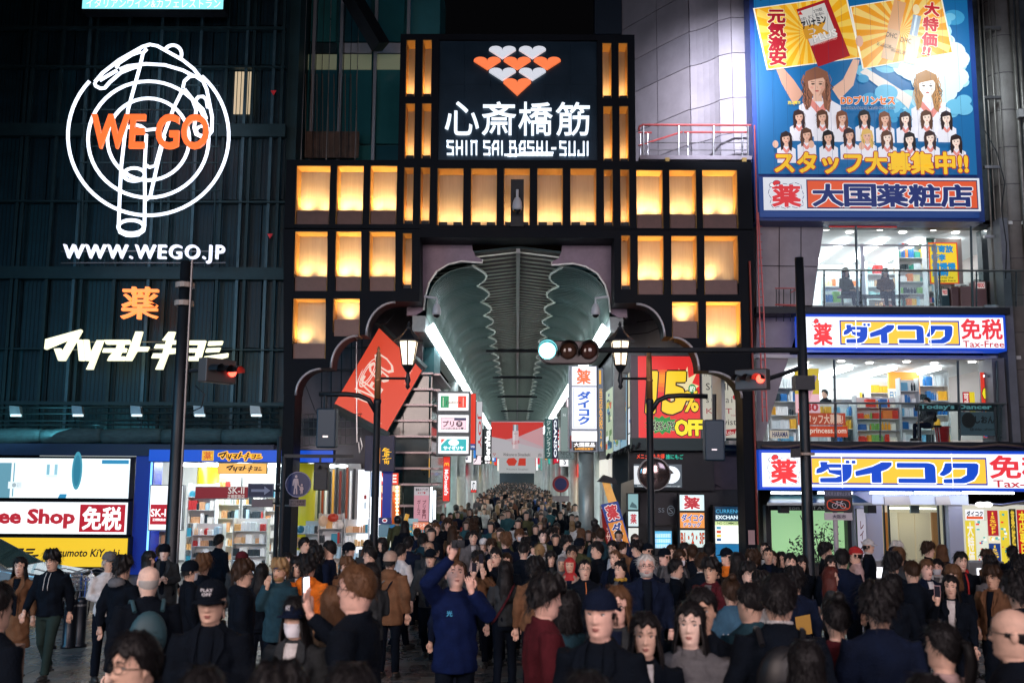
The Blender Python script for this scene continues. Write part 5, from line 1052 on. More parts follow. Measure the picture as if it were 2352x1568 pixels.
pboard('dancer_board',"dark see-through board reading Today's Dancer on the second floor rail",2124 - 22,925,2287,944,27.55,'#0A1418',lambda p:p.text("Today's Dancer",2112,928,2278,942,'#5A8A90',1,.03),.8,'sign');pboard('dancer_name_board','grey board with しおん and a dark round head picture',2205,945,2287,1000,27.56,'#3A4A54',lambda p:(p.ell(2225,965,16,18,'#141416',1,18),p.text('しおん',2240,955,2284,972,'#0A0A10',1,.04),p.text('@ddp_shion',2226,982,2284,990,'#0A0A10',1,.01)),.5,'sign')
pboard('harani_sign','white and blue board ending HARAJUKU by the slanting wall',1768,988,1812,1006,28.1,'#B8B0A0',lambda p:p.text('HARAMA',1774,991,1810,1003,'#1A2A5A',1,.03),.7,'sign')
t = thing('red_bin','red plastic tub beside the seated man on the second floor','tub',P(2165,1010,28.6));c = P(2165,1010,28.6);part('shell',Mb().lathe((c.x,28.6,f2),[(.16,0),(.2,.42),(.22,.44)],16),mat('red_plastic',(.6,.03,.04),.35),t,smooth=True);part('rim',Mb().lathe((c.x,28.6,f2 + .43),[(.23,0),(.23,.03)],16),mat('red_plastic'),t)
t = thing('stool','round stool under the seated man on the second floor','stool',(sx(2115,28.3),28.3,f2));c = (sx(2130,28.3),28.3,f2);part('seat',Mb().lathe((c[0],c[1],c[2] + .42),[(.17,0),(.17,.05)],14),BLACKM,t)
for q in range(4):part('leg',Mb().tube([(c[0] + .13 * math.cos(q * 1.57 + .8),c[1] + .13 * math.sin(q * 1.57 + .8),c[2]),(c[0] + .1 * math.cos(q * 1.57 + .8),c[1] + .1 * math.sin(q * 1.57 + .8),c[2] + .42)],.012,6),STEEL,t)
# glass rails
GLS = glass('rail_glass', (.90, .97, .97), 0)
def rail(label, x0, x1, ytop, ybot, posts, tall, Y):
    t = thing('glass_balustrade',label,'balustrade',P((x0 + x1) / 2,ybot,Y));pm = mat('rail_steel',(.10,.13,.14),.4,.7)
    part('handrail',Mb().tube([P(x0,ytop,Y),P(x1,ytop + 2,Y)],.028,8),mat('rail_light',(.35,.4,.4),.3,.8),t)
    xs_ = sorted([x0] + list(posts) + [x1])
    for a,b in zip(xs_,xs_[1:]):part('glass_pane',Mb().boxD(a + 2,ytop + 4,b - 2,ybot - 2,Y,.012),GLS,t)
    for x in posts:part('post',Mb().tube([P(x,ytop,Y + .05),P(x,ybot,Y + .05)],.025,6),pm,t)
    for x in tall:part('tall_post',Mb().tube([P(x[0],x[1],Y + .1),P(x[0] + 4,ybot,Y + .1)],.035,6),pm,t)
    for x in posts:
        for y in (ytop + 12,ybot - 10):part('clamp',Mb().ball(P(x,y,Y - .02),.035,6,4),pm,t)
rail('glass railing with dark posts in front of the third floor',1876,2350,620,704,(1893,1978,2066,2158,2243,2334),((1966,520),(2230,520)),27.3)
rail('glass railing with dark posts in front of the second floor',1838,2312,925,1012,(1850,1920,2022,2110,2205,2300),((1916,826),(2200,828),(2290,828)),27.3)

# illuminated Daikoku signs
DK = [[(505,690 - 560),(600,130),(596,160),(700,160),(700,200),(820,170),(828,240),(790,300),(700,340),(510,342),(510,296),(620,290),(600,250),(480,260),(500,215),(540,180)]]
def daikoku(pr, x0, y0, x1, y1, l=1): # blocky katakana ダイコク
    W, H = (x1 - x0) / 1535, (y1 - y0) / 270
    G = [[(40,40),(115,40),(105,62),(270,62),(330,62),(330,135),(318,190),(270,238),(220,250),(35,250),(35,205),(180,200),(225,180),(120,150),(110,115),(55,150),(0,160),(5,115),(45,90)],[(275,25),(312,25),(312,55),(275,55)],[(330,25),(368,25),(368,55),(330,55)],
         [(360,135),(520,85),(590,50),(600,40),(700,40),(700,70),(660,110),(600,135),(600,250),(510,250),(510,155),(365,185)],
         [(745,45),(1040,45),(1085,60),(1100,90),(1100,250),(755,250),(755,205),(1000,205),(1000,95),(745,95)],
         [(1190,45),(1480,45),(1500,60),(1490,150),(1450,215),(1370,250),(1170,250),(1170,210),(1330,200),(1385,165),(1390,95),(1265,95),(1230,145),(1170,180),(1130,165),(1165,120),(1180,80)]]
    for g in G:
        q = [(x0 + (u - 0) * W, y0 + v * H) for u, v in g]; w_ = (y1 - y0) * .045
        for a,b in zip(q,q[1:] + q[:1]):pr.line([a,b],w_ * 2,'#F6F8FF',l);pr.ell(a[0],a[1],w_,w_,'#F6F8FF',l,7)
        pr.poly(q, '#0E44B8', l + 1)
    q = [(x0 + u * W,y0 + v * H) for u,v in ((118,98),(232,98),(228,122),(130,122))];pr.poly(q,'#F6F8FF',l + 2)
def yaku(pr, x0, y0, x1, y1, l=1): # drug character with a capsule and dashed outline
    w_, h_ = x1 - x0, y1 - y0; cx, cy = (x0 + x1) / 2, (y0 + y1) / 2
    o = [(.12,.30),(.2,.22),(.45,.17),(.6,.2),(.75,.14),(.9,.2),(.93,.4),(.97,.55),(.92,.7),(.95,.85),(.8,.95),(.62,.9),(.5,.97),(.35,.9),(.2,.95),(.12,.8),(.16,.65),(.08,.5)]
    for a,b in zip(o,o[1:] + o[:1]):pr.line([(x0 + a[0] * w_,y0 + a[1] * h_),(x0 + (a[0] * .25 + b[0] * .75) * w_,y0 + (a[1] * .25 + b[1] * .75) * h_)],w_ * .012,'#1A2A5A',l)
    pr.text('薬',x0 + w_ * .18,y0 + h_ * .22,x0 + w_ * .88,y0 + h_ * .90,'#E0343A',l + 1,.034)
    for (u,v,c) in ((.30,.14,'#E0343A'),(.20,.22,'#FFFFFF')):pr.ell(x0 + w_ * u,y0 + h_ * v,w_ * .095,h_ * .075,'#1A2A5A',l + 1,14).ell(x0 + w_ * u,y0 + h_ * v,w_ * .08,h_ * .06,c,l + 2,14)
    pr.line([(x0 + w_ * .21,y0 + h_ * .21),(x0 + w_ * .31,y0 + h_ * .13)],h_ * .10,'#E0343A',l + 3)
def dsign(label, x0, y0, x1, y1, Y, yk, dk, mz, tx):
    t = thing('illuminated_drugstore_sign',label,'sign',P((x0 + x1) / 2,y1,Y),'illuminated ダイコク signs');BL = mat('sign_blue',(.01,.05,.5),.35,emit=.55,ecol=(.01,.09,.75))
    part('case',Mb().boxD(x0,y0,x1,y1,Y + .02,.55),BL,t,bevel=.03);h = y1 - y0;b = h * .08
    pr = Pr(FD(x0,y0,x1,y1,Y),(x0,y0,x1,y1),'lit',1.12);pr.rect(x0 + b,y0 + b,x1 - b,y1 - b,'#F2F6FC',0)
    yaku(pr,*yk,1);a0,a1 = dk;pr.rect(a0,y0 + h * .17,a1,y1 - h * .15,'#1438A0',1).rect(a0 + 3,y0 + h * .21,a1 - 3,y1 - h * .19,'#F9BE3C',2)
    daikoku(pr, a0 + 8 if a0 > 1900 else a0 + 12, y0 + h * .20, a1 - 10, y1 - h * .15, 3)
    pr.text('免税',mz[0],y0 + h * .12,mz[1],y0 + h * .68,'#D8343E',1,.03);pr.text('Tax-Free',tx[0],y0 + h * .72,tx[1],y0 + h * .90,'#B8343E',1,.015)
    pr.done(t)
    for q in (.27,.63):xx = x0 + (x1 - x0) * q;part('panel_seam',Mb().boxD(xx,y0 + b,xx + 1.2,y1 - b,Y - .02,.02),mat('seam_glow',(1,1,1),.4,emit=1.6),t)
    return t
dsign('smaller lit ダイコク 免税 Tax-Free sign between the second and third floors',1838,722,2312,805,27.0,(1858,728,1918,800),(1929,2204),(2208,2302),(2210,2305))
dsign('big lit ダイコク 免税 sign above the ground floor shops',1743,1034,2448,1127,27.0,(1756,1040,1840,1118),(1862,2267),(2274,2420),(2280,2424))

# billboard
bbd = thing('idol_billboard','huge blue billboard of waving girls over an orange 大国薬粧店 panel','billboard',P(1990,510,26.9))
part('case',Mb().boxD(1727,-60,2246,508,27.3,.7),mat('billboard_blue',(.01,.05,.25),.4,var=.1),bbd)
pr = Pr(FD(1737.5, -30, 2235, 500, 27.25), (75, -90, 1555, 1488), 'lit', .72)  # glow put into the print, standing in for floodlight falling on it
pr.rect(75, -90, 1555, 1200, '#12649C', 0)
rq = random.Random(4)
for i in range(150):
    a_ = rq.uniform(0,2 * PI);d_ = rq.random() ** .6;cx,cy = 1290 + math.cos(a_) * d_ * 520,470 + math.sin(a_) * d_ * 430;rr = rq.uniform(25,80) * (1.25 - d_ * .6)
    if cx + rr * 1.4 > 1550 or cx - rr * 1.4 < 80: continue
    pr.ell(cx,cy,rr * 1.4,rr,['#EFF9FC','#D6EEF5','#A8D6E8','#6AB6D6','#3A94C2'][min(4,int(d_ * 4.6 + rq.uniform(-.5,.5)))] if d_ > .1 else '#F4FBFD',1 + (150 - i) % 9 * .9 + (1 - d_) * 2,16)
def card(q, ct, cb):
    pr.poly(q,'#F4F0E0',12);cx = sum(p[0] for p in q) / 4;cy = sum(p[1] for p in q) / 4;qq = [(cx + (x - cx) * .97,cy + (y - cy) * .97) for x,y in q];pr.poly(qq,ct,13)
    for k in range(20):
        a_ = 2 * PI * k / 20;
        def hit(an):
            best = 1e9
            for (xa, ya), (xb, yb) in zip(qq, qq[1:] + qq[:1]):
                dx,dy = math.cos(an),math.sin(an);ex,ey = xb - xa,yb - ya;den = dx * ey - dy * ex
                if abs(den) < 1e-9: continue
                t_ = ((xa - cx) * ey - (ya - cy) * ex) / den;s_ = ((xa - cx) * dy - (ya - cy) * dx) / den
                if t_ > 0 and -1e-6 <= s_ <= 1 + 1e-6: best = min(best, t_)
            return (cx + math.cos(an) * best, cy + math.sin(an) * best)
        pr.poly([(cx, cy), hit(a_), hit(a_ + .15)], cb, 14)
card([(66,70),(716,-25),(800,412),(150,500)],'#F2AE1E','#F8D05A');card([(735,55),(1370,-50),(1435,375),(805,490)],'#F0A028','#F8D478')
def rot(q,a,cx,cy):a = math.radians(a);return [(cx + (x - cx) * math.cos(a) - (y - cy) * math.sin(a),cy + (x - cx) * math.sin(a) + (y - cy) * math.cos(a)) for x,y in q]
def rbox(x0,y0,x1,y1,a,cx,cy,col,l):pr.poly(rot([(x0,y0),(x1,y0),(x1,y1),(x0,y1)],a,cx,cy),col,l)
pr.vtext('元気激安', 165, 85, 285, 465, '#A8182A', 17, .05, out='#F4E8B8', ob=.04)
rbox(425,30,660,450,-19,540,235,'#A81E26',15);rbox(428,50,625,300,-19,540,235,'#D4D0CA',16);pr.text('アリナミン',395,140,570,195,'#1A1C24',17,.05,rot=-17);pr.text('EX',415,185,570,265,'#D89A2E',17,.09,rot=-14);pr.text('PLUS',470,235,640,285,'#EAE6E0',17,.04,'#8A8A8A',.02,rot=-17);pr.text('目の疲れ、肩こり、腰の痛みに',380,115,560,140,'#4A4A50',17,.01,rot=-17);pr.text('270錠',480,72,545,96,'#3A3A40',17,.01,rot=-17);pr.poly([(372,118),(390,88),(408,116)],'#C8242A',17)
pr.text('ビタミンB₁,B₆,B₁₂製剤 ビタミンE配合', 465, 290, 640, 312, '#E8B8B0', 17, .0, rot=-17)
rbox(985,10,1070,220,16,1027,220,'#E0A878',15);rbox(990,215,1075,430,16,1027,220,'#D8AE84',16);rbox(1150,110,1205,270,14,1160,200,'#9AAABA',15);rbox(1166,110,1180,270,14,1160,200,'#D8E4EC',16);rbox(1145,255,1230,450,14,1160,200,'#F0D4A8',16);pr.ell(1193,75,24,36,'#F4DCA8',15,14)
for x,y in ((978,240),(1075,275)):pr.text('DHC',x,y,x + 72,y + 34,'#2A1E28',18,.0,rot=12)
for x,y in ((945,275),(1042,315)):pr.text('LIP CREAM',x,y,x + 26,y + 105,'#2A1E28',18,.0,rot=104)
for i,ch in enumerate('大特価'):pr.text(ch,1250 - i * 14,30 + i * 105,1350 - i * 14,120 + i * 105,'#C8202E',18,.05,'#F8E8C8',.05,rot=6)
pr.text('!!', 1220, 335, 1275, 395, '#C8202E', 18, .04, '#F8E8C8', .05, rot=12)
SKN = '#E2B49C'; SKL = '#F4DCCC'
def girl(cx, cy, s, hair, sk, back=False, l=20, look=0, long=True):
    # s = face height; (cx, cy) = face centre
    if long:pr.poly([(cx - .62 * s,cy - .1 * s),(cx - .5 * s,cy - .62 * s),(cx,cy - .85 * s),(cx + .5 * s,cy - .6 * s),(cx + .62 * s,cy),(cx + .60 * s,cy + .7 * s),(cx + .52 * s,cy + 1.25 * s),(cx + .30 * s,cy + 1.05 * s),(cx + .22 * s,cy + .5 * s),(cx - .22 * s,cy + .5 * s),(cx - .34 * s,cy + 1.0 * s),(cx - .55 * s,cy + 1.15 * s),(cx - .6 * s,cy + .5 * s)],hair,l)
    if long:
        R_ = random.Random(int(cx * 7 + cy));c_ = lin(hair);hx = lambda k:'#%02X%02X%02X' % tuple(min(255,int(int(hair[i:i + 2],16) * k)) for i in (1,3,5))
        for k in range(int(16 if s < 100 else 60)):
            sd = R_.choice((-1,1));x0 = cx + sd * R_.uniform(.36,.60) * s;y0 = cy + R_.uniform(-.5,.5) * s;L2 = R_.uniform(.3,.8) * s;wv = R_.uniform(.03,.12) * s * R_.choice((-1,1))
            pr.line([(x0,y0),(x0 + sd * .05 * s + wv,y0 + L2 * .5),(x0 - sd * .04 * s,y0 + L2)],R_.uniform(.015,.04) * s,hx(R_.choice((.6,.8,1.12,1.25))),l + .3 + k * .02)
    pr.poly([(cx - .18 * s,cy + .35 * s),(cx + .18 * s,cy + .35 * s),(cx + .22 * s,cy + .75 * s),(cx - .22 * s,cy + .75 * s)],sk,l + 1)
    pr.ell(cx + look * .04 * s,cy - .18 * s,.56 * s,.55 * s,hair,l + 1,20);f = cx + look * .06 * s
    pr.poly([(f - .40 * s,cy - .25 * s),(f - .3 * s,cy - .5 * s),(f + .3 * s,cy - .5 * s),(f + .40 * s,cy - .25 * s),(f + .37 * s,cy + .15 * s),(f + .2 * s,cy + .42 * s),(f,cy + .54 * s),(f - .2 * s,cy + .42 * s),(f - .37 * s,cy + .15 * s)],sk,l + 2)
    pr.poly([(f - .44 * s,cy - .15 * s),(f - .42 * s,cy - .5 * s),(f,cy - .66 * s),(f + .42 * s,cy - .5 * s),(f + .44 * s,cy - .1 * s),(f + .3 * s,cy - .33 * s),(f - .05 * s,cy - .26 * s),(f - .3 * s,cy - .2 * s)],hair,l + 3)
    for q in (-1,1):pr.ell(f + q * .17 * s,cy - .04 * s,.085 * s,.035 * s,'#2A1A18',l + 3,8);pr.line([(f + q * .09 * s,cy - .13 * s),(f + q * .27 * s,cy - .14 * s)],.025 * s,'#5A3A2A',l + 3)
    pr.poly([(f + .40 * s,cy - .25 * s),(f + .37 * s,cy + .15 * s),(f + .2 * s,cy + .42 * s),(f + .05 * s,cy + .53 * s),(f + .20 * s,cy + .2 * s),(f + .27 * s,cy - .1 * s)],{SKN:'#CF9C84',SKL:'#E6C8B6'}.get(sk,'#EADCD0'),l + 2.5)
    for q in (-1,1):pr.ell(f + q * .23 * s,cy + .12 * s,.08 * s,.06 * s,{SKN:'#E0A08C'}.get(sk,'#F2CFC2'),l + 2.7,10)
    pr.ell(f,cy + .28 * s,.10 * s,.035 * s,'#B84A48',l + 3,8);pr.line([(f,cy + .05 * s),(f + .03 * s,cy + .15 * s)],.02 * s,'#C08A74',l + 3)
def bodyg(cx, cy, s, l=17): # white blouse with pink checked collar
    pr.poly([(cx - .95 * s,cy + 2.4 * s),(cx - .95 * s,cy + 1.0 * s),(cx - .35 * s,cy + .65 * s),(cx + .35 * s,cy + .65 * s),(cx + .95 * s,cy + 1.0 * s),(cx + .95 * s,cy + 2.4 * s)],'#E6E4EC',l);pr.poly([(cx - .4 * s,cy + .62 * s),(cx,cy + 1.1 * s),(cx + .4 * s,cy + .62 * s),(cx + .5 * s,cy + .9 * s),(cx + .1 * s,cy + 1.4 * s),(cx - .1 * s,cy + 1.4 * s),(cx - .5 * s,cy + .9 * s)],'#E08A80',l + 1)
# two big girls with raised arms
pr.poly([(330,740),(395,660),(330,560),(262,480),(215,490),(250,590)],'#C89880',8);pr.poly([(640,700),(590,620),(670,560),(745,420),(790,425),(740,600)],SKN,8);pr.ell(790,300,26,40,SKN,19,12);bodyg(505,590,150,9);girl(490,600,150,'#8A5A44',SKN,l=12,look=-.3)
pr.poly([(1110,760),(1140,680),(960,560),(830,480),(790,510),(900,600),(1050,700)],'#E4D8D0',8);pr.poly([(1350,760),(1310,690),(1400,610),(1430,480),(1465,480),(1440,640)],'#F0ECEA',8);bodyg(1260,620,140,9);girl(1240,610,140,'#A87A4A','#FBF4EE',l=12,look=.2)
pr.text('DDプリンセス',645,675,1015,735,'#E87A2E',18,.05,'#F4F4F4',.04);pr.text('DAIKOKU DRUG IMAGE GIRLS UNIT',652,748,1018,766,'#1E2A5A',18,.02,'#DCE8F0',.03);pr.text('西山琴海',285,712,372,735,'#E8D23A',18,.03)
hc = ['#2A1A18', '#3A2420', '#1E1614', '#5A3A28', '#7A4A30']
for i,(x,y) in enumerate(((355,825),(515,825),(648,830),(800,825),(938,835),(1078,835),(1222,825),(1358,830))):bodyg(x,y,66,21);girl(x,y,66,hc[(i * 2 + 1) % 5] if i not in (2,4) else '#7A4A30',SKN if i < 5 else SKL,l=23,look=(-1) ** i * .4)
for i,(x,y) in enumerate(((262,975),(400,950),(548,965),(690,950),(812,955),(945,965),(1098,975),(1236,965),(1412,990))):bodyg(x,y,66,28);girl(x,y,66,'#D8B060' if i == 4 else hc[(i * 3) % 4],SKN if i < 5 else SKL,l=30,look=(-1) ** (i + 1) * .5)
for i,(x,y) in enumerate(((188,1010),(430,1010),(770,1020))):pr.ell(x,y,20,26,SKN,34,12)
pr.text('スタッフ大募集中!!', 178, 1062, 1478, 1205, '#F8C42A', 38, .04, '#A82A1E', .045)
pr.rect(75, 1222, 1555, 1488, '#123A7A', 1).rect(95, 1234, 1548, 1452, '#E4E8F0', 41)
pr.rect(385, 1248, 1532, 1440, '#1E2A5A', 42).rect(392, 1256, 1525, 1432, '#E4592E', 43)
for i,ch in enumerate('大国薬粧店'):pr.text(ch,425 + i * 215,1280,630 + i * 215,1424,'#1A2A6A',44,.036,'#F0F0F4',.035)
yaku(pr, 105, 1240, 375, 1448, 43)
for k in range(15): pr.rect(75 + 98 * k, -90, 76.4 + 98 * k, 1210, '#0C3A5E', 50)
pr.done(bbd)
for i, x in enumerate((1790, 2000, 2200)):
    t = thing('billboard_floodlight','floodlight on an arm above the billboard, %s' % ['left','middle','right'][i],'floodlight',P(x,-60,25.5),'floodlights over the billboard');c = P(x,-75,25.2);part('head',Mb().box((c.x - .2,25.1,c.z - .1),(c.x + .2,25.4,c.z + .1)),GREYM,t);part('arm',Mb().tube([(c.x,25.4,c.z),(c.x,27.4,c.z + .1)],.03,6),GREYM,t)
def spotl(name, loc, tgt, p, col, ang, bl=.6, r=.2):
    l = bpy.data.lights.new(name,'SPOT');l.energy = p;l.color = col;l.spot_size = math.radians(ang);l.spot_blend = bl;l.shadow_soft_size = r;o = bpy.data.objects.new(name,l);COL.objects.link(o);o.location = loc;o.rotation_euler = (Vector(tgt) - Vector(loc)).to_track_quat('-Z','Y').to_euler();return o
spotl('billboard_spot',P(2235,-60,24.8),P(2170,250,27.3),900,(.85,.95,1),110,1,.8)
spotl('tower_spot', P(1700, -60, 23.5), P(1645, 250, 28.6), 4300, (.88, .88, 1), 72, 1)
# roof walkway rail right of the gate
t = thing('walkway_railing','steel walkway railing with red handrail beside the tower','railing',P(1597,365,27.6))
part('handrail',Mb().tube([P(1467,300,27.5),P(1469,291,27.5),P(1476,287,27.5),P(1728,288,27.5)],.035,8),mat('red_rail',(.55,.12,.12),.35,.3),t);RR = mat('red_rail')
for p_ in (((1466,305),(1497,305)),((1571,304),(1715,304)),((1466,335),(1568,303))):part('rear_rail',Mb().tube([P(p_[0][0],p_[0][1],28.2),P(p_[1][0],p_[1][1],28.2)],.03,6),RR,t)
for x in (1478,1559,1639,1718):part('post',Mb().tube([P(x,288,27.5),P(x,364,27.5)],.028,6),STEEL,t)
for x in (1471,1488,1580,1705):part('rear_post',Mb().tube([P(x,304,28.2),P(x,360,28.2)],.022,6),STEEL,t)
for y in (328,345):part('middle_rail',Mb().tube([P(1480,y,27.5),P(1718,y,27.5)],.013,6),STEEL,t)
part('deck',Mb().boxD(1470,357,1727,366,27.3,1.2),mat('deck_lilac',(.35,.32,.38),.5,.4,var=.2),t)
for x in (1528,1705):part('deck_bracket',Mb().boxD(x,362,x + 10,374,27.2,.3),mat('brass',(.5,.35,.12),.4,.6),t)
# red ladder
t = thing('red_ladder','thin red fixed ladder on the right edge of the gate','ladder',P(1745,900,27.4))
for dx in (0,14):part('rail',Mb().tube([P(1733 + dx * .6,288 + (200 if dx else 0),27.2),P(1744 + dx * .7,700,27.2),P(1752 + dx * .7,968,27.2)],.022,6),mat('red_rail'),t)
for k in range(24):part('rung',Mb().tube([P(1741 + k * .45,520 + k * 18,27.2),P(1750 + k * .45,520 + k * 18,27.2)],.012,5),mat('red_rail'),t)
t = thing('small_balcony_rail','small dark balcony rail beside the red ladder','railing',P(1810,700,27.4))
for p_ in (((1780,662),(1832,662)),((1782,699),(1832,700)),((1816,672),(1834,662)),((1780,700),(1832,741 - 38))):part('rail',Mb().tube([P(*p_[0],27.5),P(*p_[1],27.5)],.018,6),mat('red_rail'),t)
for x in (1783,1800,1816,1824,1832):part('post',Mb().tube([P(x,664,27.5),P(x,738,27.5)],.014,5),BLACKM,t)
# far right pipes and column
t = thing('piped_building_edge','grey building edge with vertical pipes at the right border','building',(11.5,28,0));PG = mat('pipe_stone',(.26,.25,.24),.5,var=.3,vscale=1.5)
part('wall',Mb().boxD(2250,-80,2420,1040,28.6,.3),mat('edge_wall',(.10,.13,.15),.5,var=.4),t)
part('round_column',Mb().lathe((P(2325,400,28).x,28.3,0),[(.42,P(2325,1030,28).z),(.42,22)],24),PG,t,smooth=True)
for k in range(12):z = P(2325,k * 85,28).z;part('column_ring',Mb().lathe((P(2325,400,28).x,28.3,z),[(.43,0),(.43,.02)],24),mat('joint_dark'),t)
for x,r_ in ((2268,.03),(2278,.02),(2292,.035),(2345,.06),(2358,.06),(2305,.02)):a = P(x,300,27.7).x;part('pipe',Mb().tube([(a,27.8,3.8),(a,27.8,21)],r_,8),mat('pipe_grey',(.25,.24,.22),.4,.4,var=.3),t,smooth=True)
for k in range(6):part('pipe_clamp',Mb().boxD(2262,60 + k * 160,2300,66 + k * 160,27.74,.1),STEEL,t)
part('junction_box',Mb().boxD(2341,250,2352,268,27.6,.15),mat('box_white',(.5,.5,.5),.5),t)
t = thing('hanging_cable','loose cable hanging down beside the billboard','cable',P(2290,500,27.5));part('strand',Mb().tube([P(2262,300,27.5),P(2290,350,27.5),P(2308,420,27.4),P(2300,480,27.4),P(2312,560,27.4),P(2310,640,27.4)],.016,6),BLACKM,t,smooth=True)

# ground floor right
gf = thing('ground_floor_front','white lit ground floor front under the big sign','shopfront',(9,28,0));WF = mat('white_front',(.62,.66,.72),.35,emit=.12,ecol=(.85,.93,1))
zt_ = P(2000, 1127, 27.6).z
part('head_band',Mb().boxD(2003,1128,2224,1158,27.7,.3),WF,gf);part('wall_pier',Mb().boxD(1965,1128,2030,1420,27.75,.3),mat('front_lilac',(.45,.46,.55),.4,emit=.05),gf);part('wall_pier',Mb().boxD(2184,1128,2216,1420,27.75,.3),mat('front_lilac'),gf)
for x0,x1 in ((1772,1850),(1880,1958),(2000,2095),(2103,2205),(2213,2330)):part('tube_lamp',Mb().boxD(x0,1129,x1,1134,27.3,.08),mat('front_tube',(1,1,1),.4,emit=9,ecol=(.88,.96,1)),gf)
for x0,x1 in ((2032,2092),(2150,2184)):part('cream_hood',Mb().prismD([(x0,1140),(x1 - 4,1138),(x1,1158),(x0 + 2,1160)][::-1],27.6,.3),mat('cream_hood',(.5,.45,.40),.5),gf)
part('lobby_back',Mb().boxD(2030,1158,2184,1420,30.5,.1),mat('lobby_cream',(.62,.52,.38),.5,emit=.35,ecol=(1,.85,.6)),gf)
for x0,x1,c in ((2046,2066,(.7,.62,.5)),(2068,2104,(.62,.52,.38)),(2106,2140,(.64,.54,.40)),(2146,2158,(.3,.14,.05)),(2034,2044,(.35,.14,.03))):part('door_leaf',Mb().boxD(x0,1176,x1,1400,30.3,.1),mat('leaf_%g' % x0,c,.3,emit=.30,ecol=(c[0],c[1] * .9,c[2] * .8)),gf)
part('lobby_lamp',Mb().boxD(2050,1166,2150,1169,29.5,.4),mat('lobby_tube',(1,1,1),.4,emit=5,ecol=(1,.9,.7)),gf);part('lobby_sensor',Mb().boxD(2092,1160,2112,1178,28.2,.1),GREYM,gf)
for x in (2034,2045,2160,2172,2182):part('door_frame',Mb().boxD(x,1158,x + 3,1400,28.0,.08),BLACKM,gf)
part('glass_pane', Mb().boxD(2047, 1158, 2182, 1400, 28.1, .012), GLS, gf)
t = thing('green_lit_shop','pale green lit shop window with dark potted leaves','shop window',P(1850,1290,28));part('glow_back',Mb().boxD(1765,1170,1962,1420,29.6,.1),mat('green_glow',(.45,.6,.35),.6,emit=.62,ecol=(.62,.95,.45)),t)
for x in (1762, 1950): part('frame', Mb().boxD(x, 1160, x + 12, 1420, 28, .3), BLACKM, t)
part('glass_pane',Mb().boxD(1775,1165,1950,1420,28.1,.012),GLS,t);part('dark_frieze',Mb().boxD(1766,1160,1955,1172,27.95,.1),mat('frieze',(.01,.012,.015),.4),t)
pr = Pr(FD(1766,1160,1955,1172,27.94),(1766,1160,1955,1172),'lit',.4);pr.text('Mason Le TAXI',1790,1162,1905,1170,'#8A9090',0);pr.done(t)
t = thing('green_awning','dark green sloping awning with white lower edge','awning',P(1880,1160,27));m1 = Mb();q = [P(1772,1136,27.7),P(1966,1136,27.7),P(2002,1157,26.6),P(1762,1157,26.6)];m1.add([*q,*[v + Vector((0,0,-.04)) for v in q]],[(0,1,2,3),(7,6,5,4),(0,4,5,1),(1,5,6,2),(2,6,7,3),(3,7,4,0)]);part('canopy',m1,mat('awning_green',(.03,.09,.08),.35,.2,var=.2),t);part('edge_bar',Mb().tube([q[3],q[2]],.04,6),mat('awning_edge',(.6,.65,.65),.4),t)
for x in (1793,1993):part('speaker',Mb().boxD(x,1160,x + 20,1178,26.9,.3),BLACKM,t)
# potted plant silhouette
t = thing('potted_shrub','dark leafy potted shrub in front of the green window','plant',P(1880,1300,27.8));c = P(1885,1250,27.8);rq = random.Random(8);tr = Mb()
for k in range(9):tr.tube([(c.x + rq.uniform(-.1,.1),27.8,.5),(c.x + rq.uniform(-.7,.5),27.8 + rq.uniform(-.2,.2),c.z + rq.uniform(-.2,.8))],.012,5)
part('stem', tr, mat('stem_dark', (.02, .025, .02), .7), t); lv = Mb()
for k in range(420):
    a_ = rq.uniform(0,2 * PI);r_ = rq.random() ** .5;p = Vector((c.x - .1 + math.cos(a_) * r_ * .75 + rq.uniform(-.05,.05),27.8 + rq.uniform(-.3,.3),c.z - .1 + math.sin(a_) * r_ * .55 * (1.4 if math.cos(a_) > 0 else .8)));s_ = rq.uniform(.03,.07);d1 = Vector((rq.uniform(-1,1),rq.uniform(-1,1),rq.uniform(-1,1))).normalized() * s_;d2 = d1.cross(Vector((rq.uniform(-1,1),rq.uniform(-1,1),1))).normalized() * s_ * .5
    lv.add([p - d1, p + d2, p + d1, p - d2], [(0, 1, 2, 3)])
part('crown',lv,mat('leaf_dark',(.02,.04,.035),.6),t);part('pot',Mb().lathe((c.x,27.8,0),[(.2,0),(.28,.5),(.3,.52)],16),mat('pot_dark',(.05,.04,.04),.6),t)
vsign('white_katakana_banner','white vertical banner with dark レインボー letters by the pillar',1966 + 4,1168,1992 - 2,1290,27.5,'#B9B6C4','レインボ','#5A1A2A',.7,tb=(1975,1196,1985,1284),case=BLACKM,dep=.08)
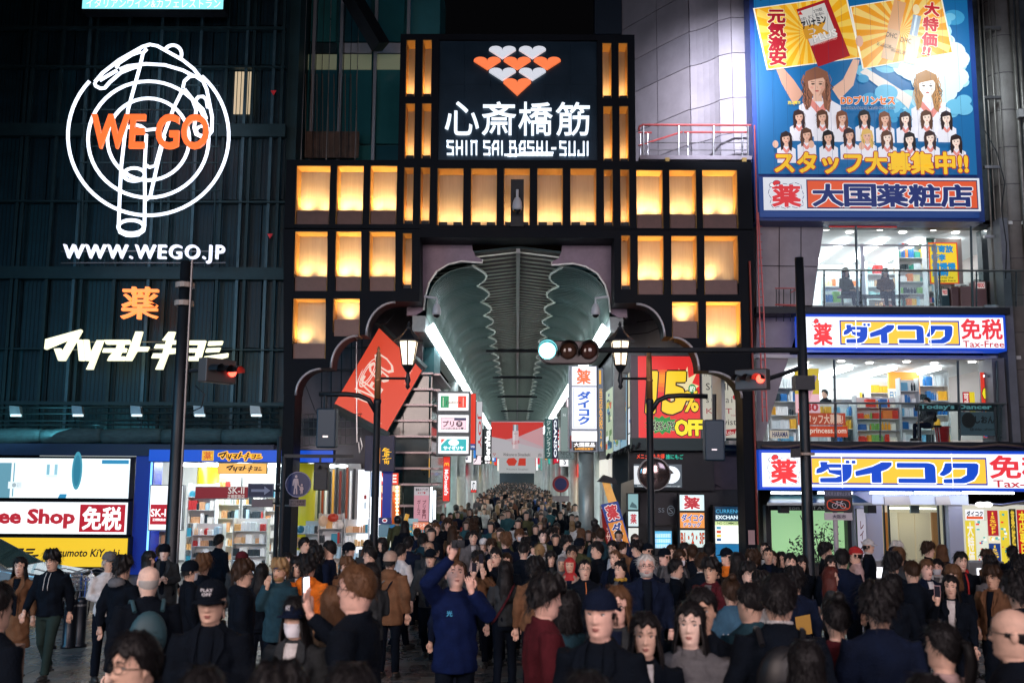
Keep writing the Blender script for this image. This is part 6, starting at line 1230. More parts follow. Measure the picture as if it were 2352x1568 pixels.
# right posters
t = thing('poster_entrance','shop entrance covered in 15%OFF posters at the right edge','shopfront',P(2290,1290,27.8));part('backing',Mb().boxD(2213,1158,2420,1420,28.2,.1),mat('backing_white',(.6,.6,.6),.5,emit=.3),t)
pr = Pr(FD(2213,1160,2420,1300,28.18),(2213,1160,2420,1300),'lit',.95);pr.rect(2213,1160,2420,1300,'#C8C4B0',0)
rq = random.Random(12)
for x0,y0,x1,y1,c,tx,tc in ((2220,1170,2262,1194,'#F4F4F4','ダイコク','#16203A'),(2218,1196,2240,1300,'#D8C43A','大特価','#E8E4D8'),(2242,1196,2268,1300,'#D8DCC8',None,None),(2270,1172,2294,1230,'#A8222A','15%OFF','#F2C83A'),(2270,1232,2298,1246,'#E8DCC0',None,None),(2270,1248,2296,1300,'#1A3A7A','15%OFF','#F2C83A'),(2298,1172,2318,1300,'#E0C838',None,None),(2320,1168,2336,1300,'#2A2A20','薬粧店','#D8B83A'),(2338,1170,2362,1300,'#B8201E','本店専日本','#E8D03A')):
    pr.rect(x0, y0, x1, y1, c, 1)
    if tx:(pr.text(tx,x0 + 2,y0 + 3,x1 - 2,min(y0 + 16,y1 - 3),tc,3,.04) if tx == 'ダイコク' else pr.vtext(tx,x0 + 4,y0 + 4,x1 - 4,y1 - 4,tc,3,.03))
    if tx == 'ダイコク': pr.rect(x0 + 2, y0 + 16, x1 - 2, y1 - 2, '#D8582E', 2)
    if not tx:
        for k in range(14):a,b = rq.uniform(x0,x1 - 8),rq.uniform(y0,y1 - 8);pr.rect(a,b,a + rq.uniform(3,8),b + rq.uniform(2,6),rq.choice(['#E8402E','#F4F4E8','#4AA8A0','#E8D04A','#C8D8D0','#3A6AA0']),2 + k % 3)
pr.done(t)
t = thing('arm_lamp','double headed white arm lamp over the right posters','lamp',P(2290,1165,27));part('arm',Mb().tube([P(2268,1158,26.9),P(2300,1160,26.9),P(2352,1152,26.9),P(2380,1140,26.9)],.035,8),STEEL,t)
for x in (2252,2268):part('lamp_head',Mb().ball(P(x,1158,26.8),(.13,.13,.07),10,6),mat('armlamp_glow',(1,1,1),.4,emit=3),t)
# info boards between the crowd
for i,(x0,x1,y0,y1,Y) in enumerate(((1992,2062,1302,1326,19.0),(2244,2290,1304,1330,18.6))):
    t = thing('map_board',['low grey map stand with a glowing white panel near the red cap','low grey map stand with a glowing white panel at the right'][i],'map stand',(P((x0 + x1) / 2,y1,Y).x,Y,0),'glowing map stands');a,b,c_,d = S(x0,y0,x1,y1,Y)
    part('case',Mb().box((a - .15,Y,0.15),(b + .15,Y + .3,d + .12)),GREYM,t,bevel=.02);part('lit_panel',Mb().box((a,Y - .02,c_),(b,Y - .005,d)),mat('map_glow',(1,1,1),.4,emit=1.5,ecol=(.93,.95,1)),t)
    for xx in (a,b):part('leg',Mb().box((xx - .04,Y + .1,0),(xx + .04,Y + .2,.15)),BLACKM,t)

# ================================================================ STREET FURNITURE
def pole(name, label, xb, xt, yt, Y, r, cat='pole', cap=True):
    t = thing(name,label,cat,(P((xb + xt) / 2,1250,Y).x,Y,0));X = t.location.x;z = P(xt,yt,Y).z;part('shaft',Mb().lathe((X,Y,0),[(r * 1.5,0),(r * 1.5,.5),(r * 1.15,.55),(r,z * .5),(r * .86,z)],16),BLACKM,t,smooth=True)
    return t, X, z
t,X,z = pole('signal_pole','thick black signal pole in front of the drugstore at left',383,407,600,17.5,.11,'signal pole')
part('thin_conduit',Mb().tube([(X + .14,17.4,1),(X + .14,17.4,z)],.022,6),mat('conduit',(.2,.18,.18),.4,.5),t)
for y, c in ((650, 'bright'), (692, 'clip')):
    p = P(410 if y == 650 else 414,y,17.3);part('clamp_band',Mb().lathe((X,17.5,p.z - .05),[(.17,0),(.17,.09)],14),mat('band_tan',(.35,.28,.24),.5),t)
def pedsignal(label, x, y, Y, ang, s=1.0, tilt=.0):
    t = thing('pedestrian_signal',label,'traffic signal',P(x,y,Y));c = P(x,y,Y);R = Matrix.Rotation(math.radians(ang),3,'Z');
    def tf(mb): mb.v = [tuple(c + R @ Vector(v)) for v in mb.v]; return mb
    part('housing',tf(Mb().box((-.32 * s,-.10,-.20 * s),(.32 * s,.12,.20 * s))),mat('signal_housing',(.10,.09,.09),.45,.3),t,bevel=.02)
    for k in range(3):
        m1 = Mb();pts = [(-.21 * s + k * .21 * s + .09 * s * math.cos(a_),-.12,.09 * s * math.sin(a_)) for a_ in np.linspace(-.2,PI + .2,10)]
        for a,b in zip(pts,pts[1:]):m1.add([a,b,(b[0],-.34,b[2]),(a[0],-.34,a[2])],[(0,1,2,3),(3,2,1,0)])
        part('visor', tf(m1), BLACKM, t)
    part('red_lens',tf(Mb().ball((.21 * s,-.12,0),(.085 * s,.05,.085 * s),12,8)),mat('red_lens',(1,.1,.05),.4,emit=8,ecol=(1,.05,.03)),t,smooth=True)
    m1 = Mb().tube([(.1,.12,0),(.1,.2,0)],.05,8);part('bracket',tf(m1),BLACKM,t);return t
t1 = pedsignal('tilted traffic signal glowing red beside the left black pole',500,852,17.3,58,1.05)
part('mount_arm',Mb().tube([(X,17.5,P(415,855,17.5).z),P(450,850,17.4),P(478,852,17.35)],.035,8),BLACKM,t);part('hanging_cable',Mb().tube([P(448,885,17.3),P(470,905,17.3),P(462,935,17.3),P(440,945,17.3),P(425,960,17.4)],.012,6),BLACKM,t,smooth=True)
# right pole with long arm and the green signal
t,X,z = pole('signal_mast','tall black signal mast on the right with a long arm over the arcade mouth',1864,1850,592,19.5,.10,'signal mast')
za = P(1600,806,19.5).z;part('long_arm',Mb().tube([(X,19.5,P(1834,804,19.5).z),(P(1375,806,19.5).x,19.5,P(1375,804,19.5).z)],.055,10),BLACKM,t)
part('lower_arm',Mb().tube([P(1836,845,19.5),P(1800,858,19.4),P(1750,874,19.3)],.045,8),BLACKM,t);part('control_box',Mb().boxD(1828,876 - 14,1872,908 - 14,19.2,.3),BLACKM,t);part('control_box',Mb().boxD(1822,1030,1838,1050,19.3,.2),BLACKM,t);part('strap',Mb().lathe((X,19.5,P(1840,1045,19.5).z),[(.175,0),(.175,.05)],14),mat('band_tan'),t)
pedsignal('red pedestrian signal on a jointed arm beside the right mast',1728,872,19.2,-35,1.0)
t = thing('traffic_signal','horizontal traffic signal showing blue green, other two lamps dark','traffic signal',P(1305,810,19.4));a,b,c_,d = S(1237,780,1376,838,19.4);zc_ = (c_ + d) / 2
m1 = Mb();r_ = (d - c_) / 2 - .02;o_ = [(b - r_ + r_ * math.cos(a_),zc_ + r_ * math.sin(a_)) for a_ in np.linspace(PI / 2,-PI / 2,9)] + [(a + r_ + r_ * math.cos(a_),zc_ + r_ * math.sin(a_)) for a_ in np.linspace(-PI / 2,-1.5 * PI,9)]
part('housing',m1.prism(o_[::-1],19.4,19.65),mat('signal_black',(.03,.02,.02),.35,.2),t,bevel=.02)
for i,(x,m_) in enumerate(((1257,mat('green_lens',(.2,1,.9),.3,emit=5.5,ecol=(.22,.92,1))),(1305,mat('amber_lens_off',(.06,.03,.02),.08)),(1352,mat('red_lens_off',(.06,.025,.02),.08)))):
    c = P(x,805,19.36);part('lens',Mb().ball(c,(.165,.06,.165),20,10),m_,t,smooth=True);m1 = Mb();pts = [(c.x + .185 * math.cos(a_),c.z + .185 * math.sin(a_)) for a_ in np.linspace(-.5,PI + .5,18)]
    for p,q in zip(pts,pts[1:]):m1.add([(p[0],19.4,p[1]),(q[0],19.4,q[1]),(q[0],19.12,q[1]),(p[0],19.12,p[1])],[(0,1,2,3),(3,2,1,0)])
    part('visor', m1, mat('signal_black'), t)
    if i == 0:area('lens_glow',(c.x,19.1,c.z),(c.x,10,c.z - 2),.3,6,(.25,.9,1),parent=t)
# lantern street lamps
LTRN = mat('lantern_glass',(1,.95,.85),.4,emit=2.2,ecol=(1,.80,.55));CU = mat('copper_lit',(.28,.14,.06),.45,.4,var=.3)
for sgn,xp,xl,lab,Y in ((1,865,937,'left street lamp with a lit hexagonal lantern and arched arm',20.0),(-1,1493,1425,'right street lamp with a lit hexagonal lantern and arched arm',20.0)):
    t = thing('street_lamp',lab,'street lamp',(P(xp,1200,Y).x,Y,0),'lantern street lamps');X = P(xp,1000,Y).x;zt2 = P(xp,800,Y).z;zj = P(xp,893,Y).z
    part('post',Mb().lathe((X,Y,0),[(.16,0),(.16,.6),(.10,.7),(.075,1.2),(.07,zj - .3),(.085,zj - .25),(.07,zj - .2)],16),BLACKM,t,smooth=True)
    part('post_top',Mb().lathe((X,Y,zj - .2),[(.065,0),(.065,.35),(.08,.37),(.062,.40),(.055,zt2 - zj + .02),(.04,zt2 - zj + .06),(.05,zt2 - zj + .10),(.02,zt2 - zj + .14),(.035,zt2 - zj + .18),(.012,zt2 - zj + .24)],14),CU,t,smooth=True)
    Xl = P(xl,860,Y).x;zarm = P(xl,869,Y).z;zb = P(xl,838,Y).z;ztop = P(xl,783,Y).z
    part('arm', Mb().tube([(X, Y, zarm), (Xl, Y, zarm)], .025, 8), BLACKM, t)
    part('finial',Mb().lathe((Xl,Y,0),[(.01,zarm - .22),(.05,zarm - .17),(.03,zarm - .11),(.06,zarm - .04),(.04,zarm + .05),(.03,zarm + .12),(.06,zb - .12),(.12,zb - .02),(.135,zb)],12),BLACKM,t,smooth=True)
    for k in range(6):
        a0, a1 = 2 * PI * (k + .5) / 6, 2 * PI * (k + 1.5) / 6; rb_, rt_ = .125, .205
        q = [Vector((Xl + rb_ * math.cos(a0),Y + rb_ * math.sin(a0),zb)),Vector((Xl + rb_ * math.cos(a1),Y + rb_ * math.sin(a1),zb)),Vector((Xl + rt_ * math.cos(a1),Y + rt_ * math.sin(a1),ztop)),Vector((Xl + rt_ * math.cos(a0),Y + rt_ * math.sin(a0),ztop))]
        part('lantern_pane',Mb().add(q,[(0,1,2,3),(3,2,1,0)]),LTRN,t);part('lantern_bar',Mb().tube([q[0],q[3]],.014,6),BLACKM,t)
    part('lantern_roof',Mb().lathe((Xl,Y,ztop),[(.30,-.02),(.30,.0),(.27,.03),(.12,.16),(.06,.24),(.05,.28),(.02,.30),(.035,.34),(.01,.40)],6),BLACKM,t)
    l = bpy.data.lights.new('lantern_light','POINT');l.energy = 120;l.color = (1,.74,.45);l.shadow_soft_size = .1;o = bpy.data.objects.new('lantern_light',l);COL.objects.link(o);o.location = (Xl,Y - .05,(zb + ztop) / 2);o.parent = t;o.matrix_parent_inverse = Matrix.Translation(t.location).inverted()
    # arched arm with box
    xs_ = [xp - sgn * 2,xp - sgn * 18,xp - sgn * 40,xp - sgn * 70,xp - sgn * 132];ys_ = [945,918,908,905,905] if sgn > 0 else [945,920,910,908,910]
    part('arched_arm',Mb().tube([P(x,y,Y) for x,y in zip(xs_,ys_)],.05,8),BLACKM,t,smooth=True)
    xb_ = xp - sgn * (118 if sgn > 0 else 148);part('hanging_speaker',Mb().boxD(xb_ - 21,(937 if sgn > 0 else 963),xb_ + 24,(1028 if sgn > 0 else 1058),Y - .1,.3),mat('speaker_navy',(.012,.035,.06),.45,.2),t,bevel=.03);part('hanger',Mb().tube([P(xb_,905,Y),P(xb_,965,Y)],.04,8),BLACKM,t)
    part('maker_plate',Mb().boxD(xb_ - 6,(1000 if sgn > 0 else 1030),xb_ + 6,(1004 if sgn > 0 else 1034),Y - .12,.01),STEEL,t)
# pedestrian zone sign and plates on the left gate leg
t = thing('pedestrian_sign','round blue sign with adult and child on the left gate leg','traffic sign',P(685,1140,21));c = P(685,1112,21)
part('disc',Mb().tube([(c.x,21,c.z),(c.x,21.03,c.z)],.265,28),mat('sign_blue_matte',(.008,.02,.10),.4),t);part('rim',Mb().tube([Vector((c.x + .26 * math.cos(a_),20.99,c.z + .26 * math.sin(a_))) for a_ in np.linspace(0,2 * PI,29)],.010,5),mat('rim_lilac',(.3,.28,.42),.5),t)
pr = Pr(FD(656,1083,714,1141,20.985),(0,0,100,100),'matte');W_ = '#B8A8B0';pr.ell(41,19,5,6,W_,0,12).poly([(33,27),(49,27),(52,46),(50,54),(47,52),(46,38),(46,62),(48,88),(42,88),(41,66),(38,66),(38,88),(32,88),(35,60),(34,40),(31,56),(27,54),(29,34)],W_,0).ell(64,52,4,4.6,W_,0,10).poly([(59,58),(69,58),(72,70),(69,71),(69,80),(67,88),(65,88),(64,80),(62,88),(60,88),(60,76),(56,70)],W_,0).line([(50,50),(58,62)],3,W_,0);pr.done(t)
part('plate',Mb().boxD(664,1146,702,1162,20.99,.02),mat('plate_rose',(.16,.12,.13),.5),t);pr = Pr(FD(664,1146,702,1162,20.98),(0,0,38,16),'matte');pr.text('歩行者専用',3,2,35,8,'#30262A',0,.01).text('0:00-24:00',3,9,35,14,'#30262A',0,.01);pr.done(t)
part('post',Mb().tube([(c.x - .45,21.1,0),(c.x - .45,21.1,c.z + 1.0)],.05,8),BLACKM,t);part('bracket',Mb().tube([(c.x - .45,21.06,c.z),(c.x,21.04,c.z)],.02,6),STEEL,t);part('bracket',Mb().tube([(c.x - .45,21.06,c.z - .44),(c.x,21.04,c.z - .44)],.02,6),STEEL,t)
t = thing('one_way_sign','dark blue one way arrow sign with two small plates left of the gate leg','traffic sign',P(598,1165,21));part('panel',Mb().boxD(569,1110,628,1142,21,.03),mat('sign_navy2',(.008,.016,.06),.45),t)
pr = Pr(FD(569,1110,628,1142,20.99),(0,0,59,32),'matte');pr.frame(1.5,1.5,57.5,30.5,.8,'#6A7088',0).poly([(8,13),(38,13),(38,6),(52,16),(38,26),(38,19),(8,19)],'#8E94AC',0);pr.done(t);part('plate',Mb().boxD(578,1146,626,1164,21,.02),mat('plate_rose'),t)
part('arm',Mb().tube([P(628,1126,21.06),P(652,1126,21.06)],.025,6),BLACKM,t);part('arm',Mb().tube([P(626,1155,21.06),P(652,1155,21.06)],.02,6),BLACKM,t)
t = thing('hanging_signal_box','black pedestrian signal box hanging under a bar by the left lamp','traffic signal',P(742,1125,20.6));part('bar',Mb().boxD(652,1043,812,1051,20.6,.06),BLACKM,t);part('housing',Mb().boxD(720,1062,752,1126,20.55,.25),BLACKM,t,bevel=.02);part('hanger',Mb().boxD(733,1051,737,1062,20.6,.05),BLACKM,t);part('post',Mb().tube([P(652,1047,20.64),(P(652,1047,20.64).x,20.64,0)],.05,8),BLACKM,t)
for x in (725, 742): part('visor', Mb().boxD(x, 1068, x + 8, 1074, 20.4, .15), BLACKM, t)
# bicycle ban sign
t = thing('bicycle_ban_sign','no bicycles sign with orange oval on a pale post, 大阪市 plate','traffic sign',(P(1925,1300,18.5).x,18.5,0));Y = 18.5
part('post',Mb().tube([(t.location.x,Y + .06,0),(t.location.x,Y + .06,P(1920,1126,Y).z)],.045,10),mat('post_pale',(.42,.38,.42),.5,var=.2),t);part('top_plate',Mb().boxD(1894,1125,1956,1141,Y,.02),mat('plate_navy',(.04,.05,.09),.4),t);part('panel',Mb().boxD(1895,1141,1958,1176,Y - .01,.03),mat('panel_black',(.008,.008,.012),.4),t);part('lower_plate',Mb().boxD(1894,1177,1958,1194,Y,.02),mat('plate_grey',(.45,.42,.46),.5),t)
pr = Pr(FD(1894,1125,1958,1194,Y - .015),(0,0,64,69),'matte');pr.text('自転車放置禁止区域',3,4,60,13,'#8A90A8',0,.01);
for k in range(2):pr.poly([(8 + 0,26 + 0)] and [(x_,y_) for x_,y_ in ([(32 + (27 - k * 2.2) * math.copysign(abs(math.cos(a_)) ** .5,math.cos(a_)),33.5 + (13 - k * 2.2) * math.copysign(abs(math.sin(a_)) ** .7,math.sin(a_))) for a_ in np.linspace(0,2 * PI,28)[:-1]])],['#D8502E','#0A0A10'][k],k)
pr.line([(10, 24), (54, 43)], 2, '#D8502E', 2)
for cx in (23, 42):
    for a_ in np.linspace(0,2 * PI,15)[:-1]:pr.line([(cx + 6 * math.cos(a_),36 + 6 * math.sin(a_)),(cx + 6 * math.cos(a_ + .45),36 + 6 * math.sin(a_ + .45))],1,'#C8C4D0',3)
pr.line([(23,36),(28,28),(38,28),(42,36)],1.2,'#C8C4D0',3).line([(28,28),(32,36),(38,28),(39,25),(42,25)],1.2,'#C8C4D0',3).line([(26,26),(30,26)],1.5,'#C8C4D0',3);pr.text('大阪市',17,56,48,65,'#3A3450',1,.01);pr.done(t)
# bollards
for i, (x, Y) in enumerate(((162, 16.8), (186, 16.9), (118, 16.7))):
    c = P(x,1400,Y);t = thing('bollard',['black bollard in front of the bicycles, middle one','black bollard right of the other two','black bollard half hidden behind the walking man'][i],'bollard',(c.x,Y,0),'black bollards at the kerb');part('body',Mb().lathe((c.x,Y,0),[(.12,0),(.12,.04),(.10,.06),(.09,.72),(.095,.74),(.07,.78),(.03,.80)],14),mat('bollard_black',(.015,.02,.03),.35,.3),t,smooth=True);part('band',Mb().lathe((c.x,Y,.66),[(.094,0),(.094,.03)],14),GREYM,t)
# sticker plates on the gate leg
t = thing('leg_notice','small pink notice plates on the left gate leg','notice',P(678,1310,26.9));part('plate',Mb().boxD(670,1283 - 8,684,1314 - 8,26.95,.02),mat('notice_pink',(.5,.32,.32),.6),t)
t = thing('right_leg_notice','pink notice plate on the right gate leg','notice',P(1838 - 112,1310,26.9));part('plate',Mb().boxD(1719,1217,1734,1250,26.95,.02),mat('notice_pink'),t)
# bicycles
def bicycle(label, x, Y, ang, col):
    t = thing('bicycle',label,'bicycle',(P(x,1300,Y).x,Y,0),'bicycles parked behind the bollards');o = t.location;R = Matrix.Rotation(math.radians(ang),3,'Z')
    def tf(mb): mb.v = [tuple(o + R @ Vector(v)) for v in mb.v]; return mb
    fm = mat('bike_' + str(col), col, .3, .5)
    for wx in (-.52, .52):
        part('tyre',tf(Mb().tube([(wx + .33 * math.cos(a_),0,.34 + .33 * math.sin(a_)) for a_ in np.linspace(0,2 * PI,25)],.017,6)),BLACKM,t,smooth=True)
        m1 = Mb();[m1.tube([(wx,0,.34),(wx + .31 * math.cos(k * PI / 6),0,.34 + .31 * math.sin(k * PI / 6))],.003,3) for k in range(12)];part('spokes',tf(m1),STEEL,t,kind='stuff')
    m1 = Mb();[m1.tube(q,.016,6) for q in ([(-.52,0,.34),(-.12,0,.30),(.40,0,.78),(-.2,0,.82),(-.12,0,.30)],[(-.52,0,.34),(-.22,0,.80)],[(.52,0,.34),(.38,0,.95)])];part('frame',tf(m1),fm,t)
    part('saddle',tf(Mb().ball((-.24,0,.90),(.13,.08,.04),10,6)),BLACKM,t,smooth=True);part('handlebar',tf(Mb().tube([(.24,-.28,1.02),(.36,-.22,1.03),(.38,0,.96),(.36,.22,1.03),(.24,.28,1.02)],.013,6)),STEEL,t)
    m1 = Mb();[m1.tube([(.46,y,z),(.70,y,z)],.006,4) for y in (-.14,0,.14) for z in (.68,.92)];[m1.tube([(.70,-.14,z),(.70,.14,z)],.006,4) for z in (.68,.76,.84,.92)];[m1.tube([(.70,y,.68),(.70,y,.92)],.006,4) for y in (-.14,-.07,0,.07,.14)];part('basket',tf(m1),STEEL,t);part('mudguard',tf(Mb().tube([(-.52 + .37 * math.cos(a_),0,.34 + .37 * math.sin(a_)) for a_ in np.linspace(.2,2.6,10)],.02,5)),STEEL,t)
bicycle('city bicycle with basket at the left of the bicycle row',118,19.6,-70,(.1,.12,.14));bicycle('silver bicycle in the middle of the bicycle row',160,19.4,-62,(.5,.5,.52));bicycle('bicycle beside the man in the white shirt',196,19.6,-75,(.02,.08,.3));bicycle('bicycle nearest the blue pillar',250,19.8,-66,(.2,.2,.22))
# car at the left edge
t = thing('parked_car','silver car with a lit windscreen cut by the left edge','car',(P(-60,1300,20.5).x,20.5,0));o = t.location
CP = mat('car_silver',(.45,.48,.50),.25,.6,coat=.8);pr_ = [(-2.2,.35),(2.15,.35),(2.2,.62),(2.05,.82),(1.05,.98),(.15,1.46),(-1.0,1.50),(-1.75,1.05),(-2.2,.95)]
body = Mb(); n_ = len(pr_);
for y, sc in ((-.86, .96), (-.80, 1), (.80, 1), (.86, .96)):
    for x,z_ in pr_:body.v.append((o.x + x * sc,o.y + y * (1 - max(0,z_ - .9) * .25),z_ * (1 if sc == 1 else .985)))
for j in range(3):
    for i in range(n_):body.f.append((j * n_ + i,(j + 1) * n_ + i,(j + 1) * n_ + (i + 1) % n_,j * n_ + (i + 1) % n_));body.m.append(0)
body.f += [tuple(range(n_)),tuple(range(4 * n_ - 1,3 * n_ - 1,-1))];body.m += [0,0];part('body',body,CP,t,bevel=.04)
part('windscreen',Mb().add([(o.x + 1.02,o.y - .68,1.0),(o.x + 1.02,o.y + .68,1.0),(o.x + .22,o.y + .60,1.44),(o.x + .22,o.y - .60,1.44)],[(0,1,2,3)]),mat('screen_glass',(.05,.12,.12),.06,coat=1),t)
part('side_window',Mb().add([(o.x + .88,o.y - .845,1.0),(o.x + .16,o.y - .765,1.40),(o.x - .95,o.y - .765,1.42),(o.x - 1.5,o.y - .85,1.02)],[(0,1,2,3),(3,2,1,0)]),mat('screen_glass'),t)
for wx in (-1.35, 1.35):
    for wy in (-.84,.84):part('wheel',Mb().tube([(o.x + wx,o.y + wy - .1,.33),(o.x + wx,o.y + wy + .1,.33)],.33,20),BLACKM,t);part('rim',Mb().tube([(o.x + wx,o.y + wy - .12,.33),(o.x + wx,o.y + wy + .12,.33)],.2,16),STEEL,t)
for wy in (-.6,.6):part('headlight',Mb().ball((o.x + 2.1,o.y + wy,.68),(.08,.16,.08),10,6),mat('headlamp',(.8,.85,.9),.2,emit=.3),t)
part('door_handle',Mb().box((o.x - .1,o.y - .90,.88),(o.x + .1,o.y - .865,.91)),STEEL,t);part('wing_mirror',Mb().ball((o.x + .8,o.y - .95,1.02),(.08,.1,.07),8,6),CP,t)
# ================================================================ PEOPLE
SKM = mat('skin',(.6,.4,.3),.55,objcol=True,var=.22,vscale=14,spec=.3,bump=.12,bscale=140);HRM = mat('hair',(.02,.015,.012),.42,objcol=True,bump=.5,bscale=90,stretch=(1,1,.08),spec=.2)
CLM = mat('cloth',(.05,.05,.06),.9,objcol=True,var=.35,vscale=7,bump=.5,bscale=90,spec=.12);LTH = mat('dark_leather',(.02,.025,.03),.35,var=.3)
TRM = mat('trouser_cloth',(.02,.022,.03),.9,objcol=True,var=.3,bump=.3,bscale=120,spec=.1);SHM = mat('shoe',(.03,.03,.03),.5);EYW = mat('eye_white',(.62,.6,.58),.3);EYD = mat('eye_dark',(.012,.008,.006),.15)
LIPM = mat('lip',(.34,.10,.09),.45);MSK = mat('face_mask',(.72,.72,.78),.8);GLF = mat('spectacle_frame',(.02,.02,.02),.3)
def interp(x, xs, ys): return np.interp(x, xs, ys)
HZ = [-.11, -.05, -.012, .0, .015, .045, .075, .10, .125, .15, .18, .205, .222, .231]
HA = [.062, .057, .056, .050, .058, .067, .073, .077, .079, .079, .074, .058, .034, .004]
HF = [.050, .046, .050, .078, .084, .084, .085, .086, .085, .089, .084, .064, .036, .004]
HB = [.062, .058, .060, .062, .068, .080, .092, .098, .102, .101, .092, .068, .038, .004]
NH = 1.47 # chin height of a 1.70 m figure
def headpt(th, z, fem=0, nose=1): # th=0 looks to -Y
    a,f,b = interp(z,HZ,HA),interp(z,HZ,HF),interp(z,HZ,HB);s,c = np.sin(th),np.cos(th)
    x = a * s; y = np.where(c > 0, -f * c, -b * c)
    if fem: x = x * (1 - .05 * (z < .06))
    fr = np.clip(c, 0, 1); d = np.zeros_like(x)
    prof = np.interp(z,[.064,.072,.082,.10,.135,.15],[0,.012,.024,.016,.005,0]);d = d + prof * np.exp(-(x / (.0105 + .004 * (z < .088))) ** 2) * nose
    d -= .010 * np.exp(-((abs(x) - .031) / .015) ** 2 - ((z - .122) / .010) ** 2);d += .004 * np.exp(-((abs(x) - .03) / .02) ** 2 - ((z - .143) / .007) ** 2)
    d += .0055 * np.exp(-(x / .020) ** 2 - ((z - .050) / .0045) ** 2) + .006 * np.exp(-(x / .018) ** 2 - ((z - .038) / .005) ** 2) - .004 * np.exp(-(x / .022) ** 2 - ((z - .0445) / .0022) ** 2)
    d += .006 * np.exp(-(x / .016) ** 2 - ((z - .010) / .010) ** 2) + .003 * np.exp(-((abs(x) - .046) / .014) ** 2 - ((z - .088) / .014) ** 2) - .003 * np.exp(-((abs(x) - .030) / .01) ** 2 - ((z - .060) / .012) ** 2)
    return x, y - d * fr, z
def head_mesh(mb, ns=40, nz=46, fem=0, z0=-.11):
    th = np.linspace(0,2 * PI,ns,endpoint=False);base = np.concatenate([np.linspace(z0,.0,max(4,nz // 8)),np.linspace(.0,.16,nz - nz // 3)[1:],np.linspace(.16,.231,nz // 5)[1:]])
    vs = [];
    for z in base:
        x, y, zz = headpt(th, z, fem); vs += [(X, Y, NH + z) for X, Y in zip(x, y)]
    n = len(base);fs = [(j * ns + i,j * ns + (i + 1) % ns,(j + 1) * ns + (i + 1) % ns,(j + 1) * ns + i) for j in range(n - 1) for i in range(ns)]
    fs += [tuple(range((n - 1) * ns, n * ns)), tuple(range(ns - 1, -1, -1))]
    mb.add(vs, fs)
    if ns > 20:
        for s_ in (-1,1):mb.ball((s_ * .077,.012,NH + .105),(.010,.019,.031),8,7)
def ringloft(mb, rings, n=20): # rings (z, cx, cy, rx, ry)
    vs = []
    for z, cx, cy, rx_, ry_ in rings:
        for k in range(n):a = 2 * PI * k / n;vs.append((cx + rx_ * math.cos(a),cy + ry_ * math.sin(a),z))
    m_ = len(rings);fs = [(j * n + i,j * n + (i + 1) % n,(j + 1) * n + (i + 1) % n,(j + 1) * n + i) for j in range(m_ - 1) for i in range(n)]
    fs += [tuple(range(n - 1,-1,-1)),tuple(range((m_ - 1) * n,m_ * n))];mb.add(vs,fs)
# arm poses: elbow and wrist per side (x is mirrored for the second), hand direction
POSE = {'down': [((.235, .03, 1.12), (.245, -.05, .875), (0, -.05, -1))] * 2,
        'walk':[((.235,.10,1.13),(.235,.10,.89),(0,-.2,-1)),((.235,-.05,1.12),(.235,-.22,.93),(0,-.4,-1))],
        'pocket': [((.265, .07, 1.13), (.20, -.07, .95), (-.3, -.2, -1))] * 2,
        'phone':[((.225,.0,1.12),(.075,-.25,1.10),(-.25,-.7,.5)),((.225,.0,1.12),(.06,-.25,1.08),(-.25,-.7,.4))],
        'photo':[((.25,-.14,1.20),(.075,-.33,1.42),(-.1,-.2,1)),((.25,-.14,1.20),(.075,-.33,1.42),(-.1,-.2,1))],
        'onephone':[((.235,.03,1.12),(.245,-.05,.875),(0,-.05,-1)),((.23,-.12,1.17),(.15,-.33,1.40),(-.1,-.3,1))],
        'raise':[((.24,-.20,1.24),(.08,-.28,1.46),(-.2,-.1,1)),((.27,-.14,1.53),(.09,-.24,1.76),(-.3,-.1,1))],
        'chin':[((.235,.03,1.12),(.245,-.05,.875),(0,-.05,-1)),((.22,-.10,1.14),(.07,-.16,1.38),(-.2,-.1,1))],
        'sit': [((.225, -.02, 1.14), (.10, -.27, .98), (-.4, -.8, -.1))] * 2}
def arms(pose):
    out = []
    for sgn,(e,w_,h) in zip((1,-1),POSE[pose]):out.append([Vector((sgn * .165,.005,1.385)),Vector((sgn * e[0],e[1],e[2])),Vector((sgn * w_[0],w_[1],w_[2])),Vector((sgn * h[0],h[1],h[2])).normalized(),sgn])
    return out
def hand(mb,W,D,sgn,grip=.5):# palm, four unequal bent fingers, thumb from the side of the palm
    side = D.cross(Vector((0,1,0)));side = side.normalized() if side.length > .1 else Vector((sgn,0,0));nrm = side.cross(D).normalized();side *= (1 if side.x * sgn >= 0 else -1)
    mb.tube([W - D * .03,W + D * .01,W + D * .05,W + D * .088],1,8,True,[.024,.029,.036,.033],.55)
    for k, L_ in enumerate((.068, .078, .072, .056)):
        b = W + D * .082 + side * (.027 - .018 * k); p = [b]; d = D.copy()
        for q in range(3):
            d = (d * math.cos(grip * .55) + nrm * math.sin(grip * .55)).normalized();p.append(p[-1] + d * L_ * (.42,.33,.25)[q])
        mb.tube(p, 1, 6, True, [.0095, .009, .008, .006])
    b = W + D * .025 + side * .030;mb.tube([b,b + D * .025 + side * .018,b + D * .052 + side * .020 + nrm * .008,b + D * .070 + side * .012 + nrm * .016],1,6,True,[.012,.011,.010,.007])
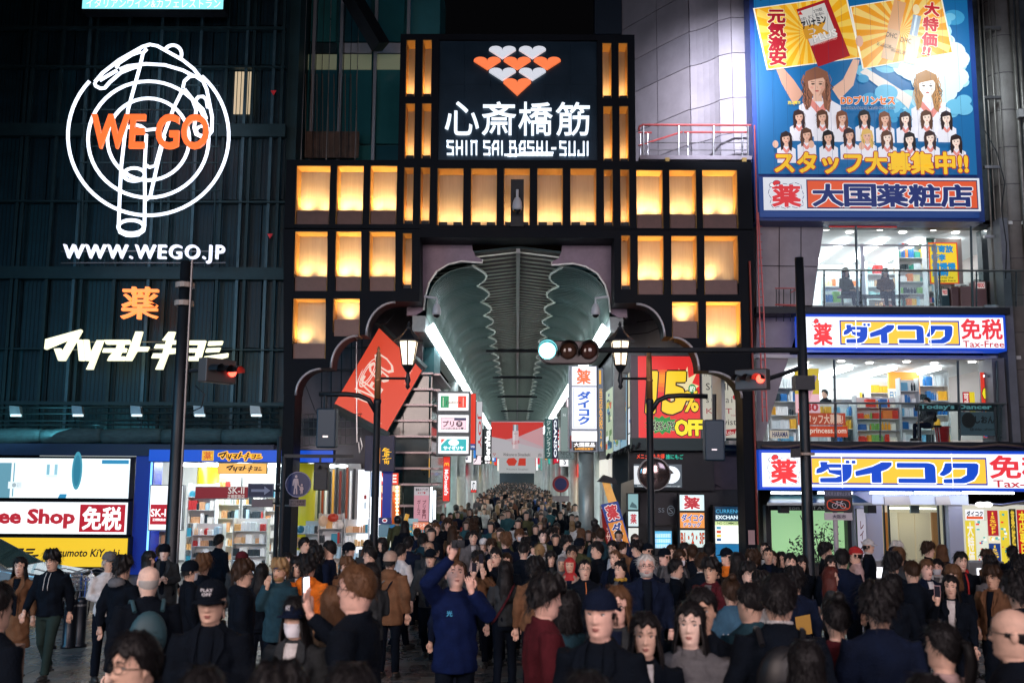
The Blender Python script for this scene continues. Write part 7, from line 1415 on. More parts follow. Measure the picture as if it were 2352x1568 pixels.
def legs(pose):
    if pose == 'walk':return [[(.09,0,.90),(.095,-.12,.50),(.10,-.20,.09)],[(-.09,0,.90),(-.095,.0,.48),(-.10,.24,.14)]]
    if pose == 'sit':return [[(.09,0,.90),(.10,-.42,.90),(.10,-.43,.50)],[(-.09,0,.90),(-.10,-.40,.90),(-.10,-.42,.50)]]
    return [[(.09,0,.90),(.095,-.01,.48),(.105,.01,.08)],[(-.09,0,.90),(-.095,-.01,.48),(-.105,.01,.08)]]
def turn(co, yaw, pitch): # turn the head on the neck
    if not yaw and not pitch: return co
    z = co[:,2];w_ = np.clip((z - 1.40) / .09,0,1);w_ = w_ * w_ * (3 - 2 * w_);out = co.copy()
    a,b = math.radians(yaw) * w_,math.radians(pitch) * w_;x,y,zz = co[:,0],co[:,1] - .01,co[:,2] - 1.43
    y2 = y * np.cos(b) + zz * np.sin(b) * 1.0;z2 = zz * np.cos(b) - y * np.sin(b);out[:,0] = x * np.cos(a) - y2 * np.sin(a);out[:,1] = x * np.sin(a) + y2 * np.cos(a) + .01;out[:,2] = z2 + 1.43;return out
_MC = {}
def remesh(mb, vox, smooth_it=6, smooth=True):
    me = mb.mesh('tmp');o = bpy.data.objects.new('tmp',me);COL.objects.link(o);r = o.modifiers.new('r','REMESH');r.mode = 'VOXEL';r.voxel_size = vox
    s_ = o.modifiers.new('s', 'SMOOTH'); s_.factor = .5; s_.iterations = smooth_it
    dg_ = bpy.context.evaluated_depsgraph_get();me2 = bpy.data.meshes.new_from_object(o.evaluated_get(dg_));bpy.data.objects.remove(o);bpy.data.meshes.remove(me);return me2
def getco(me):n = len(me.vertices);c = np.empty(n * 3);me.vertices.foreach_get('co',c);return c.reshape(-1,3)
def setco(me, c): me.vertices.foreach_set('co', c.ravel()); me.update()
def fin_(me, name, m):
    me.name = name;me.materials.clear();me.materials.append(m);me.polygons.foreach_set('use_smooth',[True] * len(me.polygons));me.update();return me
def body_mesh(fem, pose, yaw, pitch, grip=.5):
    k = ('body', fem, pose, yaw, pitch)
    if k in _MC: return _MC[k]
    mb = Mb(); head_mesh(mb, 44, 50, fem)
    co = turn(np.array(mb.v), yaw, pitch); mb.v = [tuple(v) for v in co]
    ringloft(mb,[(.86,0,0,.13,.09),(1.0,0,0,.12,.085),(1.15,0,0,.13,.09),(1.28,0,0,.13,.085),(1.36,0,.0,.10,.06),(1.41,0,.005,.060,.056),(1.46,0,.008,.052,.052)])
    for S_, E_, W_, D_, sgn in arms(pose):
        mb.tube([S_ + Vector((-.045 * sgn,.01,-.06)),S_.lerp(E_,.5),E_,E_.lerp(W_,.4),W_,W_ + D_ * .02],1,10,True,[.030,.034,.032,.034,.024,.025]);hand(mb,W_ + D_ * .01,D_,sgn,grip)
    for L_ in legs(pose):mb.tube([Vector(p) for p in (L_[0],[(a + b) / 2 for a,b in zip(L_[0],L_[1])],L_[1],[(a * .65 + b * .35) for a,b in zip(L_[1],L_[2])],L_[2])],1,10,True,[.075,.068,.050,.052,.035])
    me = mb.mesh('body', [SKM], True); _MC[k] = me; return me
def folds(co, amp, seed=0):
    x,y,z = co[:,0],co[:,1],co[:,2];an = np.arctan2(y,x);r = np.hypot(x,y) + 1e-6
    d = amp * (np.sin(z * 38 + 2.2 * np.sin(an * 2 + seed) + seed) * .5 + np.sin(z * 17 - an * 3 + seed * 2) * .6 + np.sin(an * 9 + z * 8 + seed) * .4) * np.clip((1.42 - z) / .15,0,1)
    out = co.copy(); out[:, 0] += x / r * d; out[:, 1] += y / r * d; return out
def top_mesh(style, pose, fem):
    k = ('top', style, pose, fem)
    if k in _MC: return _MC[k]
    b = {'jacket':.010,'shirt':0,'coat':.012,'puffer':.03,'hoodie':.014,'suit':.008,'hoodcoat':.022}[style];hem = {'coat':.52,'hoodcoat':.72,'shirt':.86,'suit':.80}.get(style,.84);f = .93 if fem else 1.0;mb = Mb()
    rings = [(hem,0,.0,(.175 + b + (.03 if hem < .7 else 0)) * f,.125 + b + (.02 if hem < .7 else 0)),(max(hem + .12,.92),0,0,(.168 + b) * f,.120 + b),(1.02,0,0,(.158 + b) * (.93 if fem else 1),.112 + b),(1.14,0,-.004,(.166 + b) * f,.116 + b),(1.26,0,-.006,(.182 + b) * f,.118 + b + .008 * fem),(1.34,0,0,(.190 + b) * f,.105 + b),(1.39,0,.004,(.165 + b) * f,.085 + b),(1.42,0,.008,.105 + b,.075),(1.445,0,.01,.070,.066)]
    ringloft(mb, rings, 24)
    for S_, E_, W_, D_, sgn in arms(pose):
        S2 = S_ + Vector((0,0,-.005));mb.tube([S2,S2.lerp(E_,.3),S2.lerp(E_,.7),E_,E_.lerp(W_,.3),E_.lerp(W_,.8),W_ - D_ * .005],1,12,True,[(.066 + b) * f,(.062 + b) * f,.055 + b,.052 + b,.050 + b * .8,.040 + b * .6,.038 + b * .5])
    if style in ('hoodie','hoodcoat'):mb.ball((0,.085,1.40),(.13,.075,.075),14,8);mb.tube([(.075 * math.cos(a_),.015 + .07 * math.sin(a_),1.44 + .02 * math.sin(a_)) for a_ in np.linspace(-.9,PI + .9,12)],.026,8)
    if style in ('jacket','coat','suit','puffer'):mb.tube([(.068 * math.cos(a_),.012 + .062 * math.sin(a_),1.445 + .012 * math.sin(a_)) for a_ in np.linspace(-.7,PI + .7,12)],.018,8)
    me = remesh(mb,.0155,3);co = getco(me);co = folds(co,{'puffer':.010,'hoodie':.011}.get(style,.009),hash(style) % 7 if 0 else len(style))
    if style == 'puffer':x,y,z = co.T;r = np.hypot(x,y) + 1e-6;d = .012 * np.abs(np.sin(z * 42));co[:,0] += x / r * d;co[:,1] += y / r * d
    setco(me, co); _MC[k] = fin_(me, 'top_garment', CLM); return me
def trouser_mesh(pose, skirt=False):
    pz = pose if pose in ('walk', 'sit') else 'down'; k = ('tr', pz, skirt)
    if k in _MC: return _MC[k]
    mb = Mb()
    if skirt:ringloft(mb,[(.42,0,0,.21,.17),(.6,0,0,.19,.15),(.8,0,0,.175,.13),(.96,0,0,.145,.11)],20)
    else:
        ringloft(mb,[(.80,0,0,.155,.115),(.90,0,0,.165,.12),(1.0,0,0,.15,.108)],20)
        for L_ in legs(pz):a,b,c = (Vector(p) for p in L_);mb.tube([a,a.lerp(b,.5),b,b.lerp(c,.5),c + (b - c) * .0],1,12,True,[.092,.084,.066,.062,.058])
    me = remesh(mb,.02,4);co = getco(me);co = folds(co,.004,3);setco(me,co);_MC[k] = fin_(me,'trousers',TRM);return me
def shoe_mesh(pose):
    pz = pose if pose in ('walk', 'sit') else 'down'; k = ('sh', pz)
    if k in _MC: return _MC[k]
    mb = Mb()
    for L_ in legs(pz):x,y,z = L_[2];mb.ball((x,y - .05,z - .03),(.045,.13,.045),10,7);mb.box((x - .042,y - .16,z - .08),(x + .042,y + .07,z - .055))
    _MC[k] = mb.mesh('shoes', [SHM], True); return _MC[k]
def hair_mesh(kind, yaw, pitch):
    k = ('hair', kind, yaw, pitch)
    if k in _MC: return _MC[k]
    mb = Mb();ns,nz = 56,34;th = np.linspace(0,2 * PI,ns,endpoint=False);c = np.cos(th);zs = np.linspace(-.04,.236,nz);vs = []
    if kind not in ('bald', 'hijab', 'cap', 'beanie'):
        low = {'short':.045,'crop':.07,'bob':-.02,'long':-.03,'pony':.03,'bun':.04,'messy':.04,'grey':.06}[kind];t0 = {'short':.015,'crop':.006,'bob':.022,'long':.017,'pony':.012,'bun':.013,'messy':.027,'grey':.010}[kind]
        bang = {'short':.172,'crop':.19,'bob':.160,'long':.185,'pony':.180,'bun':.19,'messy':.158,'grey':.188}[kind]
        side = .10 if kind in ('short', 'crop', 'pony', 'bun', 'messy', 'grey') else .0
        for z in zs:
            x,y,zz = headpt(th,min(z,.2309),0,0);edge = np.where(c > .55,bang + .012 * np.sin(th * 7),np.where(c > -.15,np.interp(c,[-.15,.2,.55],[side,side + .02,bang]),np.interp(c,[-1,-.15],[low,side])))
            m_ = np.clip((z - edge) / .012 + .5,0,1);t = t0 * (1 + .9 * np.clip((z - .15) / .08,0,1)) + .0022 * np.sin(th * 23 + z * 60) + .0018 * np.sin(th * 41 - z * 110) + (.010 * np.sin(th * 9 + z * 40) + .006 * np.sin(th * 5 - z * 55) if kind == 'messy' else .003 * np.sin(th * 6 + z * 30))
            off = m_ * (t + .012) - .012;L_ = np.hypot(x,y) + 1e-6;top = (off.clip(0) * np.clip((z - .19) / .04,0,1)) * .9
            X = x + x / L_ * off;Y = y + y / L_ * off;vs += [(a,b,NH + z + d) for a,b,d in zip(X,Y,top)]
        fs = [(j * ns + i,j * ns + (i + 1) % ns,(j + 1) * ns + (i + 1) % ns,(j + 1) * ns + i) for j in range(nz - 1) for i in range(ns)] + [tuple(range((nz - 1) * ns,nz * ns))]
        mb.add(vs, fs)
        if kind in ('long', 'bob'):
            zb = 1.47 - (.30 if kind == 'long' else .045);a0 = .95 if kind == 'long' else .8;N = 34;H = 14;vs = []
            for sd in (0, 1):
                for j in range(H + 1):
                    z = 1.60 + (zb - 1.60) * j / H; q = j / H
                    for i in range(N + 1):
                        a = a0 + (2 * PI - 2 * a0) * i / N;rx_ = .088 + .022 * math.sin(q * 2.2) + (.035 * q if kind == 'long' else .01 * q);ry_ = .112 + .012 * math.sin(q * 3) - (.0 if kind == 'long' else .01 * q)
                        wv = .003 * math.sin(a * 30 + z * 20) + .002 * math.sin(a * 47 - z * 33) + .006 * q * math.sin(a * 8 + z * 9);r_ = (-.016 if sd else 0) + wv
                        dz = (.03 * math.sin(a * 11) + .02 * math.sin(a * 5)) * max(0,q - .7) * (1 if kind == 'long' else .3);vs.append(((rx_ + r_) * math.sin(a),-(ry_ + r_) * math.cos(a) + .0,z + dz))
            S0 = (H + 1) * (N + 1); fs = []
            for j in range(H):
                for i in range(N):a = j * (N + 1) + i;fs += [(a,a + 1,a + N + 2,a + N + 1),(a + S0,a + N + 1 + S0,a + N + 2 + S0,a + 1 + S0)]
            for j in range(H):a = j * (N + 1);fs += [(a,a + N + 1,a + N + 1 + S0,a + S0),(a + N,a + N + S0,a + 2 * N + 1 + S0,a + 2 * N + 1)]
            for i in range(N):a = H * (N + 1) + i;fs.append((a,a + 1,a + 1 + S0,a + S0))
            mb.add(vs, fs)
        if kind == 'pony':mb.tube([(0,.10,1.62),(0,.15,1.61),(0,.165,1.52),(0,.15,1.40),(.01,.145,1.28)],1,10,True,[.022,.032,.036,.03,.01])
        if kind == 'bun': mb.ball((0, .06, 1.735), (.042, .045, .042), 12, 8)
    elif kind == 'hijab':
        for z in np.linspace(-.12, .236, 24):
            x,y,zz = headpt(th,min(max(z,-.1),.2309),0,0);hid = ((c > .62) & (z > .0) & (z < .165));off = np.where(hid,-.014,.020 + (.045 * np.clip(-z / .1,0,1) + .02 * np.clip((.02 - z) / .05,0,1)));L_ = np.hypot(x,y) + 1e-6
            vs += [(a,b,NH + z + .01 * max(0,(z - .2) / .03)) for a,b in zip(x + x / L_ * off,y + y / L_ * off + .006)]
        fs = [(j * ns + i,j * ns + (i + 1) % ns,(j + 1) * ns + (i + 1) % ns,(j + 1) * ns + i) for j in range(23) for i in range(ns)] + [tuple(range(23 * ns,24 * ns))];mb.add(vs,fs)
    else: # fringe of short hair under hats, or a bald ring
        for z in np.linspace(.02, .14, 14):
            x,y,zz = headpt(th,z,0,0);m_ = np.clip(((z - np.interp(c,[-1,.3],[.04,.09])) / .012),0,1) * (c < .35) * np.clip((.135 - z) / .01,0,1);off = -.012 + m_ * (.019 if kind != 'bald' else .0145) + .001 * np.sin(th * 33);L_ = np.hypot(x,y) + 1e-6
            vs += [(a, b, NH + z) for a, b in zip(x + x / L_ * off, y + y / L_ * off)]
        mb.add(vs,[(j * ns + i,j * ns + (i + 1) % ns,(j + 1) * ns + (i + 1) % ns,(j + 1) * ns + i) for j in range(13) for i in range(ns)])
    if kind != 'bald' and kind != 'hijab': # loose strands break the outline
        rq = random.Random(len(kind) * 7);V = [Vector(v) for v in mb.v];cen = Vector((0,0,NH + .13));n0 = len(V)
        for _ in range(900 if kind in ('long', 'bob', 'messy') else 600):
            p = V[rq.randrange(n0)];r_ = Vector((p.x,p.y + .0,(p.z - cen.z) * (1 if p.z > cen.z else 0)));x_,y_,z_ = headpt(np.array([math.atan2(p.x,-p.y)]),min(max(p.z - NH,-.1),.2309),0,0)
            if p.z > NH - .03 and r_.length < math.hypot(float(x_[0]),float(y_[0])) + .002 and p.z - NH < .2:continue
            o_ = r_.normalized();tn = Vector((0,0,-1)) - o_ * (-o_.z);sw = Vector((-o_.y,o_.x,0)) * rq.uniform(-.7,.7);d = (tn.normalized() + sw + o_ * rq.uniform(.0,.35)).normalized() * rq.uniform(.03,.075) * (1.25 if kind == 'messy' else 1);s_ = d.cross(o_).normalized() * rq.uniform(.0015,.003);q = p + o_ * .001
            mb.add([q - s_,q + s_,q + d * .6 + o_ * .002 + s_ * .7,q + d + o_ * .001],[(0,1,2),(0,2,3)])
    mb.v = [tuple(v) for v in turn(np.array(mb.v),yaw,pitch)];_MC[k] = mb.mesh('hair',[HRM],True);return _MC[k]
def hat_mesh(kind, yaw, pitch, back=False):
    k = ('hat', kind, yaw, pitch, back)
    if k in _MC: return _MC[k]
    mb = Mb();ns = 32;th = np.linspace(0,2 * PI,ns,endpoint=False);vs = [];z0 = .146 if kind == 'cap' else .118;zs = np.linspace(z0,.2309,12)
    for z in zs:x,y,zz = headpt(th,z,0,0);L_ = np.hypot(x,y) + 1e-6;o_ = .016 if kind == 'cap' else .020 + .004 * math.sin(z * 400);vs += [(a,b,NH + z + .022 * ((z - z0) / .1)) for a,b in zip(x + x / L_ * o_,y + y / L_ * o_)]
    mb.add(vs,[(j * ns + i,j * ns + (i + 1) % ns,(j + 1) * ns + (i + 1) % ns,(j + 1) * ns + i) for j in range(11) for i in range(ns)] + [tuple(range(11 * ns,12 * ns))])
    if kind == 'cap':
        sg = 1 if back else -1; N = 12; vs = []
        for r_ in (0, 1):
            for i in range(N + 1):a = -1.0 + 2.0 * i / N;R_ = .095 + (.075 * math.cos(a * 1.2) if r_ else 0);vs.append((R_ * math.sin(a) * .93,sg * (R_ * math.cos(a)),NH + .152 - (.012 if r_ else 0) - .012 * a * a))
        vs += [(x, y, z - .006) for x, y, z in vs]; n1 = 2 * (N + 1); fs = []
        for i in range(N):fs += [(i,i + 1,N + 2 + i,N + 1 + i),(n1 + i,n1 + N + 1 + i,n1 + N + 2 + i,n1 + i + 1),(N + 1 + i,N + 2 + i,n1 + N + 2 + i,n1 + N + 1 + i)]
        mb.add(vs, fs); mb.ball((0, 0, NH + .254), .008, 6, 4)
    mb.v = [tuple(v) for v in turn(np.array(mb.v),yaw,pitch)];_MC[k] = mb.mesh('hat',[CLM],True);return _MC[k]
def face_mesh(kind, yaw, pitch, fem=0):
    k = ('face', kind, yaw, pitch, fem)
    if k in _MC: return _MC[k]
    mb = Mb();F = lambda x,z,o:(x,float(headpt(np.array([math.asin(min(.99,abs(x) / interp(z,HZ,HA))) * (1 if x >= 0 else -1)]),z)[1][0]) - o,NH + z)
    if kind in ('eyeL', 'eyeR'):
        s_ = 1 if kind == 'eyeL' else -1;c = F(s_ * .031,.121,-.004);mb.use(EYW).ball(c,(.0165,.008,.0075),10,7);mb.use(EYD).ball((c[0],c[1] - .0055,c[2]),(.0078,.004,.0074),8,6)
        mb.use(EYD).tube([(c[0] + dx,c[1] - .005 + abs(dx) * .25,c[2] + .0075 - dx * dx * 22) for dx in (-.016,-.008,0,.008,.016)],.0030 + .0010 * fem,5)
    if kind == 'brows':
        mb.use(EYD)
        for s_ in (-1,1):mb.tube([F(s_ * x,z,.001) for x,z in ((.014,.143),(.024,.148),(.036,.148),(.047,.142))],1,5,True,[.0036 - .0008 * fem,.0048 - .001 * fem,.0040 - .0008 * fem,.0015])
    if kind == 'mouth':mb.use(LIPM);mb.tube([F(x,.0505 - abs(x) * .12,.0005) for x in (-.022,-.011,0,.011,.022)],1,6,True,[.001,.0035,.003,.0035,.001]);mb.tube([F(x,.0385 + abs(x) * .15,.0005) for x in (-.020,-.010,0,.010,.020)],1,6,True,[.001,.0042,.0048,.0042,.001])
    if kind == 'glasses':
        mb.use(GLF)
        for s_ in (-1,1):mb.tube([(s_ * .033 + .024 * math.cos(a_),-.104 + .02 * abs(s_ * .033 + .024 * math.cos(a_)) / .06,NH + .118 + .017 * math.sin(a_)) for a_ in np.linspace(0,2 * PI,15)],.0020,5);mb.tube([(s_ * .057,-.084,NH + .122),(s_ * .080,-.04,NH + .120),(s_ * .084,.015,NH + .118)],.0022,5)
        mb.tube([(-.010, -.104, NH + .120), (.010, -.104, NH + .120)], .002, 5)
    if kind == 'mask':
        ns, nz = 20, 10; vs = []
        for j in range(nz):
            z = -.006 + .094 * j / (nz - 1);t_ = np.linspace(-1.15,1.15,ns);x,y,zz = headpt(t_,max(z,.002),0,.8);vs += [(a * 1.05,b - .007 - .004 * math.sin(PI * j / (nz - 1)),NH + z) for a,b in zip(x,y)]
        mb.use(MSK).add(vs,[(j * ns + i,j * ns + i + 1,(j + 1) * ns + i + 1,(j + 1) * ns + i) for j in range(nz - 1) for i in range(ns - 1)])
        for s_ in (-1,1):mb.tube([(s_ * .068,-.035,NH + .07),(s_ * .078,.005,NH + .115)],.0016,4)
    if kind == 'beard':
        ns, nz = 24, 9; vs = []
        for j in range(nz):
            z = -.014 + .062 * j / (nz - 1);t_ = np.linspace(-1.4,1.4,ns);x,y,zz = headpt(t_,z,0,0);hole = (abs(x) < .024) & (z > .034);o_ = np.where(hole,-.006,.008 + .002 * np.sin(t_ * 37 + z * 90));L_ = np.hypot(x,y);vs += [(a,b,NH + z) for a,b in zip(x + x / L_ * o_,y + y / L_ * o_)]
        mb.use(HRM).add(vs,[(j * ns + i,j * ns + i + 1,(j + 1) * ns + i + 1,(j + 1) * ns + i) for j in range(nz - 1) for i in range(ns - 1)]);mb.tube([F(x,.060,.003) for x in (-.026,-.012,0,.012,.026)],.005,5)
    mb.v = [tuple(v) for v in turn(np.array(mb.v),yaw,pitch)];_MC[k] = mb.mesh(kind,None,True);return _MC[k]
SKN_ = {'a':(.72,.46,.35),'b':(.62,.38,.27),'c':(.82,.58,.48),'d':(.42,.25,.17),'w':(.78,.48,.39)}
HC = {'k':(.010,.009,.010),'b':(.035,.018,.010),'n':(.11,.055,.028),'y':(.30,.19,.09),'g':(.40,.39,.38),'r':(.09,.02,.015),'w':(.6,.58,.55)}
CC = {'k':(.003,.006,.012),'n':(.005,.010,.028),'b':(.004,.011,.055),'t':(.02,.055,.075),'g':(.13,.13,.14),'w':(.62,.60,.60),'o':(.85,.20,.02),'br':(.17,.085,.045),'m':(.08,.012,.018),'r':(.42,.03,.03),'be':(.42,.30,.24),'dn':(.04,.10,.16),'dg':(.035,.04,.045),'y':(.5,.30,.05),'pk':(.55,.38,.36),'ol':(.06,.065,.03)}
def chd(name, me, par, col=None):
    o = bpy.data.objects.new(name, me); COL.objects.link(o); o.parent = par
    if col: o.color = (*col, 1)
    return o
def person(label,x,y,h=1.68,yaw=0,pose='down',hair='short',hc='k',top='jacket',tc='k',sk='a',hy=0,hp=0,ex='',fem=None,d=None,w=1.0,tr=(.004,.007,.014),base=None,group=None,hatc='k'):
    if fem is None: fem = 1 if hair in ('long', 'bob', 'pony', 'bun', 'hijab') else 0
    if d is None:
        d = 12.0
        for _ in range(30):d = .5 * d + .5 * ((CAMZ - gz(d) - h) * FPX / max(y - P_h(x),8))
        zf = gz(d)
    else: zf = base if base is not None else gz(d)
    p = P(x,y,d);t = thing('person',label,'person',(p.x,p.y,zf),group or 'people in the street crowd');s_ = h / 1.70;t.scale = (s_ * w,s_ * w,s_);t.rotation_euler.z = math.radians(yaw)
    b = chd('body',body_mesh(fem,pose,hy,hp,1.3 if pose == 'raise' else .5),t,SKN_[sk]);chd('top_garment',top_mesh(top,pose,fem),t,CC[tc]);near = d < 23
    if near:
        if 'skirt' in ex: chd('skirt', trouser_mesh(pose, True), t, CC[tc])
        else: chd('trousers', trouser_mesh(pose), t, tr)
        chd('shoes', shoe_mesh(pose), t)
    if hair != 'bald' or 1:chd('hair',hair_mesh(hair,hy,hp),t,CC[tc] if 0 else (CC.get(hc) if hair == 'hijab' else HC[hc]))
    if hair in ('cap','beanie'):chd('hat',hat_mesh(hair,hy,hp,'back' in ex),t,CC[hatc])
    fy = (yaw + hy + 180) % 360 - 180
    if abs(fy) < 115 and d < 30:
        for n_ in ('eyeL', 'eyeR'): chd('eye', face_mesh(n_, hy, hp, fem), t)
        chd('eyebrows', face_mesh('brows', hy, hp, fem), t)
        if 'mask' not in ex: chd('mouth', face_mesh('mouth', hy, hp, fem), t)
    if 'mask' in ex: chd('face_mask', face_mesh('mask', hy, hp), t)
    if 'glass' in ex: chd('spectacles', face_mesh('glasses', hy, hp), t)
    if 'beard' in ex:chd('beard',face_mesh('beard',hy,hp),t,HC['g'] if hc == 'w' else HC[hc])
    M_ = Matrix.Translation(t.location) @ Matrix.Rotation(t.rotation_euler.z,4,'Z') @ Matrix.Diagonal((s_ * w,s_ * w,s_,1))
    def L2W(v): return M_ @ Vector(v)
    def loc(mb): mb.v = [tuple(L2W(v)) for v in mb.v]; return mb
    if 'inner' in ex: # pale shirt showing in the open front
        chd('shirt_front',inner_mesh(),t,CC['w'] if 'innerw' in ex else (CC['k'] if 'innerk' in ex else CC['g']))
    if 'scoll' in ex: chd('shirt_collar', coll_mesh(), t, CC['w'])
    if 'zip' in ex and 'zipn' not in ex: chd('zip', zip_mesh(), t)
    if 'strings' in ex: chd('drawstrings', str_mesh(), t)
    if abs(fy) < 80 and near and top in ('jacket','suit','coat') and 'inner' not in ex and 'zip' not in ex:chd('shirt_front',inner_mesh(),t,(CC['dg'],CC['g'],CC['w'],CC['k'],CC['n'])[int(x) % 5]);chd('lapels',lapel_mesh(),t,CC[tc])
    elif 'inner' in ex: chd('lapels', lapel_mesh(), t, CC[tc])
    if 'fur' in ex: chd('fur_trim', fur_mesh(), t)
    if 'bandana' in ex: chd('headband', band_mesh(hy, hp), t)
    if 'strap' in ex:chd('bag_strap',strap_mesh('front' in ex),t,CC['b'] if 'bstrap' in ex else (CC['m'] if 'mstrap' in ex else CC['k']))
    if 'pack' in ex:
        q = thing('backpack','backpack worn by the %s' % label.split(' with ')[0].split(',')[0][:60],'backpack',t.location);m1 = Mb();m1.ball((0,.19,1.17),(.14,.085,.20),14,10);m1.ball((0,.25,1.10),(.11,.05,.11),12,8);pk = mat('pack_teal',(.025,.07,.09),.6,var=.2) if 'packt' in ex else mat('pack_black',(.012,.013,.016),.45,var=.2);part('shell',loc(m1),pk,q,smooth=True)
        for sd in (-1,1):part('strap',loc(Mb().tube([(sd * .10,.15,1.36),(sd * .115,.06,1.43),(sd * .12,-.05,1.42),(sd * .125,-.135,1.32),(sd * .14,-.12,1.15),(sd * .15,.02,1.02)],.016,6)),pk,q)
    if 'bag' in ex:
        q = thing('shoulder_bag','bag of the %s' % ' '.join(label.split()[:11]),'bag',t.location);part('shell',loc(Mb().ball((.23,.06,.93),(.08,.14,.11),12,8)),LTH,q,smooth=True);part('strap',loc(Mb().tube([(.23,.06,1.0),(.12,.15,1.25),(-.08,.06,1.44),(-.14,-.05,1.40)],.012,6)),LTH,q)
    if 'cell' in ex:
        A_ = arms(pose)[1];c = (A_[2] + A_[3] * .10) if pose != 'phone' else (arms(pose)[0][2] + A_[2]) / 2 + Vector((0,-.07,.04));q = thing('phone','phone held by the %s' % ' '.join(label.split()[:11]),'phone',L2W(c));lt = 'lit' in ex
        dn = Vector((0,-.45,1)).normalized() if pose == 'phone' else Vector((0,-.05,1)).normalized();sv = Vector((1,0,0));nn = sv.cross(dn).normalized()
        def slab3(o_,w_,hh,dp):return Mb().add([L2W(o_ + sv * a * w_ + dn * b_ * hh + nn * e * dp) for e in (-1,1) for a,b_ in ((-1,-1),(1,-1),(1,1),(-1,1))],[(0,1,2,3),(7,6,5,4),(0,4,5,1),(1,5,6,2),(2,6,7,3),(3,7,4,0)])
        cw = Vector(c) + dn * .06;part('shell',slab3(cw,.037,.074,.005),mat('phone_rose',(.6,.35,.35),.3) if 'rose' in ex else BLACKM,q)
        sd = (1 if 'away' in ex else -1);part('screen',slab3(cw + nn * (-.0052 * (1 if 'scrf' in ex else -1)),.033,.068,.0012),mat('phone_lit',(.8,.85,1),.3,emit=2.2,ecol=(.85,.92,1)) if lt else mat('phone_dark',(.02,.02,.03),.1,emit=.05),q)
    return t, L2W
def P_h(x): # horizon row at column x
    return 784 + FPX * math.tan(PITCH) / 1.0 + (x - 1187) * .0061
def inner_mesh():
    if 'in' not in _MC:
        mb = Mb(); N = 9; vs = []
        for z,hw,y in ((.86,.055,-.128),(.95,.055,-.131),(1.05,.05,-.128),(1.15,.05,-.133),(1.25,.05,-.137),(1.33,.05,-.120),(1.39,.05,-.098),(1.425,.05,-.072)):
            for i in range(N):u = -1 + 2 * i / (N - 1);vs.append((u * hw,y - .010 + .02 * u * u,z))
        mb.add(vs,[(j * N + i,j * N + i + 1,(j + 1) * N + i + 1,(j + 1) * N + i) for j in range(7) for i in range(N - 1)]);_MC['in'] = mb.mesh('shirt_front',[CLM],True)
    return _MC['in']
def str_mesh():
    if 'st' not in _MC:
        mb = Mb()
        for s_ in (-1,1):mb.tube([(s_ * .03,-.075,1.43),(s_ * .032,-.12,1.36),(s_ * .03,-.142,1.26),(s_ * .034,-.145,1.2)],.005,5)
        _MC['st'] = mb.mesh('drawstrings', [mat('string_white', (.6, .6, .6), .8)], True)
    return _MC['st']
def lapel_mesh():
    if 'la' not in _MC:
        mb = Mb()
        for s_ in (-1, 1):
            o = [(s_ * .045,-.062,1.455),(s_ * .10,-.085,1.415),(s_ * .115,-.125,1.33),(s_ * .062,-.150,1.22),(s_ * .050,-.152,.90),(s_ * .038,-.158,.90),(s_ * .036,-.162,1.2),(s_ * .05,-.10,1.40)]
            mb.add(o + [(x,y + .012,z) for x,y,z in o],[tuple(range(8)),tuple(range(15,7,-1))] + [(i,i + 8,(i + 1) % 8 + 8,(i + 1) % 8) for i in range(8)])
        _MC['la'] = mb.mesh('lapels', [CLM])
    return _MC['la']
def coll_mesh():
    if 'co' not in _MC:_MC['co'] = Mb().tube([(.060 * math.cos(a_),.008 + .058 * math.sin(a_),1.462 + .010 * math.sin(a_)) for a_ in np.linspace(-.9,PI + .9,16)],.012,8).mesh('shirt_collar',[CLM],True)
    return _MC['co']
def zip_mesh():
    if 'zi' not in _MC:_MC['zi'] = Mb().tube([(0,-.085,1.42),(0,-.125,1.34),(0,-.140,1.25),(0,-.136,1.1),(0,-.138,.9)],.006,5).mesh('zip',[mat('zip_orange',(.7,.2,.05),.5)],True)
    return _MC['zi']
def fur_mesh():
    if 'fu' not in _MC:
        mb = Mb(); rq = random.Random(3)
        for k in range(900):
            a = rq.uniform(-.5,PI + .5);c = Vector((.16 * math.cos(a),.06 + .12 * math.sin(a),1.38 - .05 * math.sin(a)));d = Vector((math.cos(a),math.sin(a),rq.uniform(-.5,.6))) + Vector((rq.uniform(-.6,.6),rq.uniform(-.6,.6),rq.uniform(-.6,.6)));d = d.normalized() * rq.uniform(.03,.06);s_ = d.cross(Vector((0,0,1))).normalized() * .005
            mb.add([c - s_, c + s_, c + d], [(0, 1, 2), (2, 1, 0)])
        mb.tube([(.155 * math.cos(a_),.06 + .115 * math.sin(a_),1.38 - .05 * math.sin(a_)) for a_ in np.linspace(-.5,PI + .5,20)],.028,8);_MC['fu'] = mb.mesh('fur_trim',[mat('fur_tan',(.30,.17,.09),.9,var=.5,vscale=30)])
    return _MC['fu']
def band_mesh(hy, hp):
    k = ('band', hy, hp)
    if k not in _MC:
        th = np.linspace(0, 2 * PI, 33)[:-1]; vs = []
        for z in (.150,.160,.175,.186):x,y,zz = headpt(th,z,0,0);L_ = np.hypot(x,y);vs += [(a,b,NH + z) for a,b in zip(x + x / L_ * .022,y + y / L_ * .022)]
        mb = Mb();mb.add(vs,[(j * 32 + i,j * 32 + (i + 1) % 32,(j + 1) * 32 + (i + 1) % 32,(j + 1) * 32 + i) for j in range(3) for i in range(32)]);mb.v = [tuple(v) for v in turn(np.array(mb.v),hy,hp)];_MC[k] = mb.mesh('headband',[mat('band_navy',(.02,.03,.08),.8,var=.6,vscale=40)],True)
    return _MC[k]
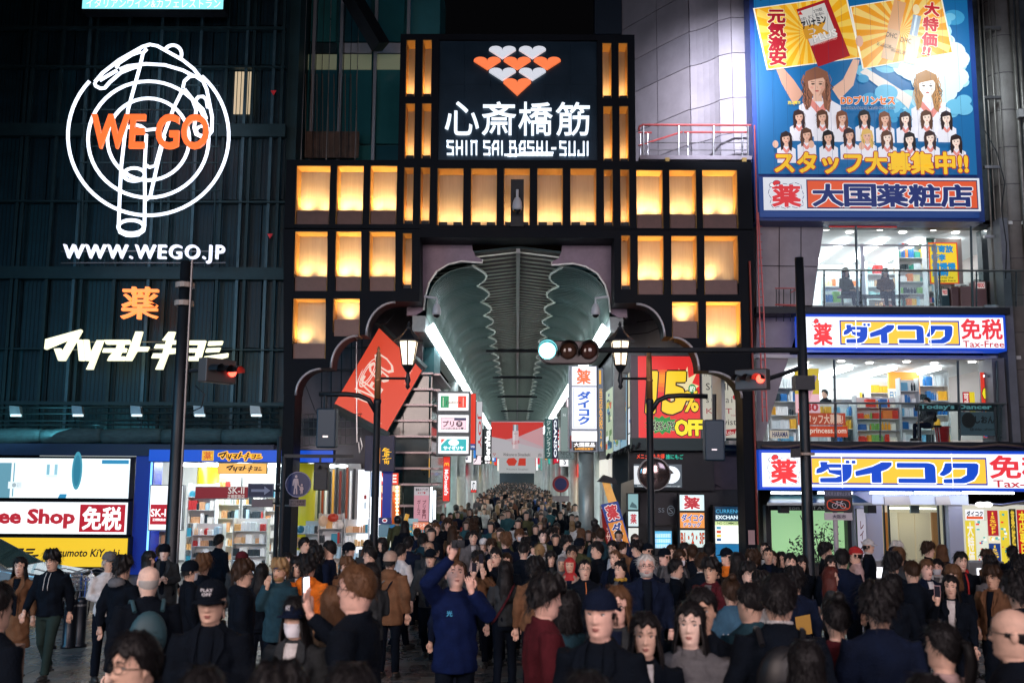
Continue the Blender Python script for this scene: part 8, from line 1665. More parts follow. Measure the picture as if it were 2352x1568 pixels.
def strap_mesh(front):
    k = ('strap', front)
    if k not in _MC:s_ = -1 if front else 1;_MC[k] = Mb().tube([(-.12,0,1.43),(-.10,s_ * .09,1.39),(-.03,s_ * .142,1.25),(.06,s_ * .142,1.1),(.15,s_ * .11,.95),(.19,0,.88)],.018,6,flat=.35).mesh('bag_strap',[CLM],True)
    return _MC[k]

B = 180;PL = [ # label, x, y, options -- in the order of the photograph, left to right and far to near
('woman in a long brown coat with straight black hair at the left edge',48,1278,dict(h=1.62,hair='long',top='coat',tc='br',pose='down',yaw=8,ex='skirt')),
('young man in a black hoodie and green trousers walking forward at left',123,1263,dict(h=1.73,pose='walk',yaw=-6,top='hoodie',tc='k',hair='messy',hp=-8,tr=(.02,.035,.032),ex='strings')),
('man in a white half zip shirt and grey flat cap',252,1264,dict(h=1.74,pose='phone',yaw=35,hair='cap',hc='g',top='shirt',tc='w',sk='b',hatc='g',ex='cell zipn',hy=20)),
('man seen from behind with a grey hood over a black jacket',284,1278,dict(h=1.76,yaw=B - 28,top='hoodie',tc='k',hair='messy',pose='walk')),
('bald man from behind wearing a small teal backpack',343,1297,dict(h=1.78,yaw=B + 25,hair='bald',hc='g',top='jacket',tc='k',ex='packt',sk='c',w=1.05)),
('short haired woman in profile between the bald man and the black pole',343,1265,dict(h=1.60,yaw=80,hair='bob',top='shirt',tc='dg',fem=1)),
('person in black with a face mask and dark cap right of the black pole',438,1284,dict(h=1.70,yaw=120,hair='beanie',hatc='k',ex='mask',top='jacket',tc='k')),
('brown haired person behind the masked one right of the pole',468,1273,dict(h=1.72,yaw=B,hair='messy',hc='n',tc='k')),
('man in a black PLAY cap looking down with a phone in both hands',489,1328,dict(h=1.74,yaw=2,pose='phone',hair='cap',top='suit',tc='k',hp=-6,ex='cell innerk',hatc='k')),
('man in a dark red cap at the drugstore entrance',556,1263,dict(h=1.68,yaw=-15,hair='cap',hatc='m',tc='dg',ex='glass')),
('shop visitor from behind in the drugstore doorway',504,1226,dict(h=1.66,yaw=150,hair='short',tc='k')),
('brown haired man in a dark quilted coat looking right',560,1288,dict(h=1.78,yaw=110,hair='messy',hc='b',top='hoodcoat',tc='k',ex='glass')),
('dark haired woman from behind left of the gate leg',602,1293,dict(h=1.62,yaw=B,hair='long',tc='k')),
('smiling woman with long hair behind the man in the headband',662,1268,dict(h=1.60,yaw=-20,hair='long',tc='k')),
('man with bleached hair and patterned headband in a long teal coat',643,1284,dict(h=1.72,yaw=-20,pose='chin',hair='messy',hc='y',top='hoodcoat',tc='t',ex='bandana beardx',sk='b')),
('person in a bright orange hoodie with back print',710,1275,dict(h=1.76,yaw=B - 12,hair='messy',hc='k',top='hoodie',tc='o',w=1.06)),
('masked woman in a navy NY cap with white blouse under an open coat',683,1370,dict(h=1.60,yaw=-10,hair='long',hc='k',top='suit',tc='dg',ex='mask innerw nycap',hy=-12)),
('woman with long brown hair and a fur trimmed hood seen from behind',768,1348,dict(h=1.64,yaw=B + 10,hair='long',hc='n',top='hoodcoat',tc='k',ex='fur strap bstrap')),
('grey brown haired man with glasses holding up a glowing phone',820,1298,dict(h=1.84,yaw=-105,pose='onephone',hair='grey',hc='n',top='coat',tc='k',sk='w',ex='glass cell lit scrf',w=1.08)),
('person in a knitted tan beanie and brown fleece coat from behind',897,1263,dict(h=1.74,yaw=B - 10,hair='beanie',hatc='be',hc='k',top='hoodcoat',tc='br',ex='bag strap')),
('man with glasses in profile left of the lamp post',850,1254,dict(h=1.70,yaw=-75,hair='short',tc='n',ex='glass innerw')),
('tall man in a navy sweater in profile looking left',757,1241,dict(h=1.76,yaw=-95,hair='short',top='shirt',tc='n')),
('dark haired person just left of the navy sweater man',726,1254,dict(h=1.68,yaw=-120,hair='messy',tc='k')),
('person in a black beanie and striped track top',802,1243,dict(h=1.70,yaw=75,hair='beanie',hatc='k',top='jacket',tc='k',ex='scoll')),
('person with short hair near the snack racks',719,1240,dict(h=1.62,yaw=20,hair='bob',tc='dg')),
('taller person in a dark coat beside the racks',700,1233,dict(h=1.72,yaw=60,hair='short',tc='k')),
('woman looking down behind the left lamp post',878,1234,dict(h=1.58,yaw=-40,hair='bob',tc='k')),
('short haired head just right of the lamp post base',846,1238,dict(h=1.62,yaw=B,hair='short',tc='dg')),
('person in a white sleeved jacket walking right',922,1247,dict(h=1.70,yaw=130,hair='short',top='jacket',tc='w',pose='walk')),
('dark haired person in front of the snack kiosk',938,1232,dict(h=1.66,yaw=B,hair='short',tc='n')),
('person with a small backpack near the pink banner',972,1223,dict(h=1.70,yaw=160,hair='short',tc='t',ex='pack')),
('older man with thinning hair behind the raised arm',986,1240,dict(h=1.70,yaw=-10,hair='bald',hc='g',tc='dg',sk='d')),
('man in a flat dark cap and glasses walking forward',989,1257,dict(h=1.70,yaw=-8,hair='cap',hatc='k',tc='dg',ex='glass',pose='walk')),
('man in a light grey jacket facing us at the arcade mouth',1087,1217,dict(h=1.72,yaw=8,hair='short',tc='g')),
('woman in a white cap and pale pink top',1111,1233,dict(h=1.62,yaw=5,hair='cap',hatc='w',hc='b',tc='pk',ex='glass',fem=1)),
('brown haired boy beside the white cap',1129,1238,dict(h=1.60,yaw=-10,hair='messy',hc='b',tc='k')),
('woman in a striped top photographing with a small yellow phone',1101,1275,dict(h=1.60,yaw=0,pose='photo',hair='long',hc='b',tc='br',ex='cell',top='shirt')),
('man in glasses holding his phone up beside her',1139,1256,dict(h=1.72,yaw=-25,pose='photo',hair='short',tc='k',ex='glass cell')),
('woman tilting her head over the long black hair',1163,1268,dict(h=1.62,yaw=-15,hair='long',hc='b',tc='k')),
('woman with very long black hair and a grey checked shirt from behind',1161,1287,dict(h=1.66,yaw=B + 5,hair='long',top='shirt',tc='dg',ex='strap mstrap')),
('man in a black shirt with shaved neck from behind',1203,1241,dict(h=1.76,yaw=B,hair='crop',top='shirt',tc='k')),
('woman with a blonde ponytail from behind',1240,1248,dict(h=1.64,yaw=165,hair='pony',hc='y',tc='w')),
('girl with black bob right of the ponytail',1265,1263,dict(h=1.56,yaw=10,hair='bob',tc='k')),
('dark skinned man in a black jacket near the hijabs',1313,1251,dict(h=1.70,yaw=-5,hair='short',tc='k',sk='d')),
('woman in a grey headscarf',1291,1274,dict(h=1.56,yaw=-12,hair='hijab',hc='g',tc='dg',sk='b')),
('woman in a bright red headscarf and beige coat',1309,1276,dict(h=1.58,yaw=-8,hair='hijab',hc='r',top='coat',tc='be',sk='b')),
('big black haired head of a man seen from behind',1231,1280,dict(h=1.76,yaw=B,hair='messy',tc='br')),
('man in a black jacket in profile left near the red flag',1371,1242,dict(h=1.74,yaw=-80,hair='short',tc='k')),
('man in glasses and dark jacket with an orange zip',1343,1281,dict(h=1.70,yaw=5,hair='crop',tc='k',ex='glass zip')),
('man in a suit and glasses before the leaning flag',1407,1240,dict(h=1.72,yaw=-35,hair='short',top='suit',tc='k',ex='glass innerw')),
('woman with a yellow scarf looking left',1424,1285,dict(h=1.62,yaw=-50,hair='bun',tc='k',ex='yscarf inner')),
('young person in profile left below the second lamp post',1463,1241,dict(h=1.68,yaw=-85,hair='messy',tc='n')),
('person in a dark cap behind the bearded man',1487,1244,dict(h=1.66,yaw=-70,hair='cap',hatc='k',tc='k')),
('white bearded man with glasses in a dark blue jacket',1484,1271,dict(h=1.84,yaw=-3,hair='grey',hc='w',top='jacket',tc='n',ex='glass beard innerk',sk='w',w=1.12)),
('person in a red top right of the bearded man',1542,1249,dict(h=1.64,yaw=30,hair='short',hc='b',tc='r')),
('person turned away before the B1 2 3F sign',1572,1246,dict(h=1.66,yaw=-20,hair='bob',tc='k')),
('person with round dark hair below the B1 2 3F sign',1561,1261,dict(h=1.62,yaw=50,hair='bob',hc='b',tc='dg',ex='mask')),
('man from behind right of the stacked lightbox',1590,1249,dict(h=1.70,yaw=B,hair='short',hc='b',tc='k')),
('man in black from behind before the currency booth',1629,1244,dict(h=1.74,yaw=155,hair='short',tc='k')),
('suited man in profile right with white collar',1552,1281,dict(h=1.68,yaw=85,hair='short',top='suit',tc='k',ex='scoll')),
('suited man from behind with white collar in the middle',1612,1268,dict(h=1.76,yaw=170,hair='short',hc='b',top='suit',tc='k',ex='scoll')),
('girl with bangs and white collar looking ahead',1642,1294,dict(h=1.58,yaw=0,hair='bob',top='suit',tc='k',ex='innerw')),
('man in a flat cap and orange shirt',1668,1255,dict(h=1.72,yaw=-60,hair='cap',hatc='k',top='shirt',tc='o')),
('suited person with a bowl haircut from behind',1694,1269,dict(h=1.72,yaw=170,hair='bob',top='suit',tc='k',ex='scoll',fem=0)),
('masked person with brown hair beside the suited pair',1729,1262,dict(h=1.68,yaw=-130,hair='messy',hc='b',tc='k',ex='mask')),
('older man with glasses near the gate leg',1757,1243,dict(h=1.70,yaw=-30,hair='crop',hc='k',tc='k',ex='glass')),
('man looking up right of the gate leg',1764,1254,dict(h=1.68,yaw=-12,hair='crop',tc='k',sk='b')),
('girl in a white turtleneck with long hair',1773,1264,dict(h=1.58,yaw=0,hair='long',hc='b',tc='w',top='shirt')),
('girl half hidden beside the white turtleneck',1794,1265,dict(h=1.56,yaw=25,hair='long',tc='k')),
('young man with straight fringe left of the signal mast',1815,1268,dict(h=1.68,yaw=-5,hair='short',tc='k')),
('girl in black beside the signal mast',1841,1274,dict(h=1.56,yaw=-8,hair='bob',tc='k')),
('blue backwards cap young man looking left',1378,1350,dict(h=1.76,yaw=-22,hair='cap',hc='k',tc='k',ex='back',hatc='n',sk='w')),
('woman with glasses and grey blonde hair in dark fleece',1419,1346,dict(h=1.66,yaw=-18,hair='long',hc='n',tc='dg',ex='glass',sk='w')),
('young man in profile right with a maroon jacket',1250,1324,dict(h=1.74,yaw=105,hair='messy',top='jacket',tc='m',sk='w',hp=-6)),
('woman in a black leather jacket seen from behind',1304,1358,dict(h=1.60,yaw=B,hair='bob',top='jacket',tc='t')),
('young woman with long black hair and a black bomber jacket looking ahead',1481,1405,dict(h=1.58,yaw=-5,hair='long',top='jacket',tc='k',ex='innerw')),
('young woman with parted bangs looking up in a white puffer over knit top',1585,1383,dict(h=1.62,yaw=-18,hair='long',top='puffer',tc='g',ex='inner',sk='c',hp=4)),
('older man with open mouth behind the girl in the puffer',1611,1350,dict(h=1.70,yaw=-18,hair='short',tc='k',sk='b')),
('person with curly hair in a tie and denim jacket painted NORA',1679,1325,dict(h=1.68,yaw=B,hair='bun',hc='b',top='jacket',tc='dn')),
('short haired person just right of the denim jacket',1722,1334,dict(h=1.72,yaw=B + 30,hair='crop',tc='t')),
('person in a white coat sleeve behind the suited man',1748,1312,dict(h=1.66,yaw=B,hair='messy',top='coat',tc='w')),
('man in a black suit with a backpack seen from behind',1787,1322,dict(h=1.80,yaw=170,hair='short',top='suit',tc='k',ex='pack scoll',w=1.05)),
('person in a navy shirt with a yellow back print',1825,1303,dict(h=1.74,yaw=B - 5,hair='messy',top='shirt',tc='n')),
('woman with curly dark red hair in profile right',1908,1299,dict(h=1.62,yaw=75,hair='long',hc='r',tc='dg')),
('dark haired person in profile right by the bicycle sign',1896,1246,dict(h=1.70,yaw=80,hair='messy',tc='k')),
('girl in front of the bicycle sign with a red bag',1908,1274,dict(h=1.58,yaw=-5,hair='bob',tc='k')),
('man in a blue blazer seen from behind',1934,1259,dict(h=1.80,yaw=165,hair='short',top='suit',tc='n')),
('man in a red cap and patterned grey jacket looking left',1964,1252,dict(h=1.72,yaw=-100,hair='cap',hatc='r',top='jacket',tc='pk')),
('shop guide in a white cap and black polo looking right',1994,1235,dict(h=1.70,yaw=65,hair='cap',hatc='w',top='shirt',tc='k',ex='scoll')),
('blonde person before the beige lobby',2060,1243,dict(h=1.64,yaw=140,hair='messy',hc='w',tc='k')),
('person in a dark beanie before the beige lobby',2055,1252,dict(h=1.66,yaw=100,hair='beanie',hatc='n',tc='k')),
('brown haired person before the white pier',2132,1244,dict(h=1.66,yaw=80,hair='messy',hc='b',tc='k')),
('auburn haired woman beside the white pier',2163,1250,dict(h=1.60,yaw=140,hair='bob',hc='n',tc='k')),
('young man with floppy black hair near the map stand',2050,1270,dict(h=1.80,yaw=150,hair='messy',tc='k')),
('man with cropped brown hair from behind right of the map stand',2094,1283,dict(h=1.82,yaw=B,hair='crop',hc='b',tc='k')),
('young man in a dark jacket with a red hood',2206,1265,dict(h=1.74,yaw=-3,hair='short',hc='k',top='hoodie',tc='k',ex='redhood')),
('woman with a black bob in a white jacket seen from behind',2272,1288,dict(h=1.62,yaw=B + 10,hair='bob',top='jacket',tc='g',ex='strap')),
('dark haired person before the posters at the right edge',2325,1251,dict(h=1.64,yaw=120,hair='short',tc='k')),
('tall dark figure at the right edge',2340,1274,dict(h=1.70,yaw=B,hair='messy',tc='k')),
('woman with a bob haircut seen from behind left of the phone woman',2050,1317,dict(h=1.66,yaw=170,hair='bob',tc='k')),
('woman with long black hair holding a rose phone and looking left',2182,1318,dict(h=1.64,yaw=-25,pose='onephone',hair='long',tc='k',ex='cell rose')),
('large dark haired figure behind the woman with the rose phone',2338,1320,dict(h=1.74,yaw=B,hair='messy',tc='k')),
('man in a navy jacket seen from behind wearing earphones',2017,1343,dict(h=1.72,yaw=172,hair='messy',top='jacket',tc='n')),
('woman in a maroon knit with a clipped updo and red strap',1920,1371,dict(h=1.62,yaw=B,hair='bun',top='shirt',tc='m',ex='strap mstrap')),
('dark long haired head low in front of the suited man',1850,1468,dict(h=1.56,yaw=B,hair='long',tc='dg')),
('woman with a long ponytail and one bare shoulder',2162,1424,dict(h=1.60,yaw=-140,hair='pony',hc='k',top='shirt',tc='pk')),
('balding man with glasses in profile left at the right edge',2322,1387,dict(h=1.74,yaw=-120,hair='bald',hc='k',tc='k',ex='glass',w=1.05)),
('man with glasses and swept black hair right at the front left',313,1452,dict(h=1.70,yaw=-40,hair='short',tc='k',ex='glass',sk='a')),
('man in a bright navy rain jacket holding a camera high above his head',1048,1286,dict(h=1.835,yaw=14,pose='raise',hair='grey',hc='n',top='hoodcoat',tc='b',sk='w',hp=18,w=1.08)),
('top of a black haired head at the bottom left',468,1530,dict(h=1.66,yaw=B,hair='short',tc='k')),
('wide dark head at the bottom left of the middle',641,1532,dict(h=1.66,yaw=B,hair='messy',tc='k')),
('person in a denim hood at the bottom beside the fur hood',806,1529,dict(h=1.66,yaw=B,hair='bob',tc='dn',top='hoodie')),
('top of a dark head at the bottom right',2130,1546,dict(h=1.64,yaw=B,hair='short',tc='k')),
('top of a dark head at the bottom middle',1350,1540,dict(h=1.66,yaw=B,hair='short',tc='k')),
('dark figure cut by the left edge holding a brown bag',-8,1340,dict(h=1.74,yaw=150,hair='short',tc='k'))]
FIG = {}
for lab, x, y, kw in PL: FIG[lab] = person(lab, x, y, **kw)
# further heads packed in the row before the gate
rq = random.Random(77);tk = [(o.location.x,o.location.y) for o in COL.objects if o.name.startswith('person') and o.parent is None];CNN = {'k':'black','n':'navy','dg':'charcoal','g':'grey','br':'brown','t':'teal','m':'maroon','w':'white','ol':'olive'};nf = 0
for _ in range(3000):
    if nf >= 46: break
    Y = rq.uniform(12.5, 25.5); X = rq.uniform(-.46, .46) * Y * 1.04
    if any((X - a) ** 2 + ((Y - b) * .6) ** 2 < .5 ** 2 for a,b in tk) or (-.42 < X / Y < -.30 and Y < 16) or (-.13 < X / Y < -.07 and Y < 18) or (abs(X) > 2.7 and Y > 18.3) or X / Y < -.37:continue
    tk.append((X,Y));hr = rq.choice(['short','messy','crop','bob','long','short','messy','pony','beanie','cap']);tc = rq.choice(['k','k','k','n','n','dg','dg','g','br','t','m','w','ol']);hc = rq.choice('kkkkbbn');yw = rq.choice([rq.uniform(-60,60),rq.uniform(130,230)]);h = rq.uniform(1.56,1.80) - (.06 if hr in ('bob','long','pony') else 0);px = 1187 + X / Y * FPX;hy_ = P_h(px) + (CAMZ - gz(Y) - h) * FPX / Y
    mark = ('before the blue pillar','before the drugstore','by the left gate leg','by the left lamp post','left of the arcade mouth','right of the arcade mouth','by the right lamp post','before the currency booth','by the signal mast','before the beige lobby','by the right posters')[sum(px > q for q in (400,620,700,900,1187,1400,1600,1750,1950,2200))]
    person('%s haired %s%s, %s %s, %s, %s, %s row' % ({'k':'black','b':'brown','n':'fair'}[hc],'woman' if hr in ('bob','long','pony') else 'man',{'cap':', cap','beanie':', beanie','pony':', ponytail'}.get(hr,''),CNN[tc],'coat' if nf % 3 == 0 else 'jacket','facing us' if abs(yw) < 90 else 'facing away',mark,'rear' if Y > 21 else ('middle' if Y > 17 else 'front')),px,hy_,h=h,yaw=yw,hair=hr,hc=hc,top='coat' if nf % 3 == 0 else rq.choice(['jacket','hoodie','suit']),tc=tc,d=Y,sk=rq.choice('aabcw'),pose=rq.choice(['down','walk','pocket','phone']),ex=rq.choice(['','','glass','strap','mask','innerw']),base=0 if Y > 13 else None);nf += 1
# back prints and badges
def decal(key, txt, cx, z, w_, h_, col, back=True, rotd=0, poly=None):
    t,L2W = FIG[key];pr = None;co,fs = textmesh(txt,.02,0,2);mn,mx = co.min(0),co.max(0);mb = Mb();sg = 1 if back else -1
    for q in co:
        u,v = (q[0] - mn[0]) / (mx[0] - mn[0]) - .5,(q[1] - mn[1]) / (mx[1] - mn[1]) - .5;a = math.radians(rotd);u,v = u * w_ * math.cos(a) - v * h_ * math.sin(a),u * w_ * math.sin(a) + v * h_ * math.cos(a);xx = cx + u * (-sg)
        yy = (.158 if 'hood' in lab or 1 else .14) * math.sqrt(max(.05,1 - (xx / .24) ** 2));mb.v.append(tuple(L2W((xx,sg * yy,z + v))))
    for f in fs: mb.f.append(f); mb.m.append(0)
    inv = (Matrix.Translation(t.location) @ Matrix.Rotation(t.rotation_euler.z,4,'Z') @ Matrix.Diagonal((*t.scale,1))).inverted();mb.v = [tuple(inv @ Vector(v)) for v in mb.v]
    o = chd('printed_mark',mb.mesh('printed_mark',[mat('decal_' + str(col),col,.7)]),t)
decal('person in a bright orange hoodie with back print','Notter',0,1.16,.22,.09,(.15,.03,.01),rotd=6)
decal('person with curly hair in a tie and denim jacket painted NORA','NORA',0,1.17,.24,.08,(.55,.55,.58));decal('person with curly hair in a tie and denim jacket painted NORA','ON',0,.98,.15,.08,(.3,.4,.42))
decal('man in a bright navy rain jacket holding a camera high above his head','光',-.08,1.26,.05,.05,(.05,.35,.6),back=False)
t,L2W = FIG['person in a navy shirt with a yellow back print'];mb = Mb();mb.add([(.02,.152,1.00),(-.15,.118,1.03),(-.13,.124,1.24),(.04,.158,1.21)],[(0,1,2,3),(3,2,1,0)]);chd('yellow_print',mb.mesh('yellow_print',[mat('print_ochre',(.40,.22,.04),.8)]),t)
t,L2W = FIG['man seen from behind with a grey hood over a black jacket'];m1 = Mb();m1.ball((0,.085,1.42),(.128,.085,.075),14,9);chd('hood',m1.mesh('hood',[CLM],True),t,CC['g'])
t,L2W = FIG['young man in a dark jacket with a red hood'];m1 = Mb();m1.tube([(.08 * math.cos(a_),.02 + .085 * math.sin(a_),1.45 + .02 * math.sin(a_)) for a_ in np.linspace(-.9,PI + .9,12)],.028,8);m1.tube([(.03,-.07,1.42),(.03,-.15,1.3),(.03,-.165,1.1),(.03,-.16,.9)],.014,6);chd('hood',m1.mesh('hood',[CLM],True),t,CC['r'])
t,L2W = FIG['masked woman in a navy NY cap with white blouse under an open coat'];chd('hat',hat_mesh('cap',-12,0),t,CC['n']);co,fs = textmesh('NY',.02,0,2);mn,mx = co.min(0),co.max(0);m1 = Mb();m1.v = [tuple(v) for v in turn(np.array([((q[0] - mn[0]) / (mx[0] - mn[0]) * .04 - .02,-.108 + .25 * abs((q[0] - mn[0]) / (mx[0] - mn[0]) - .5) * .03,NH + .178 + (q[1] - mn[1]) / (mx[1] - mn[1]) * .035) for q in co]),-12,0)];m1.f = list(fs);m1.m = [0] * len(fs);chd('cap_badge',m1.mesh('cap_badge',[mat('badge_white',(.7,.7,.75),.6)]),t)
t,L2W = FIG['man in a black PLAY cap looking down with a phone in both hands'];co,fs = textmesh('PLAY\nOFF',.02,0,2);mn,mx = co.min(0),co.max(0);m1 = Mb();m1.v = [tuple(v) for v in turn(np.array([((q[0] - mn[0]) / (mx[0] - mn[0]) * .075 - .0375,-.108 + .5 * ((q[0] - mn[0]) / (mx[0] - mn[0]) - .5) ** 2 * .05,NH + .172 + (q[1] - mn[1]) / (mx[1] - mn[1]) * .045) for q in co]),0,-6)];m1.f = list(fs);m1.m = [0] * len(fs);chd('cap_badge',m1.mesh('cap_badge',[mat('badge_white')]),t)
t,L2W = FIG['woman with a yellow scarf looking left'];chd('scarf',Mb().tube([(.075 * math.cos(a_),.01 + .075 * math.sin(a_),1.45) for a_ in np.linspace(0,2 * PI,16)],.028,8).mesh('scarf',[CLM],True),t,CC['y'])
t,L2W = FIG['man in a bright navy rain jacket holding a camera high above his head'];c = Vector((-.045,-.31,1.89));q = thing('compact_camera','small black camera held high by the man in the navy jacket','camera',L2W(c));m1 = Mb().box((c.x - .055,c.y - .02,c.z - .035),(c.x + .055,c.y + .02,c.z + .035));m1.v = [tuple(L2W(v)) for v in m1.v];part('shell',m1,BLACKM,q,bevel=.006);m1 = Mb().box((c.x - .045,c.y + .021,c.z - .028),(c.x + .02,c.y + .024,c.z + .028));m1.v = [tuple(L2W(v)) for v in m1.v];part('screen',m1,mat('camera_screen',(.4,.5,.8),.2,emit=.8),q);m1 = Mb().tube([L2W((c.x,c.y - .02,c.z)),L2W((c.x,c.y - .055,c.z))],.024,14);part('lens',m1,BLACKM,q)
q = thing('paper_bag','tan shopping bag at the bottom left edge','bag',P(12,1560,9.5));a,b,c_,d = S(-60,1485,30,1600,9.5);part('shell',Mb().box((a,9.5,c_),(b,9.7,d)),mat('kraft',(.30,.19,.14),.7,var=.2),q);part('handle',Mb().tube([(a + .12,9.6,d),(a + .16,9.6,d + .14),(b - .16,9.6,d + .14),(b - .12,9.6,d)],.006,5),BLACKM,q)
# people on the upper shop floors
for lab,x,yt,d,base,kw in (('woman with a brown bob in an olive coat sitting by the third floor window',1942,625,28.75,f3,dict(hair='bob',hc='b',top='jacket',tc='ol',yaw=25)),('woman in a white beret sitting with her phone by the third floor window',2032,622,28.75,f3,dict(hair='long',hc='b',top='jacket',tc='br',yaw=-5,ex='beret',hp=-14)),('young man in a grey hoodie with a backpack sitting on the second floor',2128,905,28.3,f2,dict(hair='short',top='hoodie',tc='g',yaw=-70,ex='pack',pose='chin'))):
    zb_ = f3 + .42 if base == f3 else f2 + .45;kw = dict(kw);yw = kw.pop('yaw');ps = 'sit';kw.pop('pose',None);bz = zb_ - .83
    t,L2W = person(lab,x,yt,h=1.62,yaw=yw,pose=ps,d=d,base=bz,group='people in the upper shop floors',**{k_:v for k_,v in kw.items() if k_ != 'ex'},ex=kw.get('ex',''));chd('trousers',trouser_mesh('sit'),t,(.012,.018,.04));chd('shoes',shoe_mesh('sit'),t)
    if 'beret' in kw.get('ex', ''): chd('hat', hat_mesh('beanie', 0, -14), t, CC['w'])
person('dark haired shop assistant standing behind the orange banners on the second floor',1894,900,h=1.65,yaw=-60,d=30.6,base=f2 + .0,hair='short',tc='k',group='people in the upper shop floors')

# ---------------- arcade crowd: simple whole figures
def far_fig(v):
    k = ('far', v)
    if k in _MC: return _MC[k]
    mb = Mb();fem,pose,style,back = v;mb.use(SKM);head_mesh(mb,16,20,fem);ns,nz = 18,11;th = np.linspace(0,2 * PI,ns,endpoint=False);c = np.cos(th);low = -.03 if fem else .04;vs = [];mb.use({'k':mat('hair_black',(.010,.009,.010),.4),'b':mat('hair_brown',(.045,.022,.012),.4),'y':mat('hair_fair',(.22,.13,.06),.4)}[back])
    for z in np.linspace(-.03, .236, nz):
        x,y,zz = headpt(th,min(z,.2309),0,0);edge = np.where(c > .5,.172,np.where(c > -.15,np.interp(c,[-.15,.5],[.09 if not fem else 0,.172]),low));m_ = np.clip((z - edge) / .012 + .5,0,1);off = m_ * .034 - .012;L_ = np.hypot(x,y) + 1e-6;vs += [(a,b,NH + z + max(0,(z - .2)) * .4) for a,b in zip(x + x / L_ * off,y + y / L_ * off)]
    mb.add(vs,[(j * ns + i,j * ns + (i + 1) % ns,(j + 1) * ns + (i + 1) % ns,(j + 1) * ns + i) for j in range(nz - 1) for i in range(ns)] + [tuple(range((nz - 1) * ns,nz * ns))])
    if fem:ringloft(mb,[(1.28,0,.07,.10,.045),(1.42,0,.07,.10,.05),(1.55,0,.06,.085,.05)],12)
    mb.use(CLM); hem = .55 if style == 'coat' else .84
    ringloft(mb,[(hem,0,0,.19,.14),(1.0,0,0,.165,.12),(1.15,0,0,.172,.122),(1.30,0,0,.20,.115),(1.38,0,0,.175,.09),(1.43,0,.005,.085,.07),(1.45,0,.01,.065,.06)],14)
    for S_,E_,W_,D_,sgn in arms(pose):mb.tube([S_,S_.lerp(E_,.5),E_,W_],1,8,True,[.075,.066,.058,.045]);mb.k = 0;hand_s = mb.ball(tuple(W_ + D_ * .06),(.035,.03,.05),6,5);mb.use(CLM)
    mb.use(mat('far_trousers', (.007, .009, .014), .9))
    for L_ in legs('walk' if pose == 'walk' else 'down'):mb.tube(L_,1,8,True,[.095,.07,.055])
    ringloft(mb, [(.80, 0, 0, .15, .11), (.95, 0, 0, .15, .11)], 12); mb.use(SHM)
    for L_ in legs('walk' if pose == 'walk' else 'down'):mb.ball((L_[2][0],L_[2][1] - .05,L_[2][2] - .03),(.045,.12,.05),6,4)
    _MC[k] = mb.mesh('person_figure', None, True); return _MC[k]
rq = random.Random(44);VAR = [(0,'walk','j','k'),(1,'walk','j','b'),(0,'down','j','b'),(1,'down','coat','k'),(0,'phone','j','k'),(1,'photo','j','b'),(0,'down','coat','k'),(1,'phone','coat','y')]
CN = [('black',(.003,.005,.010),60),('navy',(.012,.02,.05),16),('grey',(.14,.14,.15),10),('white',(.6,.6,.6),11),('beige',(.36,.27,.20),7),('red',(.38,.04,.03),5),('brown',(.12,.06,.04),7),('teal',(.03,.10,.12),5),('olive',(.08,.085,.04),4),('pink',(.55,.28,.28),3),('blue',(.05,.12,.35),4)]
HN = {'k':'black','b':'brown','y':'fair'};placed = [];seen_lab = {};n = 0;tries = 0
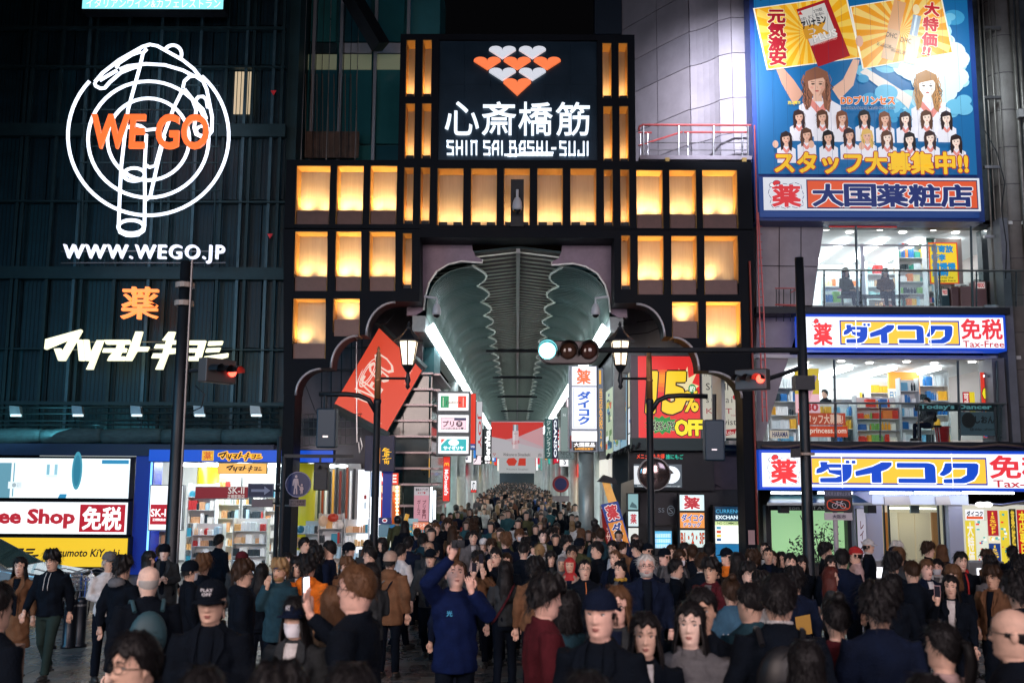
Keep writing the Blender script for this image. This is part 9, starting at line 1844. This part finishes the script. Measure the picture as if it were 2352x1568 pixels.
while n < 178 and tries < 9000:
    tries += 1;Y = 21.5 + (rq.random() ** 1.25) * 60;X = rq.uniform(-2.45,2.4) if Y > 27 else rq.uniform(-3.2,2.6);
    if any((X - a) ** 2 + ((Y - b) * .55) ** 2 < (.46 if Y < 45 else .42) ** 2 for a,b in placed):continue
    placed.append((X,Y));v = rq.choice(VAR);cn,cc,_ = rq.choices(CN,[c[2] for c in CN])[0];toward = rq.random() < .52;h = rq.uniform(1.54,1.80) - (.08 if v[0] else 0)
    side = 'left' if X < -.8 else ('right' if X > .8 else 'middle');dist = 'just past the gate' if Y < 31 else ('near the first columns' if Y < 44 else ('halfway to the banner' if Y < 58 else 'far down the arcade'))
    act = ('facing us' if toward else 'facing away') + ', hands up' if v[1] in ('photo','phone') else ('coming towards us' if toward else 'walking away')
    lab = '%s haired %s, %s %s, %s, %s, %s' % (HN[v[3]],'woman' if v[0] else 'man',cn,'coat' if v[2] == 'coat' else 'jacket',act,{'left':'left side','right':'right side','middle':'middle'}[side],dist)
    o = bpy.data.objects.new('person',far_fig(v));COL.objects.link(o);o.location = (X,Y,0);s_ = h / 1.70;o.scale = (s_ * rq.uniform(.95,1.08),s_,s_);o.rotation_euler.z = math.radians((0 if toward else 180) + rq.uniform(-28,28));o.color = (*cc,1)
    props(o, lab, 'person', 'people in the arcade crowd'); n += 1
# skin colour of the simple figures must not follow the jacket: give them their own skin material
skf = mat('skin_far', (.58, .37, .28), .5)
for k, me in _MC.items():
    if k[0] == 'far':
        for i, m in enumerate(me.materials):
            if m == SKM: me.materials[i] = skf
# the rest of the crowd, too far to tell apart
mb = Mb();cms = [mat('crowd_%d' % i,c,.85) for i,c in enumerate([(.01,.012,.016),(.02,.03,.06),(.10,.10,.11),(.35,.33,.32),(.10,.03,.03),(.012,.012,.014)])];hk = mat('hair_black',(.010,.009,.010),.4)
for i in range(420):
    Y = 76 + rq.random() ** 1.4 * 84;X = rq.uniform(-2.4,2.4);h = rq.uniform(1.50,1.78);s_ = h / 1.7;mb.use(rq.choice(cms));ringloft(mb,[(.1,X,Y,.12,.1),(.85 * s_,X,Y,.19,.13),(1.32 * s_,X,Y,.21,.12),(1.42 * s_,X,Y,.08,.07)],7);mb.use(skf);mb.ball((X,Y - .01,1.57 * s_),(.068,.075,.10),7,5);mb.use(hk);mb.ball((X,Y + (.012 if rq.random() < .28 else -.03),1.60 * s_),(.088,.09,.105),7,5)
o = part('distant_crowd',mb,None,None,smooth=True);props(o,'dense dark mass of people filling the far end of the arcade',None,None,'stuff')
